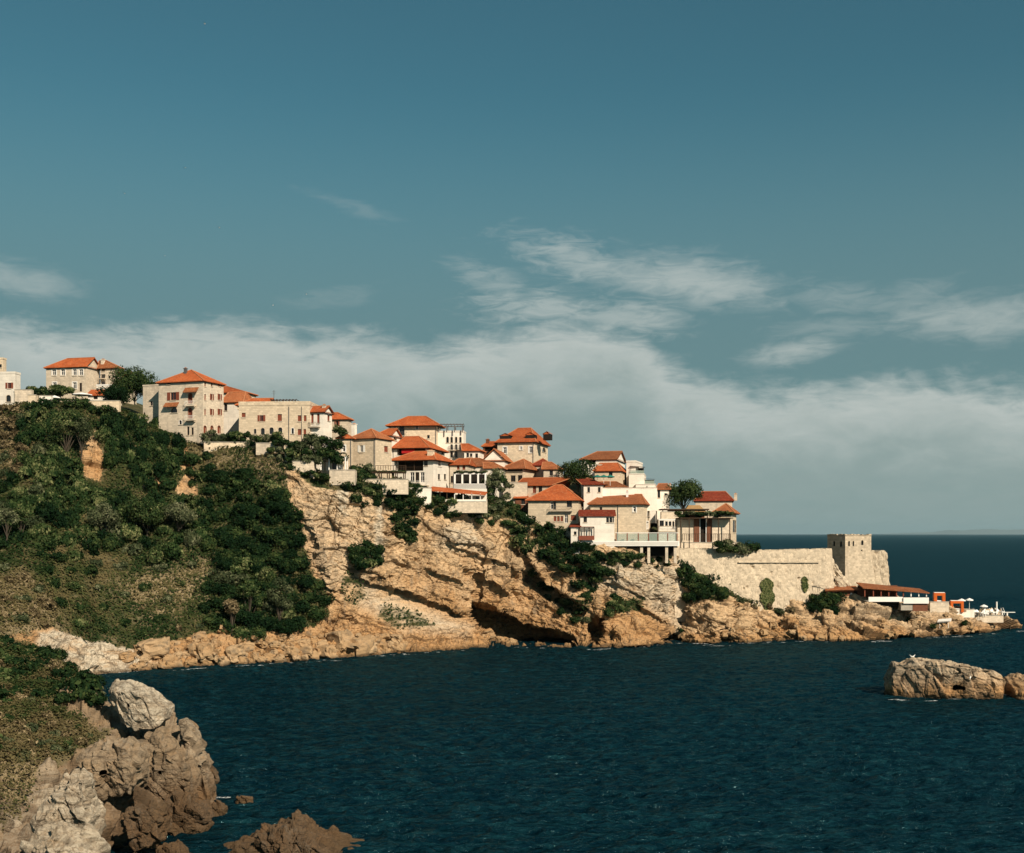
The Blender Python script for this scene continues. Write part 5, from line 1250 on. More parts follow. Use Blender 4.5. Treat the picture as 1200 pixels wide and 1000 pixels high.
wall_box('stone garden wall below the house with green fascia', 590, 618, 566, 592, 9, 1, 'pale')
wall_box('pale terrace wall below the stepped white terraces', 704, 770, 572, 592, 12, 1.5, 'white')
wall_box('pale wall between the annex and the pergola restaurant', 775, 800, 600, 636, 8, 2, 'pale')
wall_box('stone terrace wall along the foot of the pergola restaurant', 794, 868, 636, 645, 6.0, 3, 'pale')
# fences and low details
def rail_fence(label, x0, x1, y0, y1, off, n, mat, name='railing', cat='railing'):
    xm = (x0 + x1) / 2; d = cD(xm, off); b = Vector((xpx(xm, d), d, zpx(y1, d))); w = (x1 - x0) * d / F / 2; h = (y1 - y0) * d / F
    r0 = empty(name, b, 0, label, cat); mb = MB()
    for i in range(n + 1):
        a = -w + 2 * w * i / n; mb.box(a - .05, a + .05, -.05, .05, 0, h)
    mb.build('balusters', M[mat], r0); MB().box(-w - .05, w + .05, -.07, .07, h, h + .09).build('handrail', M[mat], r0); return r0
rail_fence('little white picket fence among the dark cliff bushes', 600, 617, 603.5, 608, -1.2, 9, 'whitep', 'fence', 'fence')
rail_fence('dark railing on the terrace under the wide ridge house', 440, 476, 546, 551, 2.5, 12, 'wood')
rail_fence('grey railing above the cliff right of the pergola restaurant wall', 800, 856, 626, 633.6, .8, 26, 'wood', 'fence', 'fence')

# ------------------------------------------------------------------ pergolas, arcades and canopies
def pergola(label, x0, x1, yt, yb, off, depth, mat, nposts, name='pergola', beams=8, th=.14):
    xm = (x0 + x1) / 2; d = cD(xm, off); b = Vector((xpx(xm, d), d, zpx(yb, d))); w = (x1 - x0) * d / F / 2; h = (yb - yt) * d / F
    r0 = empty(name, b, 0, label, 'pergola')
    for j, yy in enumerate((0, depth)):
        for i in range(nposts):
            a = -w + th + (2 * w - 2 * th) * i / (nposts - 1); MB().box(a - th / 2, a + th / 2, yy - th / 2, yy + th / 2, 0, h - th).build('post', M[mat], r0)
        MB().box(-w, w, yy - th / 2, yy + th / 2, h - th + .002, h).build('beam', M[mat], r0)
    mb = MB()
    for i in range(beams + 1):
        a = -w + 2 * w * i / beams; mb.box(a - .05, a + .05, -.3, depth + .3, h + .003, h + .12)
    mb.build('rafters', M[mat], r0); return r0
pergola('white framed pergola in front of the faceted stone house', 375, 406, 535.5, 551, 1.5, 3, 'whitep', 4, th=.22)
gd = wall_box('low white house front with glass doors behind the white pergola', 377, 404, 537, 553, 5.0, 2, 'tan', 'garden_room', 'house', cap=False)
for k, xx in enumerate((-1.2, .3, 1.6)): MB().box(xx - .45, xx + .45, -.12, -.06, .1, 2.1).build('door', M['glass' if k == 1 else 'whitep'], gd)
# roof terrace pergola of the long house
pergola('timber pergola on the roof terrace of the long arched house', 317, 347, 468.5, 477, 14.0, 5, 'wood', 5, th=.2)
mb = MB(); d = cD(321, 15); an = Vector((xpx(321, d), d, zpx(474, d)))
mb.tube((0, 0, 0), (0, 0, 3.3), .06); mb.bar((-.5, 0, 2.6), (.5, 0, 2.6), .05); mb.bar((-.35, 0, 2.95), (.35, 0, 2.95), .05); mb.bar((0, -.5, 2.3), (0, .5, 2.3), .05)
tag(mb.build('antenna', M['metal'], loc=an), 'thin television antenna standing on the roof terrace of the long house', 'antenna')
pergola('dark steel pergola on top of the white terrace tower', 513, 543, 497, 507, 33, 6, 'metal', 4, th=.24)
pergola('vine covered timber pergola left of the white corner house', 434, 474, 553, 566, 1.0, 4, 'wood', 5, th=.2)
# white arcade
d = cD(549, 2.0); b = Vector((xpx(549, d), d, zpx(578, d))); k_ = d / F
ar = empty('white_arcade', b, 0, 'white arcade terrace with square columns and dark openings above the long red lean-to roof', 'arcade')
for x in (533, 541.8, 551, 560.3, 569): MB().box((x - 549) * k_ - .2, (x - 549) * k_ + .2, -.2, .2, (578 - 567) * k_, (578 - 556) * k_ - .01).build('column', M['whitep'], ar)
MB().box((531 - 549) * k_, (570.5 - 549) * k_, -.16, .16, (578 - 556) * k_, (578 - 554.6) * k_).build('lintel', M['whitep'], ar)
MB().box((528 - 549) * k_, (570.5 - 549) * k_, -.25, 4, -1.5, (578 - 573) * k_).build('base_wall', M['white'], ar)
mb = MB()
for x in np.arange(532, 570, 1.2): mb.box((x - 549) * k_ - .06, (x - 549) * k_ + .06, -.1, .02, (578 - 573) * k_ + .002, (578 - 567.6) * k_)
mb.box((531.5 - 549) * k_, (570 - 549) * k_, -.14, .06, (578 - 567.6) * k_, (578 - 567) * k_); mb.build('balustrade', M['whitep'], ar)
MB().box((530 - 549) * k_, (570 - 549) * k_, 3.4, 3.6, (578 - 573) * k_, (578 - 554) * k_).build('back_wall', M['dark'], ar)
# long lean-to roof of the bar
d = cD(536, -1.2); b = Vector((xpx(536, d), d, zpx(588, d))); k_ = d / F
br_ = empty('terrace_bar', b, 0, 'open bar under a long red lean-to roof on the cliff edge below the arcade', 'bar')
mb = MB(); q = [((500 - 536) * k_, -1.2, (588 - 574.5) * k_), ((569 - 536) * k_, -1.2, (588 - 580) * k_), ((571 - 536) * k_, 3, (588 - 576) * k_), ((506 - 536) * k_, 3, (588 - 569.5) * k_)]
mb.poly(q); mb.poly([(p[0], p[1], p[2] - .16) for p in q][::-1])
for i in range(4): p, r = q[i], q[(i + 1) % 4]; mb.poly([(p[0], p[1], p[2] - .16), (r[0], r[1], r[2] - .16), r, p])
mb.build('roof', M['tiles'], br_)
for x in (506, 516, 524, 533, 543, 553, 563): MB().box((x - 536) * k_ - .09, (x - 536) * k_ + .09, -.9, -.72, 0, (588 - 578.6) * k_ - .1 + (569 - x) * .0125).build('post', M['whitep' if x > 530 else 'wood'], br_)
MB().box((500 - 536) * k_, (532 - 536) * k_, 2.4, 2.6, 0, (588 - 574) * k_ - .5).build('back_wall', M['dark'], br_)
MB().box((532.01 - 536) * k_, (569 - 536) * k_, 1.6, 1.8, 0, (588 - 580) * k_ - .1).build('white_wall', M['white'], br_)
mb = MB().box((500 - 536) * k_, (570 - 536) * k_, -1.0, -.9, 0, (588 - 585.6) * k_); mb.build('low_wall', M['white'], br_)
for x in (536, 545, 556): MB().box((x - 536) * k_ + .2, (x + 5 - 536) * k_, 1.55, 1.598, .5, 1.2).build('window', M['glass'], br_)
# dark gallery on the stepped white terraces
for hh, x0_, x1_, yt, yb, lab in ((step_a, 738, 755, 547, 556, 'reddish canopy roof over the middle step of the white terraces'), (step_b, 748, 768, 561, 568, 'dark canopy roof over the lowest step of the white terraces')):
    zt = zpx(yt, hh.c.y) - (hh.c.z + hh.ze) ; zt = max(zt, 1.4); b = Vector((hh.c.x, hh.c.y, hh.c.z + hh.ze)); w = (x1_ - x0_) * hh.c.y / F / 2
    r0 = empty('canopy', b, -hh.th, lab, 'canopy')
    MB().poly([(-w, -3.4, zt), (w, -3.4, zt - .25), (w, 2, zt - .05), (-w, 2, zt + .2)]).poly([(-w, -3.4, zt - .12), (-w, 2, zt + .08), (w, 2, zt - .17), (w, -3.4, zt - .37)]).build('roof', M['shutter'], r0)
    for x in (-w + .2, 0, w - .2): MB().tube((x, -3.2, 0), (x, -3.2, zt - .4), .06).build('post', M['metal'], r0)
    MB().box(-w + .1, w - .1, -3.3, -3.26, .25, 1.2).build('glass_panel', M['bglass'], r0)
    MB().box(-w + .3, w - .3, 1.0, 1.2, .0, zt - .3).build('back_wall', M['dark'], r0)
# pergola restaurant by the fortress
d = cD(806, 4.0); b = Vector((xpx(824, d), d, zpx(640, d))); k_ = d / F; u_ = lambda x: (x - 824) * k_; v_ = lambda y: (640 - y) * k_
rs = empty('pergola_restaurant', b, 0, 'open fronted restaurant with tan panels and dark red pillars under a leafy pergola', 'restaurant')
for x0_, x1_ in ((794, 813), (834.5, 855)): MB().box(u_(x0_), u_(x1_), 0, .3, v_(645), v_(609)).build('wall', M['pale'], rs)
for x0_, x1_ in ((813.2, 819.5), (828.6, 834.3)): MB().box(u_(x0_), u_(x1_), -.25, .35, v_(648), v_(607)).build('pillar', M['brown_wall'], rs)
MB().box(u_(819.6), u_(828.5), .5, .6, v_(645), v_(607)).build('doorway', M['dark'], rs)
for x in (820.2, 827.4): MB().box(u_(x) - .08, u_(x) + .08, -.1, .1, v_(645), v_(608)).build('door_post', M['whitep'], rs)
MB().box(u_(793), u_(857), -2.6, 4, v_(608), v_(607)).build('pergola_roof', M['wood'], rs)
for x in (796, 806, 840, 853): MB().box(u_(x) - .1, u_(x) + .1, -2.5, -2.3, v_(646), v_(608)).build('post', M['wood'], rs)
b2 = Vector((xpx(802, d + 7), d + 7, zpx(608, d + 7))); k_ = (d + 7) / F; u_ = lambda x: (x - 802) * k_; v_ = lambda y: (608 - y) * k_
up = empty('timber_shelter', b2, 0, 'dark timber shelter with a straw roof above the pergola restaurant', 'shelter')
MB().box(u_(774), u_(830), -1.5, 4, v_(598), v_(596.6)).build('roof_deck', M['wood'], up)
for x in (776, 785, 795, 806, 818, 828): MB().box(u_(x) - .1, u_(x) + .1, -1.3, -1.1, v_(640), v_(598)).build('post', M['wood'], up)
MB().box(u_(784), u_(828), 3, 3.2, v_(640), v_(598)).build('back_wall', M['brown_wall'], up)
mb = MB(); mb.poly([(u_(801), -1.4, v_(600)), (u_(827), -1.4, v_(600)), (u_(821), 1.5, v_(592)), (u_(808), 1.5, v_(592))]); mb.poly([(u_(827), -1.4, v_(600)), (u_(827), 4, v_(600)), (u_(821), 1.5, v_(592))]); mb.poly([(u_(801), 4, v_(600)), (u_(801), -1.4, v_(600)), (u_(808), 1.5, v_(592))]); mb.poly([(u_(827), 4, v_(600)), (u_(801), 4, v_(600)), (u_(808), 1.5, v_(592)), (u_(821), 1.5, v_(592))])
mb.build('straw_roof', M['straw'], up)

# small house with pergola hut beside the deck
d = cD(686, -1.0); b = Vector((xpx(687, d), d, zpx(633, d))); k_ = d / F; u_ = lambda x: (x - 687) * k_; v_ = lambda y: (633 - y) * k_
ht = empty('timber_bar', b, 0, 'little dark red timber bar with a slatted top beside the deck', 'bar')
for x in (678.6, 684.6, 690.4, 696): MB().box(u_(x) - .1, u_(x) + .1, -.1, .1, 0, v_(618)).build('post', M['wood'], ht)
mb = MB()
for x in np.arange(678, 697, 1.5): mb.box(u_(x) - .06, u_(x) + .06, -.5, 2.6, v_(618), v_(617.2))
mb.build('slatted_top', M['shutter'], ht); MB().box(u_(678), u_(696.5), -.2, -.12, 0, v_(628)).build('counter', M['shutter'], ht); MB().box(u_(678), u_(696.5), 2.3, 2.5, 0, v_(618.5)).build('back_wall', M['dark'], ht)

# ------------------------------------------------------------------ beach bar and outer point
d = cD(1040, -7.0); b = Vector((xpx(1048, d), d, zpx(712, d))); k_ = d / F; u_ = lambda x: (x - 1048) * k_; v_ = lambda y: (712 - y) * k_
bb = empty('beach_bar', b, 0, 'open beach bar with a long red roof and white parapet below the ruined tower', 'bar')
mb = MB(); q = [(u_(1009), -1.6, v_(688.5)), (u_(1087), -1.6, v_(694.5)), (u_(1086), 5, v_(691)), (u_(1010), 5, v_(683.5))]
mb.poly(q); mb.poly([(p[0], p[1], p[2] - .2) for p in q][::-1])
for i in range(4): p, r = q[i], q[(i + 1) % 4]; mb.poly([(p[0], p[1], p[2] - .2), (r[0], r[1], r[2] - .2), r, p])
mb.build('roof', M['tiles_old'], bb)
for x in (1012, 1022, 1031, 1040, 1049, 1057, 1066, 1075, 1084): MB().box(u_(x) - .12, u_(x) + .12, -1.1, -.86, v_(699), v_(690) - (x - 1012) * .012 - .1).build('post', M['shutter' if x < 1060 else 'whitep'], bb)
MB().box(u_(1016), u_(1056), -1.35, -1.16, v_(705), v_(699.4)).build('parapet', M['whitep'], bb)
MB().box(u_(1056.05), u_(1085.6), -1.75, -1.55, v_(707), v_(700)).build('parapet', M['whitep'], bb)
MB().box(u_(1014), u_(1085), -1.14, 5, v_(705), v_(704)).build('floor_slab', M['concrete'], bb)
MB().box(u_(1020), u_(1055), .6, .8, v_(712), v_(705) - .01).build('undercroft', M['dark'], bb)
MB().box(u_(1054), u_(1067.6), -1.2, 1, v_(715), v_(707) - .01).build('base_wall', M['concrete'], bb)
MB().box(u_(1067.7), u_(1085), -1.3, 1, v_(716), v_(707) - .01).build('red_base_wall', M['brown_wall'], bb)
MB().box(u_(1011), u_(1058), 4.2, 4.4, v_(704) + .002, v_(687)).build('back_wall', M['brown_wall'], bb)
MB().box(u_(1030), u_(1045), .2, 1.2, v_(704) + .002, v_(699)).build('counter', M['wood'], bb)
for x in (1060, 1066, 1072, 1078): MB().box(u_(x) - .5, u_(x) + .5, 1, 1.6, v_(704) + .002, v_(700.5)).build('bench', M['canvas'], bb)
d = cD(990, -3.0); b = Vector((xpx(990, d), d, zpx(704, d))); k_ = d / F; u_ = lambda x: (x - 990) * k_; v_ = lambda y: (704 - y) * k_
h2 = empty('board_hut', b, 0, 'brown board hut with a flat tan roof left of the beach bar', 'hut')
MB().box(u_(985), u_(1006), 0, 3, v_(708), v_(691)).build('wall', M['brown_wall'], h2); mb = MB().poly([(u_(966), -1, v_(692)), (u_(1008), -1, v_(691)), (u_(1008), 4, v_(687.5)), (u_(970), 4, v_(687.5))]); mb.poly([(u_(966), -1, v_(693)), (u_(970), 4, v_(688.5)), (u_(1008), 4, v_(688.5)), (u_(1008), -1, v_(692))]); mb.build('roof', M['tiles_old'], h2)
MB().box(u_(996.5), u_(998.5), -.08, -.02, v_(702), v_(695)).build('door', M['whitep'], h2); MB().box(u_(1001), u_(1004.6), -.08, -.02, v_(704), v_(693)).build('doorway', M['dark'], h2)
for x in (968, 976): MB().box(u_(x) - .08, u_(x) + .08, -.8, -.64, v_(712), v_(692) - .1).build('post', M['wood'], h2)
rail_fence('thin wooden rail at the foot of the fortress wall beside the dark round bush', 944, 968, 687, 693, -2, 3, 'wood', 'wooden_rail', 'rail')
def oframe(label, x0, x1, y0, y1, off, th):
    xm = (x0 + x1) / 2; d = cD(xm, off); b = Vector((xpx(xm, d), d, zpx(y1, d))); w = (x1 - x0) * d / F / 2; h = (y1 - y0) * d / F
    r0 = empty('beach_cabana', b, R(-12), label, 'cabana')
    MB().box(-w, -w + th, 0, 2.2, -.6, h).build('side_panel', M['orange'], r0); MB().box(w - th, w, 0, 2.2, -.6, h).build('side_panel', M['orange'], r0)
    MB().box(-w + th + .002, w - th - .002, 0, 2.2, h - th, h).build('top_panel', M['orange'], r0)
    MB().box(-w + .1, w - .1, .1, 2.1, h + .003, h + .1).build('roof', M['canvas'], r0)
    MB().box(-w + th + .002, w - th - .002, .3, 2.0, 0, .35).build('daybed', M['canvas'], r0)
    return r0
c1 = oframe('square orange beach cabana with an open centre, the upper one nearest the beach bar', 1095, 1107.6, 695, 705.5, -3, .7)
c2 = oframe('orange beach cabana with a pale inside, the lower one further out', 1114.5, 1129, 704.5, 715, -2.5, .6)
wall_box('pale stone plinth under the upper orange cabana', 1090, 1112, 705.5, 716, -4, 3, 'pale', 'plinth', 'plinth')
wall_box('white terrace wall under the lower orange cabana', 1113, 1142, 714.5, 722, -3.2, 3, 'white', 'plinth', 'plinth')
def parasol(label, px, yt, yb, r, off, mat='canvas', group=None, name='parasol', rise=.45):
    d = cD(px, off); b = Vector((xpx(px, d), d, zpx(yb, d))); h = (yb - yt) * d / F
    r0 = empty(name, b, random.uniform(0, 1), label, 'parasol', group)
    MB().tube((0, 0, -.3), (0, 0, h - .05), .05).build('pole', M['whitep'], r0); n = 8; mb = MB()
    for i in range(n):
        a0, a1 = 2 * math.pi * i / n, 2 * math.pi * (i + 1) / n; p0, p1 = (r * math.cos(a0), r * math.sin(a0), h - rise), (r * math.cos(a1), r * math.sin(a1), h - rise)
        mb.poly([p0, p1, (0, 0, h)]); mb.poly([p1, p0, (p0[0], p0[1], p0[2] - .2), (p1[0], p1[1], p1[2] - .2)])
    mb.build('canopy', M[mat], r0); return r0
parasol('wide white parasol on the hilltop terrace below the stone house', 96, 460, 471, 2.3, 8)
parasol('small white parasol left of the wide one on the hilltop terrace', 64, 463.5, 471, 1.3, 2)
for x, lab in ((700, 'leftmost of three green parasols before the square tan house'), (707.5, 'middle one of three green parasols before the square tan house'), (715, 'rightmost of three green parasols before the square tan house')):
    parasol(lab, x, 556.5, 568, 1.15, 17.5, 'green_canvas', 'green parasols')
for x, y, lab in ((1127, 701.5, 'white parasol just right of the lower orange cabana'), (1136, 701, 'white parasol at the outer side of the cabanas, with two pole heights of sky below'), (1153, 708.5, 'low pale parasol in the middle of the outer point terrace')):
    parasol(lab if 'sky' not in lab else 'white parasol standing further out than the orange cabanas', x, y, y + 12, 1.0, -1, 'canvas', 'parasols on the outer point')
mb = MB().tube((0, 0, 0), (0, 0, 2.6), .22, .2, 8); d = cD(1168, -.5); po = mb.box(-.3, .3, -.3, .3, -.6, .1).build('white_post', M['whitep'], loc=Vector((xpx(1168, d), d, zpx(717, d)))); tag(po, 'thick white post standing near the tip of the outer point', 'post')
d = cD(1178, -.5); mb = MB().box(-2.2, 1.6, -.4, .4, 0, .14); mb.box(-1.9, -1.6, -.3, .3, -1.2, 0); mb.box(-.6, -.3, -.3, .3, -1.2, 0); mb.bar((-.9, .3, .1), (-1.4, .3, 1.3), .08); mb.bar((-1.5, .3, .1), (-1.9, .3, 1.2), .08)
tag(mb.build('diving_board', M['whitep'], loc=Vector((xpx(1182, d), d, zpx(718, d)))), 'white diving board jutting from the tip of the outer point', 'diving board')
sunp = None
for k, (x, y) in enumerate(((1146, 719.5), (1149.5, 720.5), (1153, 720.2), (1156.5, 721), (1160, 719.4), (1164, 719), (1172, 718.6))):
    if sunp is None:
        sunp = empty('sun_lounger', (0, 0, 0)); MB().box(-.35, .35, -.9, .5, .25, .36).build('mattress', M['canvas'], sunp); mb = MB(); mb.poly([(-.35, .5, .36), (.35, .5, .36), (.35, 1.1, .95), (-.35, 1.1, .95)]); mb.poly([(-.35, .5, .26), (-.35, 1.1, .85), (.35, 1.1, .85), (.35, .5, .26)]); mb.build('backrest', M['canvas'], sunp)
        mb = MB()
        for sx_ in (-.3, .3):
            for sy_ in (-.8, .4): mb.box(sx_ - .04, sx_ + .04, sy_ - .04, sy_ + .04, -.3, .25)
        mb.box(-.34, .34, -.9, .5, .2, .249)
        mb.build('frame', M['whitep'], sunp); o = sunp
    else: o = copy_tree(sunp)
    d = cD(x, -1.5); o.location = (xpx(x, d), d, zpx(y, d)); o.rotation_euler = (0, 0, random.uniform(-.8, .8)); o.scale = (1.25,) * 3
    tag(o, 'white sun lounger on the terrace of the outer point', 'sun lounger', 'sun loungers on the outer point')
d = cD(1106, -8); mb = MB(); mb.poly([(-2.0, -1, 0), (1.2, -1.4, .25), (2.3, .9, .75), (-.9, 1.1, .5)]); mb.poly([(-2.0, -1, -.18), (-.9, 1.1, .32), (2.3, .9, .57), (1.2, -1.4, .07)]); mb.tube((-1.2, -.5, -1.6), (-1.2, -.5, .1), .08); mb.tube((1.2, .2, -1.6), (1.2, .2, .4), .08); mb.tube((0, .4, -1.6), (0, .4, .4), .08)
tag(mb.build('bathing_platform', M['whitep'], loc=Vector((xpx(1106, d), d, zpx(728.5, d)))), 'tilted white bathing platform on the rocks below the orange cabanas', 'platform')
wall_box('pale stone quay edge on the tip of the outer point', 1128, 1176, 721.5, 728, -2.0, 3, 'pale', 'quay_wall', 'wall')

# ------------------------------------------------------------------ gulls
def gull(label, pos, span, head, flap, group):
    mb = MB(); mb.smooth = True; n = 6
    st = [(-.5, .02), (-.34, .075), (-.1, .115), (.12, .105), (.27, .055), (.36, .07), (.44, .045), (.52, .008)]
    for i, (x, r) in enumerate(st):
        for k in range(n):
            w = 2 * math.pi * k / n; mb.v.append((x, r * math.cos(w), r * math.sin(w) * .9 + (.03 if x > .3 else 0)))
    for i in range(len(st) - 1):
        for k in range(n): mb.f.append((i * n + k, i * n + (k + 1) % n, (i + 1) * n + (k + 1) % n, (i + 1) * n + k))
    for sg in (-1, 1):
        k = len(mb.v)
        up1, up2 = .28 * flap, .20 * flap
        mb.v += [(.16, sg * .07, .04), (-.14, sg * .07, .04), (.20, sg * .5, .04 + up1), (-.10, sg * .5, .03 + up1), (.02, sg * 1.05, .02 + up2), (-.12, sg * 1.0, .015 + up2)]
        mb.f += [(k, k + 1, k + 3, k + 2), (k + 2, k + 3, k + 5, k + 4)]
    k = len(mb.v); mb.v += [(-.42, .04, 0), (-.42, -.04, 0), (-.7, -.1, 0), (-.7, .1, 0)]; mb.f.append((k, k + 1, k + 2, k + 3))
    o = mb.build('gull', M['canvas'], loc=pos); o.scale = (span / 2.1,) * 3; o.rotation_euler = (random.uniform(-.3, .3), 0, head); return tag(o, label, 'bird', group)
for x, y, d, lab in ((240, 28, 170, 'white gull flying highest in the sky'), (217, 197, 190, 'white gull flying alone above the cloud bank, below the highest one'), (146, 227, 230, 'tiny gull leftmost of those in the sky'), (257, 267, 190, 'white gull flying lower right of the lone gull, above the tallest house'), (193, 300, 230, 'tiny gull flying just above the left end of the cloud bank'), (320, 358, 220, 'small gull near the upper edge of the clouds, left one of a pair'), (359, 345, 200, 'small gull near the upper edge of the clouds, right one of a pair')):
    gull(lab, P(x, y, d), 0.62, random.uniform(-.7, .7), random.uniform(.5, 1.4), 'gulls in the sky')
def sitting_gull(label, px, py, rz):
    loc = None
    o = Vector((0, 0, CZ)); dr = P(px, py, 182.0)
    mb = MB(); mb.smooth = True; n = 8
    st = [(-.42, .02, .10), (-.25, .08, .14), (-.02, .13, .18), (.12, .11, .24), (.18, .065, .34), (.22, .07, .42), (.30, .05, .44), (.40, .01, .42)]
    for x, r, z in st:
        for k in range(n): w = 2 * math.pi * k / n; mb.v.append((x, r * math.cos(w), z + r * math.sin(w)))
    for i in range(len(st) - 1):
        for k in range(n): mb.f.append((i * n + k, i * n + (k + 1) % n, (i + 1) * n + (k + 1) % n, (i + 1) * n + k))
    mb.tube((0, .05, -.1), (0, .05, .1), .015); mb.tube((0, -.05, -.1), (0, -.05, .1), .015)
    ob = mb.build('gull', M['canvas'], loc=dr); ob.scale = (.85,) * 3; ob.rotation_euler = (0, 0, rz); return tag(ob, label, 'bird', 'gulls on the islet')
dg = bpy.context.evaluated_depsgraph_get()
isl_bv = BVHTree.FromPolygons([isl.matrix_basis @ v.co for v in isl.data.vertices], [tuple(p.vertices) for p in isl.data.polygons])
for px, py, rz, lab in ((1081, 770, .3, 'white gull standing on the highest hump of the islet, left of its mate'), (1083.6, 770, 2.6, 'white gull standing on the highest hump of the islet, right of its mate'), (1137, 796, 1.0, 'white gull perched on the face of the islet above the waterline')):
    ob = sitting_gull(lab, px, py, rz)
    hs_ = [isl_bv.ray_cast(Vector((ob.location.x, 174 + .5 * q_, 60)), Vector((0, 0, -1)))[0] for q_ in range(30)]
    l_ = max((h_ for h_ in hs_ if h_), key=lambda h_: (h_.z - 25) / h_.y, default=None)
    if l_ and py < 780: ob.location = (l_.x, l_.y, l_.z + .1)
    elif py > 780:
        l_, n__, i_, dd_ = isl_bv.ray_cast(Vector((0, 0, CZ)), (P(px, py, 100) - Vector((0, 0, CZ))).normalized())
        if l_: ob.location = (l_.x, l_.y, l_.z + .05)

# ------------------------------------------------------------------ far coast, haze, foam
xs_ = np.linspace(1040, 1290, 120); prof = np.interp(xs_, [1040, 1065, 1085, 1105, 1120, 1135, 1150, 1165, 1178, 1200, 1230, 1290], [0, .6, 1.8, 3.0, 4.0, 6.2, 5.0, 7.2, 8.4, 6.0, 7.5, 2]) + .5 * np.sin(xs_ * .9)
Dh = 85000.0; Vh = []
for row in range(6):
    for i, x in enumerate(xs_):
        t_ = row / 5; h_ = .8 * max(prof[i], 0) * math.sin(t_ * math.pi) ** .8; Vh.append(((x - 600) * Dh / F, Dh + t_ * 7000, -10 + h_ * Dh / F + (40 * math.sin(i * 1.7 + row) if 0 < row < 5 else 0)))
ho = np_mesh('hills', np.array(Vh), grid_quads(6, len(xs_)), mat_plain('hill_scrub', (0.15, 0.16, 0.15), .95, .05, .1)); tag(ho, 'faint low hills of a far coast on the horizon', 'hills', kind='structure')
HAZE = True
if HAZE:
    hz = MB().box(-70000, 70000, -900, 100000, -11, 640).build('haze', M['canvas'])
    mh, nt = new_mat('air'); g = NT(nt); pv = g.n('ShaderNodeVolumePrincipled'); pv.inputs['Color'].default_value = (0.58, 0.84, 0.95, 1); pv.inputs['Density'].default_value = 1.2e-5; pv.inputs['Anisotropy'].default_value = 0.2
    oo = g.n('ShaderNodeOutputMaterial'); g.link(pv.outputs[0], oo.inputs['Volume']); hz.data.materials[0] = mh
    tag(hz, 'thin pale sea haze over the water', 'haze', kind='stuff'); SC.cycles.volume_bounces = 0
mfo, nt = new_mat('foam'); g = NT(nt); geo = g.n('ShaderNodeNewGeometry'); bs = g.n('ShaderNodeBsdfDiffuse'); bs.inputs[0].default_value = (0.75, 0.78, 0.78, 1); tr = g.n('ShaderNodeBsdfTransparent'); mx = g.n('ShaderNodeMixShader'); g.link(g.ramp(g.noise(geo.outputs['Position'], 1.6, 6, .75), (.44, .60)), mx.inputs[0]); g.link(tr.outputs[0], mx.inputs[1]); g.link(bs.outputs[0], mx.inputs[2]); oo = g.n('ShaderNodeOutputMaterial'); g.link(mx.outputs[0], oo.inputs[0])
fm_ = MB(); rf_ = random.Random(3)
def foam_blob(x, y, rx, ry):
    n = 14; fm_.poly([(x + rx * math.cos(2 * math.pi * i / n) * rf_.uniform(.6, 1.1), y + ry * math.sin(2 * math.pi * i / n) * rf_.uniform(.6, 1.1), .05 + len(fm_.f) * 4e-4) for i in range(n)])
def water_pt(x, y): d = F * CZ / (y - 626); return xpx(x, d), d
for x, y, rx, ry in ((252, 934, .6, .5), (262, 935, 1.1, .6), (274, 936.5, 1.2, .6), (288, 936, .6, .5), (255, 938, .8, .5), (1046, 820, 1.4, .7), (1060, 821, 1.3, .6), (1090, 821.5, 1.5, .6), (1120, 819.5, 1.6, .6), (1150, 816.5, 1.6, .6), (1170, 815, 1.8, .8), (1186, 814, 1.9, .9), (1030, 752.5, 2.2, .9), (1038, 751.8, 2.2, .8), (846, 757, 2, 1), (836, 757.5, 2, .9), (828, 756.5, 1.6, .7), (1186, 741, 2.4, 1.2), (1194, 740, 2.2, .9), (1160, 743, 2, .8), (1130, 746, 2, .8)):
    wx, wy = water_pt(x, y); foam_blob(wx, wy, rx, ry)
for i in range(110):
    x = rf_.uniform(140, 1190); wx, wy = water_pt(x, yshore(x) + rf_.uniform(1.0, 2.6)); foam_blob(wx, wy, rf_.uniform(.5, 1.6), rf_.uniform(.2, .5))
tag(fm_.build('sea_foam', mfo), 'thin white foam along the foot of the rocks', 'foam', kind='stuff')
# ------------------------------------------------------------------ plants
def mat_leaf(name, c_dark, c_mid, c_light):
    m, nt = new_mat(name); g = NT(nt); oi = g.n('ShaderNodeObjectInfo'); t = g.attr('tint')
    f = g.math('ADD', t, g.math('MULTIPLY', g.math('SUBTRACT', oi.outputs['Random'], 0.5), 0.35))
    c = g.mix(g.ramp(f, (0.05, 0.6)), c_dark, c_mid); c = g.mix(g.ramp(f, (0.50, 0.92)), c, c_light)
    d = g.n('ShaderNodeBsdfDiffuse'); tl = g.n('ShaderNodeBsdfTranslucent'); g.link(c, d.inputs[0]); g.link(c, tl.inputs[0])
    mx = g.n('ShaderNodeMixShader'); mx.inputs[0].default_value = 0.22; g.link(d.outputs[0], mx.inputs[1]); g.link(tl.outputs[0], mx.inputs[2])
    o = g.n('ShaderNodeOutputMaterial'); g.link(mx.outputs[0], o.inputs[0]); return m
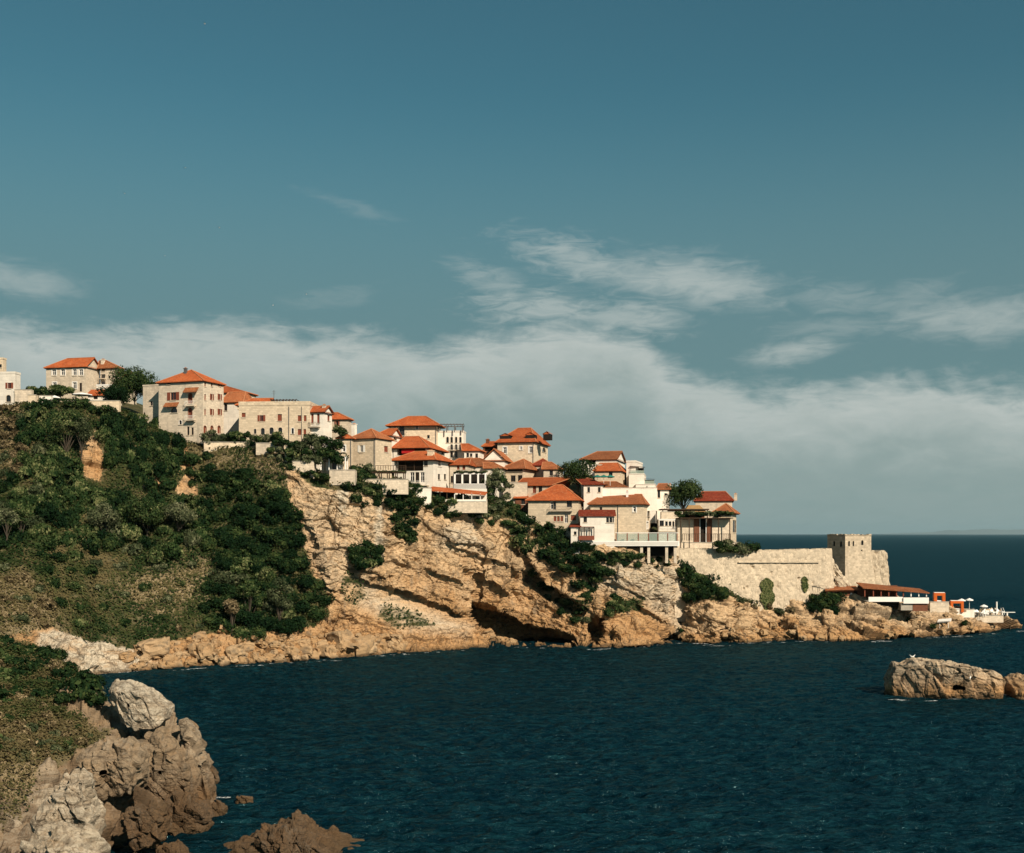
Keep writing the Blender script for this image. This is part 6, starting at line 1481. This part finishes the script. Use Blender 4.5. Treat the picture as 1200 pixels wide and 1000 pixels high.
LM = {'dark': mat_leaf('leaf_dark', (0.008, 0.021, 0.009), (0.022, 0.044, 0.016), (0.070, 0.095, 0.032)),
      'mid': mat_leaf('leaf_mid', (0.016, 0.036, 0.013), (0.062, 0.092, 0.032), (0.220, 0.225, 0.100)),
      'olive': mat_leaf('leaf_olive', (0.036, 0.050, 0.024), (0.105, 0.120, 0.060), (0.22, 0.22, 0.13)),
      'dry': mat_leaf('leaf_dry', (0.070, 0.055, 0.030), (0.17, 0.13, 0.070), (0.34, 0.265, 0.155)),
      'grass': mat_leaf('leaf_grass', (0.020, 0.038, 0.013), (0.056, 0.066, 0.024), (0.135, 0.110, 0.052))}
def leaf_quads(Pn, Nn, size, tint, seed, jit=.42):
    g = np.random.default_rng(seed); n = len(Pn)
    nn = Nn + g.normal(0, jit, (n, 3)); nn /= np.linalg.norm(nn, axis=1, keepdims=True)
    t = np.cross(nn, g.normal(0, 1, (n, 3))); t /= np.maximum(np.linalg.norm(t, axis=1, keepdims=True), 1e-6); b = np.cross(nn, t)
    s = (size * g.uniform(.55, 1.35, n))[:, None]
    V = np.stack([Pn + t * s * .62, Pn + b * s * .36 + nn * s * .10, Pn - t * s * .62, Pn - b * s * .36 + nn * s * .10], 1).reshape(-1, 3)
    return V, np.arange(4 * n).reshape(-1, 4), np.repeat(tint, 4)
def crown_mesh(name, rad, nl, leaf, mat, seed, squash=.8, lobes=9, gap=.35):
    g = np.random.default_rng(seed); Ps, Ns, Ts = [], [], []
    C_ = g.normal(0, 1, (lobes, 3)); C_ /= np.linalg.norm(C_, axis=1, keepdims=True); C_ *= (g.uniform(.25, .72, (lobes, 1))); C_[0] *= .2
    C_[:, 2] = np.abs(C_[:, 2]) * .9 - .15
    Rl = g.uniform(.30, .58, lobes); Rl[0] = .62
    w = Rl ** 2; w /= w.sum(); k = g.choice(lobes, nl, p=w)
    d = g.normal(0, 1, (nl, 3)); d /= np.linalg.norm(d, axis=1, keepdims=True)
    p = C_[k] + d * (Rl[k] * g.uniform(.72, 1.08, nl))[:, None]
    keep = (vnoise(p * 3.1 + seed, seed) > -gap) & (p[:, 2] > -.55)
    p, d, k = p[keep], d[keep], k[keep]
    ti = np.clip(.36 + .55 * (g.random(lobes)[k] - .5) + g.normal(0, .15, len(p)) + .42 * vnoise(p * 3, seed + 5), 0, 1.1)
    p = p * np.array([1, 1, squash]) * rad
    V, Q, T_ = leaf_quads(p, d, leaf, ti, seed + 1)
    o = np_mesh(name, V, Q, LM[mat], {'tint': T_}, smooth=False); return o.data, o
CR = {}
for mk in ('dark', 'mid', 'olive', 'dry'):
    for si, (rad, nl, leaf) in enumerate(((1.0, 520, .30), (2.0, 1500, .36), (3.3, 3400, .42))):
        for v in range(2):
            me, o = crown_mesh('leaves', rad, nl, leaf, mk, 1000 + hash_ if False else 1000 + 37 * si + 11 * v + 101 * ('dark', 'mid', 'olive', 'dry').index(mk), squash=.82 if mk != 'dry' else .9, gap=.35 if mk != 'dry' else .1)
            CR[mk, si, v] = me; bpy.data.objects.remove(o)
RADS = (1.0, 2.0, 3.3); NPL = 0
def bush(loc, rad, mk, name, label, cat, group=None, sz=(1, 1, 1)):
    global NPL; NPL += 1
    si = min(range(3), key=lambda i: abs(math.log(rad / RADS[i])))
    o = bpy.data.objects.new(name, CR[mk, si, random.randrange(2)]); COL.objects.link(o)
    k = rad / RADS[si]; o.location = loc; o.scale = (k * sz[0] * random.uniform(.9, 1.12), k * sz[1] * random.uniform(.9, 1.1), k * sz[2] * random.uniform(.88, 1.15)); o.rotation_euler = (random.uniform(-.2, .2), random.uniform(-.2, .2), random.uniform(0, 6.28))
    return tag(o, label, cat, group)
def bush_px(px, py, rpx, mk, name, label, cat='shrub', group=None, bv=None, sink=.15, sz=(1, 1, 1), off=None):
    loc, no = hit(px, py, bv) if off is None else (P(px, py + rpx * .6, cD(px, off)), Vector((0, -.4, .9)))
    if loc is None: return None
    rad = 1.38 * rpx * loc.y / F
    return bush(loc + no * (rad * (.35 - sink)), rad, mk, name, label, cat, group, sz)
def fill(poly, spacing, rr_, mix, name, label, cat, group, bv=None, seed=1, maxn=400, sz=(1, 1, 1), off=None):
    g = random.Random(seed); xs = [p[0] for p in poly]; ys = [p[1] for p in poly]; got = []
    for i in range(9000):
        x, y = g.uniform(min(xs), max(xs)), g.uniform(min(ys), max(ys))
        if poly_sd(np.array([x]), np.array([y]), poly)[0] < 0: continue
        if any((x - a) ** 2 + (y - b) ** 2 < spacing ** 2 for a, b in got): continue
        got.append((x, y))
        mk = g.choices([m_ for m_, _ in mix], [w_ for _, w_ in mix])[0]
        bush_px(x, y, g.uniform(*rr_), mk, name, label, cat, group, bv, sz=sz, off=off)
        if len(got) >= maxn: break
G1 = 'shrubs on the overgrown hillside'; G2 = 'ivy clumps covering the rock face'; G3 = 'bushes along the cliff'
# ivy mass in the middle of the hillside
fill([(262, 560), (286, 556), (312, 568), (330, 578), (344, 604), (350, 640), (352, 668), (330, 668), (262, 660), (242, 640), (238, 606), (250, 572)], 14, (9, 13), (('dark', 1), ('mid', .12)), 'ivy_clump', 'dark ivy clump in the upper part of the great dark mass beside the bare cliff', 'ivy', G2, seed=2)
fill([(262, 660), (350, 660), (374, 684), (382, 704), (370, 726), (335, 742), (285, 748), (255, 744), (240, 724), (246, 690)], 15, (10, 14), (('dark', 1), ('mid', .25), ('olive', .08)), 'ivy_clump', 'dark ivy clump low in the great dark mass above the shore boulders', 'ivy', G2, seed=3)
fill([(120, 500), (162, 498), (206, 502), (212, 530), (206, 560), (188, 590), (160, 572), (150, 545), (128, 540), (118, 520)], 14, (9, 13), (('dark', 1), ('mid', .4)), 'shrub', 'dark shrub on the steep bank directly below the tallest house', 'shrub', G1, seed=4, sz=(.9, .9, 1.45))
fill([(220, 532), (248, 536), (240, 566), (224, 572)], 11, (6, 9), (('dark', 1), ('mid', .6)), 'shrub', 'green shrub in the gully right of the bare rock patches under the tallest house', 'shrub', G1, seed=5)
fill([(30, 490), (60, 500), (80, 540), (96, 570), (160, 592), (230, 592), (248, 620), (240, 642), (190, 652), (100, 644), (40, 640), (-20, 640), (-20, 580), (24, 560)], 15, (8, 14), (('dark', .8), ('mid', 1.5), ('olive', .35)), 'shrub', 'leafy shrub in the thicket filling the left hillside below the crest', 'shrub', G1, seed=6, maxn=170, sz=(1, 1, 1.3))
fill([(42, 478), (60, 472), (128, 476), (165, 488), (165, 500), (110, 502), (60, 500)], 14, (7, 10), (('dark', .8), ('mid', 1.0), ('olive', .4)), 'shrub', 'shrub on the crest just below the hilltop terrace', 'shrub', G1, seed=7)
fill([(44, 645), (110, 650), (96, 700), (104, 742), (78, 730), (56, 690)], 17, (6, 9), (('dark', .6), ('mid', 1.0)), 'shrub', 'green shrub between the dry slope and the grassy slope', 'shrub', G1, seed=8)
fill([(110, 655), (235, 655), (240, 735), (180, 748), (118, 740)], 24, (4, 7), (('mid', 1), ('olive', .5), ('dry', .6)), 'shrub', 'small low shrub on the brown grassy slope above the boulders', 'shrub', G1, seed=9, maxn=26)
fill([(0, 480), (26, 478), (32, 520), (28, 556), (0, 560)], 12, (7, 10), (('dry', 1), ('olive', .2)), 'dry_bush', 'grey brown leafless bush hanging under the white house at the left edge', 'bush', 'dry bushes at the left edge', seed=10)
fill([(0, 664), (36, 676), (58, 706), (50, 734), (0, 736)], 16, (6, 9), (('dry', 1.2), ('olive', .4)), 'dry_bush', 'straw coloured bush on the dry slope at the left edge above the near scrub', 'bush', 'dry bushes at the left edge', seed=11)
fill([(240, 505), (326, 509), (334, 518), (300, 519), (240, 519)], 7, (4.5, 6.5), (('olive', 1), ('mid', 1), ('dark', .5)), 'shrub', 'garden shrub on the terrace in front of the long arched house', 'shrub', G3, seed=12, off=1.2)
fill([(318, 520), (338, 526), (342, 548), (330, 545), (312, 530)], 9, (4, 6), (('olive', 1), ('mid', 1)), 'shrub', 'grey green shrub on the crest below the long arched house', 'shrub', G3, seed=13, off=-.6)
fill([(312, 556), (332, 560), (344, 572), (334, 578), (314, 568)], 12, (3.5, 4.5), (('dark', 1), ('mid', .3)), 'shrub', 'dark shrub at the top of the bare cliff left of the white terrace wall', 'shrub', G3, seed=14)
# cliff top and cliff face
fill([(342, 516), (372, 510), (394, 514), (396, 536), (344, 538)], 9, (7, 10), (('mid', 1), ('olive', .7), ('dark', .4)), 'tree_crown_shrub' if False else 'shrub', 'tall leafy shrub between the long arched house and the faceted house', 'shrub', G3, seed=15, off=2.0)
fill([(418, 546), (436, 546), (436, 560), (418, 562)], 8, (6, 8), (('mid', 1), ('olive', .6)), 'shrub', 'round grey green shrub against the foot of the faceted house', 'shrub', G3, seed=16, off=2.5)
fill([(358, 552), (384, 552), (384, 558), (358, 558)], 7, (4, 6), (('dark', 1), ('mid', .3)), 'hedge_shrub', 'dark hedge shrub below the white pergola', 'shrub', G3, seed=17, off=-0.6)
fill([(404, 568), (440, 570), (444, 590), (430, 596), (410, 580)], 10, (5, 7), (('dark', 1), ('mid', .6)), 'shrub', 'green shrub hanging over the cliff edge below the faceted house', 'shrub', G3, seed=18)
fill([(456, 572), (492, 576), (494, 590), (480, 604), (488, 622), (482, 638), (466, 628), (458, 606), (452, 590)], 10, (6, 9), (('dark', 1), ('mid', .4)), 'ivy_clump', 'dark ivy clump hanging down the cliff below the white corner house', 'ivy', G2, seed=19)
fill([(412, 640), (426, 636), (442, 644), (440, 662), (418, 664)], 9, (7, 9), (('dark', 1), ('mid', .3)), 'bush', 'round dark bush clinging alone to the middle of the cliff', 'bush', G3, seed=20)
fill([(500, 588), (550, 587), (556, 602), (520, 606), (500, 602)], 9, (6, 8), (('dark', 1), ('mid', .4)), 'hedge_shrub', 'dark hedge shrub along the cliff edge under the red lean-to bar', 'shrub', G3, seed=21)
fill([(552, 592), (585, 594), (586, 610), (566, 616), (552, 604)], 9, (4, 5.5), (('olive', 1), ('mid', .8)), 'shrub', 'pale grey green shrub on the cliff edge right of the red lean-to bar', 'shrub', G3, seed=22)
fill([(572, 552), (594, 556), (598, 580), (600, 600), (578, 600), (570, 580)], 9, (4.5, 6), (('mid', .5), ('olive', 1)), 'shrub', 'tall grey green bush right of the white arcade', 'shrub', G3, seed=23, off=1.0)
fill([(586, 590), (618, 600), (612, 620), (600, 624), (590, 610)], 9, (4.5, 6), (('mid', 1), ('dark', .8)), 'shrub', 'green bush above the diagonal gully of the cliff', 'shrub', G3, seed=24)
fill([(606, 618), (620, 606), (640, 606), (664, 622), (680, 640), (706, 648), (712, 664), (704, 686), (690, 700), (676, 684), (664, 668), (640, 652), (614, 640)], 11, (8, 11), (('dark', 1), ('mid', .1)), 'bush', 'large dark bush in the great dark clump below the biggest hipped roof', 'bush', G3, seed=25)
fill([(620, 668), (660, 700), (690, 726), (676, 730), (640, 706)], 12, (5, 7), (('olive', .6), ('mid', 1), ('dark', .6)), 'shrub', 'small shrub in the diagonal gully above the sea cave', 'shrub', G3, seed=26)
fill([(708, 704), (724, 700), (730, 712), (716, 718)], 8, (6, 8), (('dark', 1), ('mid', .3)), 'bush', 'dark round bush low on the cliff right of the sea cave', 'bush', G3, seed=27)
fill([(712, 646), (752, 650), (748, 660), (716, 658)], 9, (5, 7), (('mid', 1), ('dark', 1), ('olive', .4)), 'shrub', 'shrub hanging below the white edge of the restaurant deck', 'shrub', G3, seed=28, off=-2.6)
fill([(760, 652), (784, 650), (782, 660), (764, 662)], 8, (4, 5), (('dark', 1), ('mid', .6)), 'bush', 'dark bush on the cliff under the pillars of the deck', 'bush', G3, seed=29, off=-1.5)
fill([(792, 664), (804, 660), (820, 670), (842, 664), (852, 682), (850, 698), (822, 700), (802, 702), (794, 700)], 10, (7, 10), (('dark', 1), ('mid', .5)), 'bush', 'dark bush at the left foot of the fortress wall', 'bush', G3, seed=30)
fill([(794, 704), (801, 704), (801, 738), (795, 738)], 9, (4, 5), (('dark', 1), ('mid', .4)), 'ivy_clump', 'narrow ivy clump in the vertical cleft below the fortress wall', 'ivy', G2, seed=31)
fill([(944, 694), (982, 690), (986, 704), (980, 716), (950, 718)], 10, (9, 11), (('dark', 1),), 'bush', 'dark round bush in front of the fortress wall left of the board hut', 'bush', G3, seed=32)
fill([(840, 632), (862, 634), (884, 640), (882, 644), (842, 642)], 8, (6, 8), (('mid', 1), ('olive', .6)), 'shrub', 'shrub on top of the fortress wall beside the outermost house', 'shrub', G3, seed=33, off=3.0)
fill([(860, 704), (930, 710), (936, 718), (866, 716)], 12, (4, 6), (('olive', 1), ('mid', .6), ('dry', .6)), 'shrub', 'low olive shrub along the foot of the fortress wall', 'shrub', G3, seed=34)
fill([(1036, 722), (1080, 728), (1120, 728), (1140, 730), (1080, 738), (1044, 734)], 20, (3, 4.5), (('olive', 1), ('mid', .6)), 'shrub', 'dark low shrub on the rocks below the beach bar', 'shrub', G3, seed=35)
# hilltop
for pts, lab, mk in (([(30, 452), (46, 448), (58, 452), (60, 462), (32, 462)], 'dark shrub on the skyline between the left edge house and the hilltop house', 'dark'), ([(66, 452), (78, 450), (80, 470), (68, 468)], 'tall dark shrub in front of the hilltop house', 'dark')):
    for k in range(5):
        x, y = random.uniform(pts[0][0], pts[2][0]), random.uniform(458, 465); d = cD(x, 6); bush(Vector((xpx(x, d), d, zpx(y - 3, d))), 1.5 * random.uniform(.9, 1.3), random.choice([mk, 'mid']), 'shrub', lab, 'shrub', G1)
# vines on pergolas
for k in range(12):
    x = 434 + 40 * k / 11; d = cD(454, 2.5 + random.uniform(-1, 1)); bush(Vector((xpx(x, d), d, zpx(553, d))), .75, random.choice(['dark', 'mid']), 'vine', 'vine draped over the timber pergola left of the white corner house', 'vine', 'vines on pergolas', (1.3, 1, .6))
for k in range(16):
    x = 794 + 62 * k / 15; d = cD(806, 2.0 + random.uniform(-.8, 1.6)); bush(Vector((xpx(x, d), d, zpx(603 + random.uniform(-2, 2), d))), 1.15, random.choice(['dark', 'mid', 'olive']), 'vine', 'creeper covering the roof of the pergola restaurant', 'vine', 'vines on pergolas', (1.3, 1, .75))
for k in range(9):
    x = 534 + 34 * k / 8; d = cD(549, 2.2); bush(Vector((xpx(x, d), d, zpx(553.5 + random.uniform(-1, 1), d))), .8, random.choice(['mid', 'olive']), 'vine', 'vine trailing over the lintel of the white arcade', 'vine', 'vines on pergolas', (1.3, 1, .6))
# climbing plants on the fortress wall
for cx, cy, hw, hh, lab in ((894.5, 697, 8, 19, 'wide green creeper climbing the middle of the fortress wall'), (939.5, 686, 3.6, 9.5, 'narrow green creeper climbing the right part of the fortress wall')):
    g = np.random.default_rng(int(cx)); n = int(hw * hh * 22); u = g.uniform(-1, 1, n); v = g.uniform(-1, 1, n); k = (np.abs(u) < (np.sqrt(np.clip(1 - v ** 2, 0, 1)) * (1 + .25 * np.sin(v * 7)))); u, v = u[k], v[k]
    t_ = (cx + u * hw - 788) / (975 - 788); zz = zpx(cy + v * hh, Da + 2); ct = np.stack([A_.x + d_.x * L_ * t_, A_.y + d_.y * L_ * t_, zz + 0 * t_], -1)
    wb_ = np.clip(1.6 * (1 - (zz - 4) / (zpx(644, Da) - 4)), 0, 1.6)
    if False: pass
    ct += np.array(n_) * (np.broadcast_to(wb_, t_.shape) + g.uniform(.12, .42, len(t_)))[:, None]
    V, Q, T_ = leaf_quads(ct, np.tile(np.array(n_), (len(ct), 1)), .42, np.clip(.55 + g.normal(0, .25, len(ct)), 0, 1), 77)
    b_ = V.mean(0); b_[2] = V[:, 2].min(); o = np_mesh('creeper', V - b_, Q, LM['mid'], {'tint': T_}, smooth=False); o.location = b_; tag(o, lab, 'creeper')
# near scrub
fill([(-10, 752), (30, 752), (60, 765), (88, 786), (112, 806), (112, 822), (90, 812), (66, 822), (30, 818), (-10, 826)], 13, (9, 14), (('dark', 1.2), ('mid', .7), ('dry', .18)), 'scrub_bush', 'dark scrub bush on the near slope at the lower left', 'bush', 'scrub on the near slope', BV_NEAR, seed=40, maxn=70)
fill([(-10, 826), (30, 820), (66, 826), (90, 850), (110, 862), (90, 880), (60, 894), (40, 896), (-10, 890)], 11, (4, 9), (('mid', .7), ('olive', 1.0), ('dry', 1.2)), 'scrub_bush', 'olive or straw coloured scrub bush lower on the near slope among the rocks', 'bush', 'scrub on the near slope', BV_NEAR, seed=41, maxn=75)
fill([(112, 800), (126, 812), (122, 826), (104, 812)], 6, (3, 5), (('olive', 1), ('dark', .5)), 'scrub_bush', 'small bush at the left foot of the big pale slab', 'bush', 'scrub on the near slope', BV_NEAR, seed=42)
# ------------------------------------------------------------------ trees with trunks
MB_bark = mat_plain('bark', (0.075, 0.060, 0.045), .95, .05); M['bark'] = MB_bark
def tree(label, base, height, crown_r, mk, seed, spread=.5, name='tree', trunk_r=.16, nlobes=7, squash=.85, low=.45):
    g = random.Random(seed); r0 = empty(name, base, 0, label, 'tree'); mb = MB(); tips = []
    p = Vector((0, 0, -.5)); top = Vector((g.uniform(-.3, .3), g.uniform(-.3, .3), height * low)); n = 4
    pts = [p + (top - p) * (i / n) + Vector((g.uniform(-.12, .12), g.uniform(-.12, .12), 0)) for i in range(n + 1)]
    for i in range(n): mb.tube(pts[i], pts[i + 1], trunk_r * (1 - .1 * i), trunk_r * (1 - .1 * (i + 1)), 7)
    for i in range(nlobes):
        w = 2 * math.pi * i / nlobes + g.uniform(-.4, .4); rr = crown_r * g.uniform(.25, .75)
        e = Vector((math.cos(w) * rr, math.sin(w) * rr, height * g.uniform(low + .18, .92))); s_ = pts[g.choice([2, 3, 4])]; m_ = (s_ + e) / 2 + Vector((0, 0, g.uniform(-.2, .3)))
        mb.tube(s_, m_, trunk_r * .5, trunk_r * .36, 5); mb.tube(m_, e, trunk_r * .36, trunk_r * .14, 5); tips.append(e)
    mb.build('trunk', M['bark'], r0)
    gn = np.random.default_rng(seed); Ps, Ns, Ts = [], [], []
    tips.append(Vector((0, 0, height * .9)))
    for e in tips:
        rl = crown_r * gn.uniform(.34, .52); nl = int(160 * rl * rl); d = gn.normal(0, 1, (nl, 3)); d /= np.linalg.norm(d, axis=1, keepdims=True)
        Ps.append(np.array(e) + d * rl * gn.uniform(.55, 1.08, (nl, 1)) * np.array([1, 1, squash])); Ns.append(d); Ts.append(np.clip(.45 + gn.uniform(-.2, .2) + gn.normal(0, .2, nl), 0, 1.1))
    pp, nn, tt = np.concatenate(Ps), np.concatenate(Ns), np.concatenate(Ts); kp = vnoise(pp * 1.3 + seed, seed) > -.3
    V, Q, T_ = leaf_quads(pp[kp], nn[kp], .36, tt[kp], seed); o = np_mesh('crown', V, Q, LM[mk], {'tint': T_}, smooth=False); o.parent = r0; return r0
def tree_px(label, px, py_base, ht_px, cr_px, mk, seed, off=None, bv=None, **kw):
    if off is None:
        loc, no = hit(px, py_base, bv)
        if loc is None: return
    else: d = cD(px, off); loc = Vector((xpx(px, d), d, zpx(py_base, d)))
    k = loc.y / F; return tree(label, loc, ht_px * k, cr_px * k, mk, seed, **kw)
tree_px('dark spreading tree on the skyline left of the tallest house', 158, 472, 34, 30, 'dark', 1, off=24, low=.12, nlobes=14)
tree_px('smaller dark tree in front of the spreading tree left of the tallest house', 134, 475, 20, 20, 'dark', 2, off=14, low=.1, nlobes=9)
tree_px('slender pale stemmed tree standing on the hillside below the crest walls', 78, 540, 58, 22, 'mid', 3, low=.28, nlobes=9, trunk_r=.2)
tree_px('second pale stemmed tree just right of the slender one on the hillside', 96, 538, 50, 16, 'olive', 4, low=.28, nlobes=7)
tree_px('small grey green tree with a forked pale stem in the middle of the thicket', 122, 640, 48, 22, 'olive', 5, low=.3, nlobes=11, trunk_r=.16)
tree_px('broad olive coloured tree right of the forked tree in the thicket', 172, 634, 46, 26, 'mid', 6, low=.4, nlobes=10)
tree_px('olive coloured tree on the right side of the thicket near the dark ivy', 210, 630, 40, 20, 'olive', 7, low=.4, nlobes=9)
tree_px('small pale tree at the far left of the thicket', 8, 640, 44, 16, 'olive', 8, low=.5, nlobes=7)
tree_px('thin tree with a brown stem on the left of the thicket', 25, 634, 40, 14, 'mid', 9, low=.28, nlobes=7)
tree_px('young tree with pale bare stems low in the dark ivy mass', 292, 738, 54, 16, 'mid', 10, low=.28, nlobes=9)
tree_px('pale half bare tree at the right foot of the dark ivy mass', 328, 738, 60, 17, 'olive', 11, low=.28, nlobes=10, trunk_r=.14)
tree_px('leaning bare stemmed tree at the left foot of the dark ivy mass', 272, 752, 50, 12, 'dry', 12, low=.5, nlobes=8)
tree_px('dark round tree among the roofs of mid town left of the green parasols', 678, 574, 32, 22, 'dark', 13, off=22, low=.15, nlobes=11)
tree_px('tall dark tree with a bare stem between the small house and the restaurant', 802, 604, 37, 24, 'dark', 14, off=22, low=.3, nlobes=15, trunk_r=.3)
tree_px('small green tree behind the faceted house beside its white chimney', 398, 514, 14, 10, 'mid', 15, off=9, low=.3)
tree_px('grey green tree right of the white arcade', 580, 590, 40, 16, 'olive', 16, off=3, low=.35, nlobes=10)
# potted plants on the deck
for k, (x, y) in enumerate(pot_spots):
    d = Dk + 1.2; b = Vector((xpx(x, d), d, zpx(638.4, Dk))); r0 = empty('potted_plant', b, 0, 'potted plant on the restaurant deck', 'potted plant', 'potted plants on the deck')
    mb = MB().tube((0, 0, 0), (0, 0, .5), .22, .3, 8); mb.build('pot', M['terracotta'], r0)
    o = bpy.data.objects.new('leaves', CR[('mid', 'dark', 'olive')[k % 3], 0, k % 2]); COL.objects.link(o); o.parent = r0; o.location = (0, 0, .95); o.scale = (.5, .5, .62)
# ------------------------------------------------------------------ undergrowth (grass and low herbs nobody could count)
def undergrowth(name, label, Hd, n, size, seed, cond, add=0.0):
    g = np.random.default_rng(seed); V = Hd['V'].reshape(-1, 3); N = Hd['N'].reshape(-1, 3); w = np.where(cond.ravel(), Hd['veg'].ravel() ** 2, 0)
    # area weight
    A = np.linalg.norm(np.cross(np.gradient(Hd['V'], axis=0), np.gradient(Hd['V'], axis=1)), axis=-1).ravel(); w = w * np.minimum(A, np.percentile(A, 97)); w /= w.sum()
    k = g.choice(len(w), n, p=w); p = V[k] + g.normal(0, .35, (n, 3)) * np.array([1, 1, .3]); nn = N[k]
    clump = vnoise(p / 2.6, 900 + seed) + .6 * vnoise(p / 7.5, 905 + seed)
    hgt = np.clip(.28 + .45 * clump, .05, .9); p = p + nn * (hgt * g.uniform(.1, 1, n))[:, None] * .8 + np.array([0, 0, .12])
    tint = np.clip(.42 + (.42 + .25 * (Hd['dry'].ravel()[k] > .9)) * Hd['dry'].ravel()[k] - .42 * clump + .35 * vnoise(p / 14., 911 + seed) + g.normal(0, .12, n) - .13 + add, 0, 1.15)
    Vq, Q, T_ = leaf_quads(p, nn, size, tint, seed, .30)
    o = np_mesh(name, Vq, Q, LM['grass'], {'tint': T_}, smooth=False); tag(o, label, 'undergrowth', kind='stuff')
undergrowth('undergrowth', 'grass and low herbs covering the hillside of the headland', HEAD, 120000, .48, 5, (HEAD['T'] > .03) & (HEAD['T'] < 1.3) & (HEAD['veg'] > .4))
undergrowth('undergrowth', 'grass and low herbs on the near slope at the lower left', NEAR, 50000, .22, 6, (NEAR['S'] > 0.0) & (NEAR['veg'] > .4), .28)
print('plants', NPL)
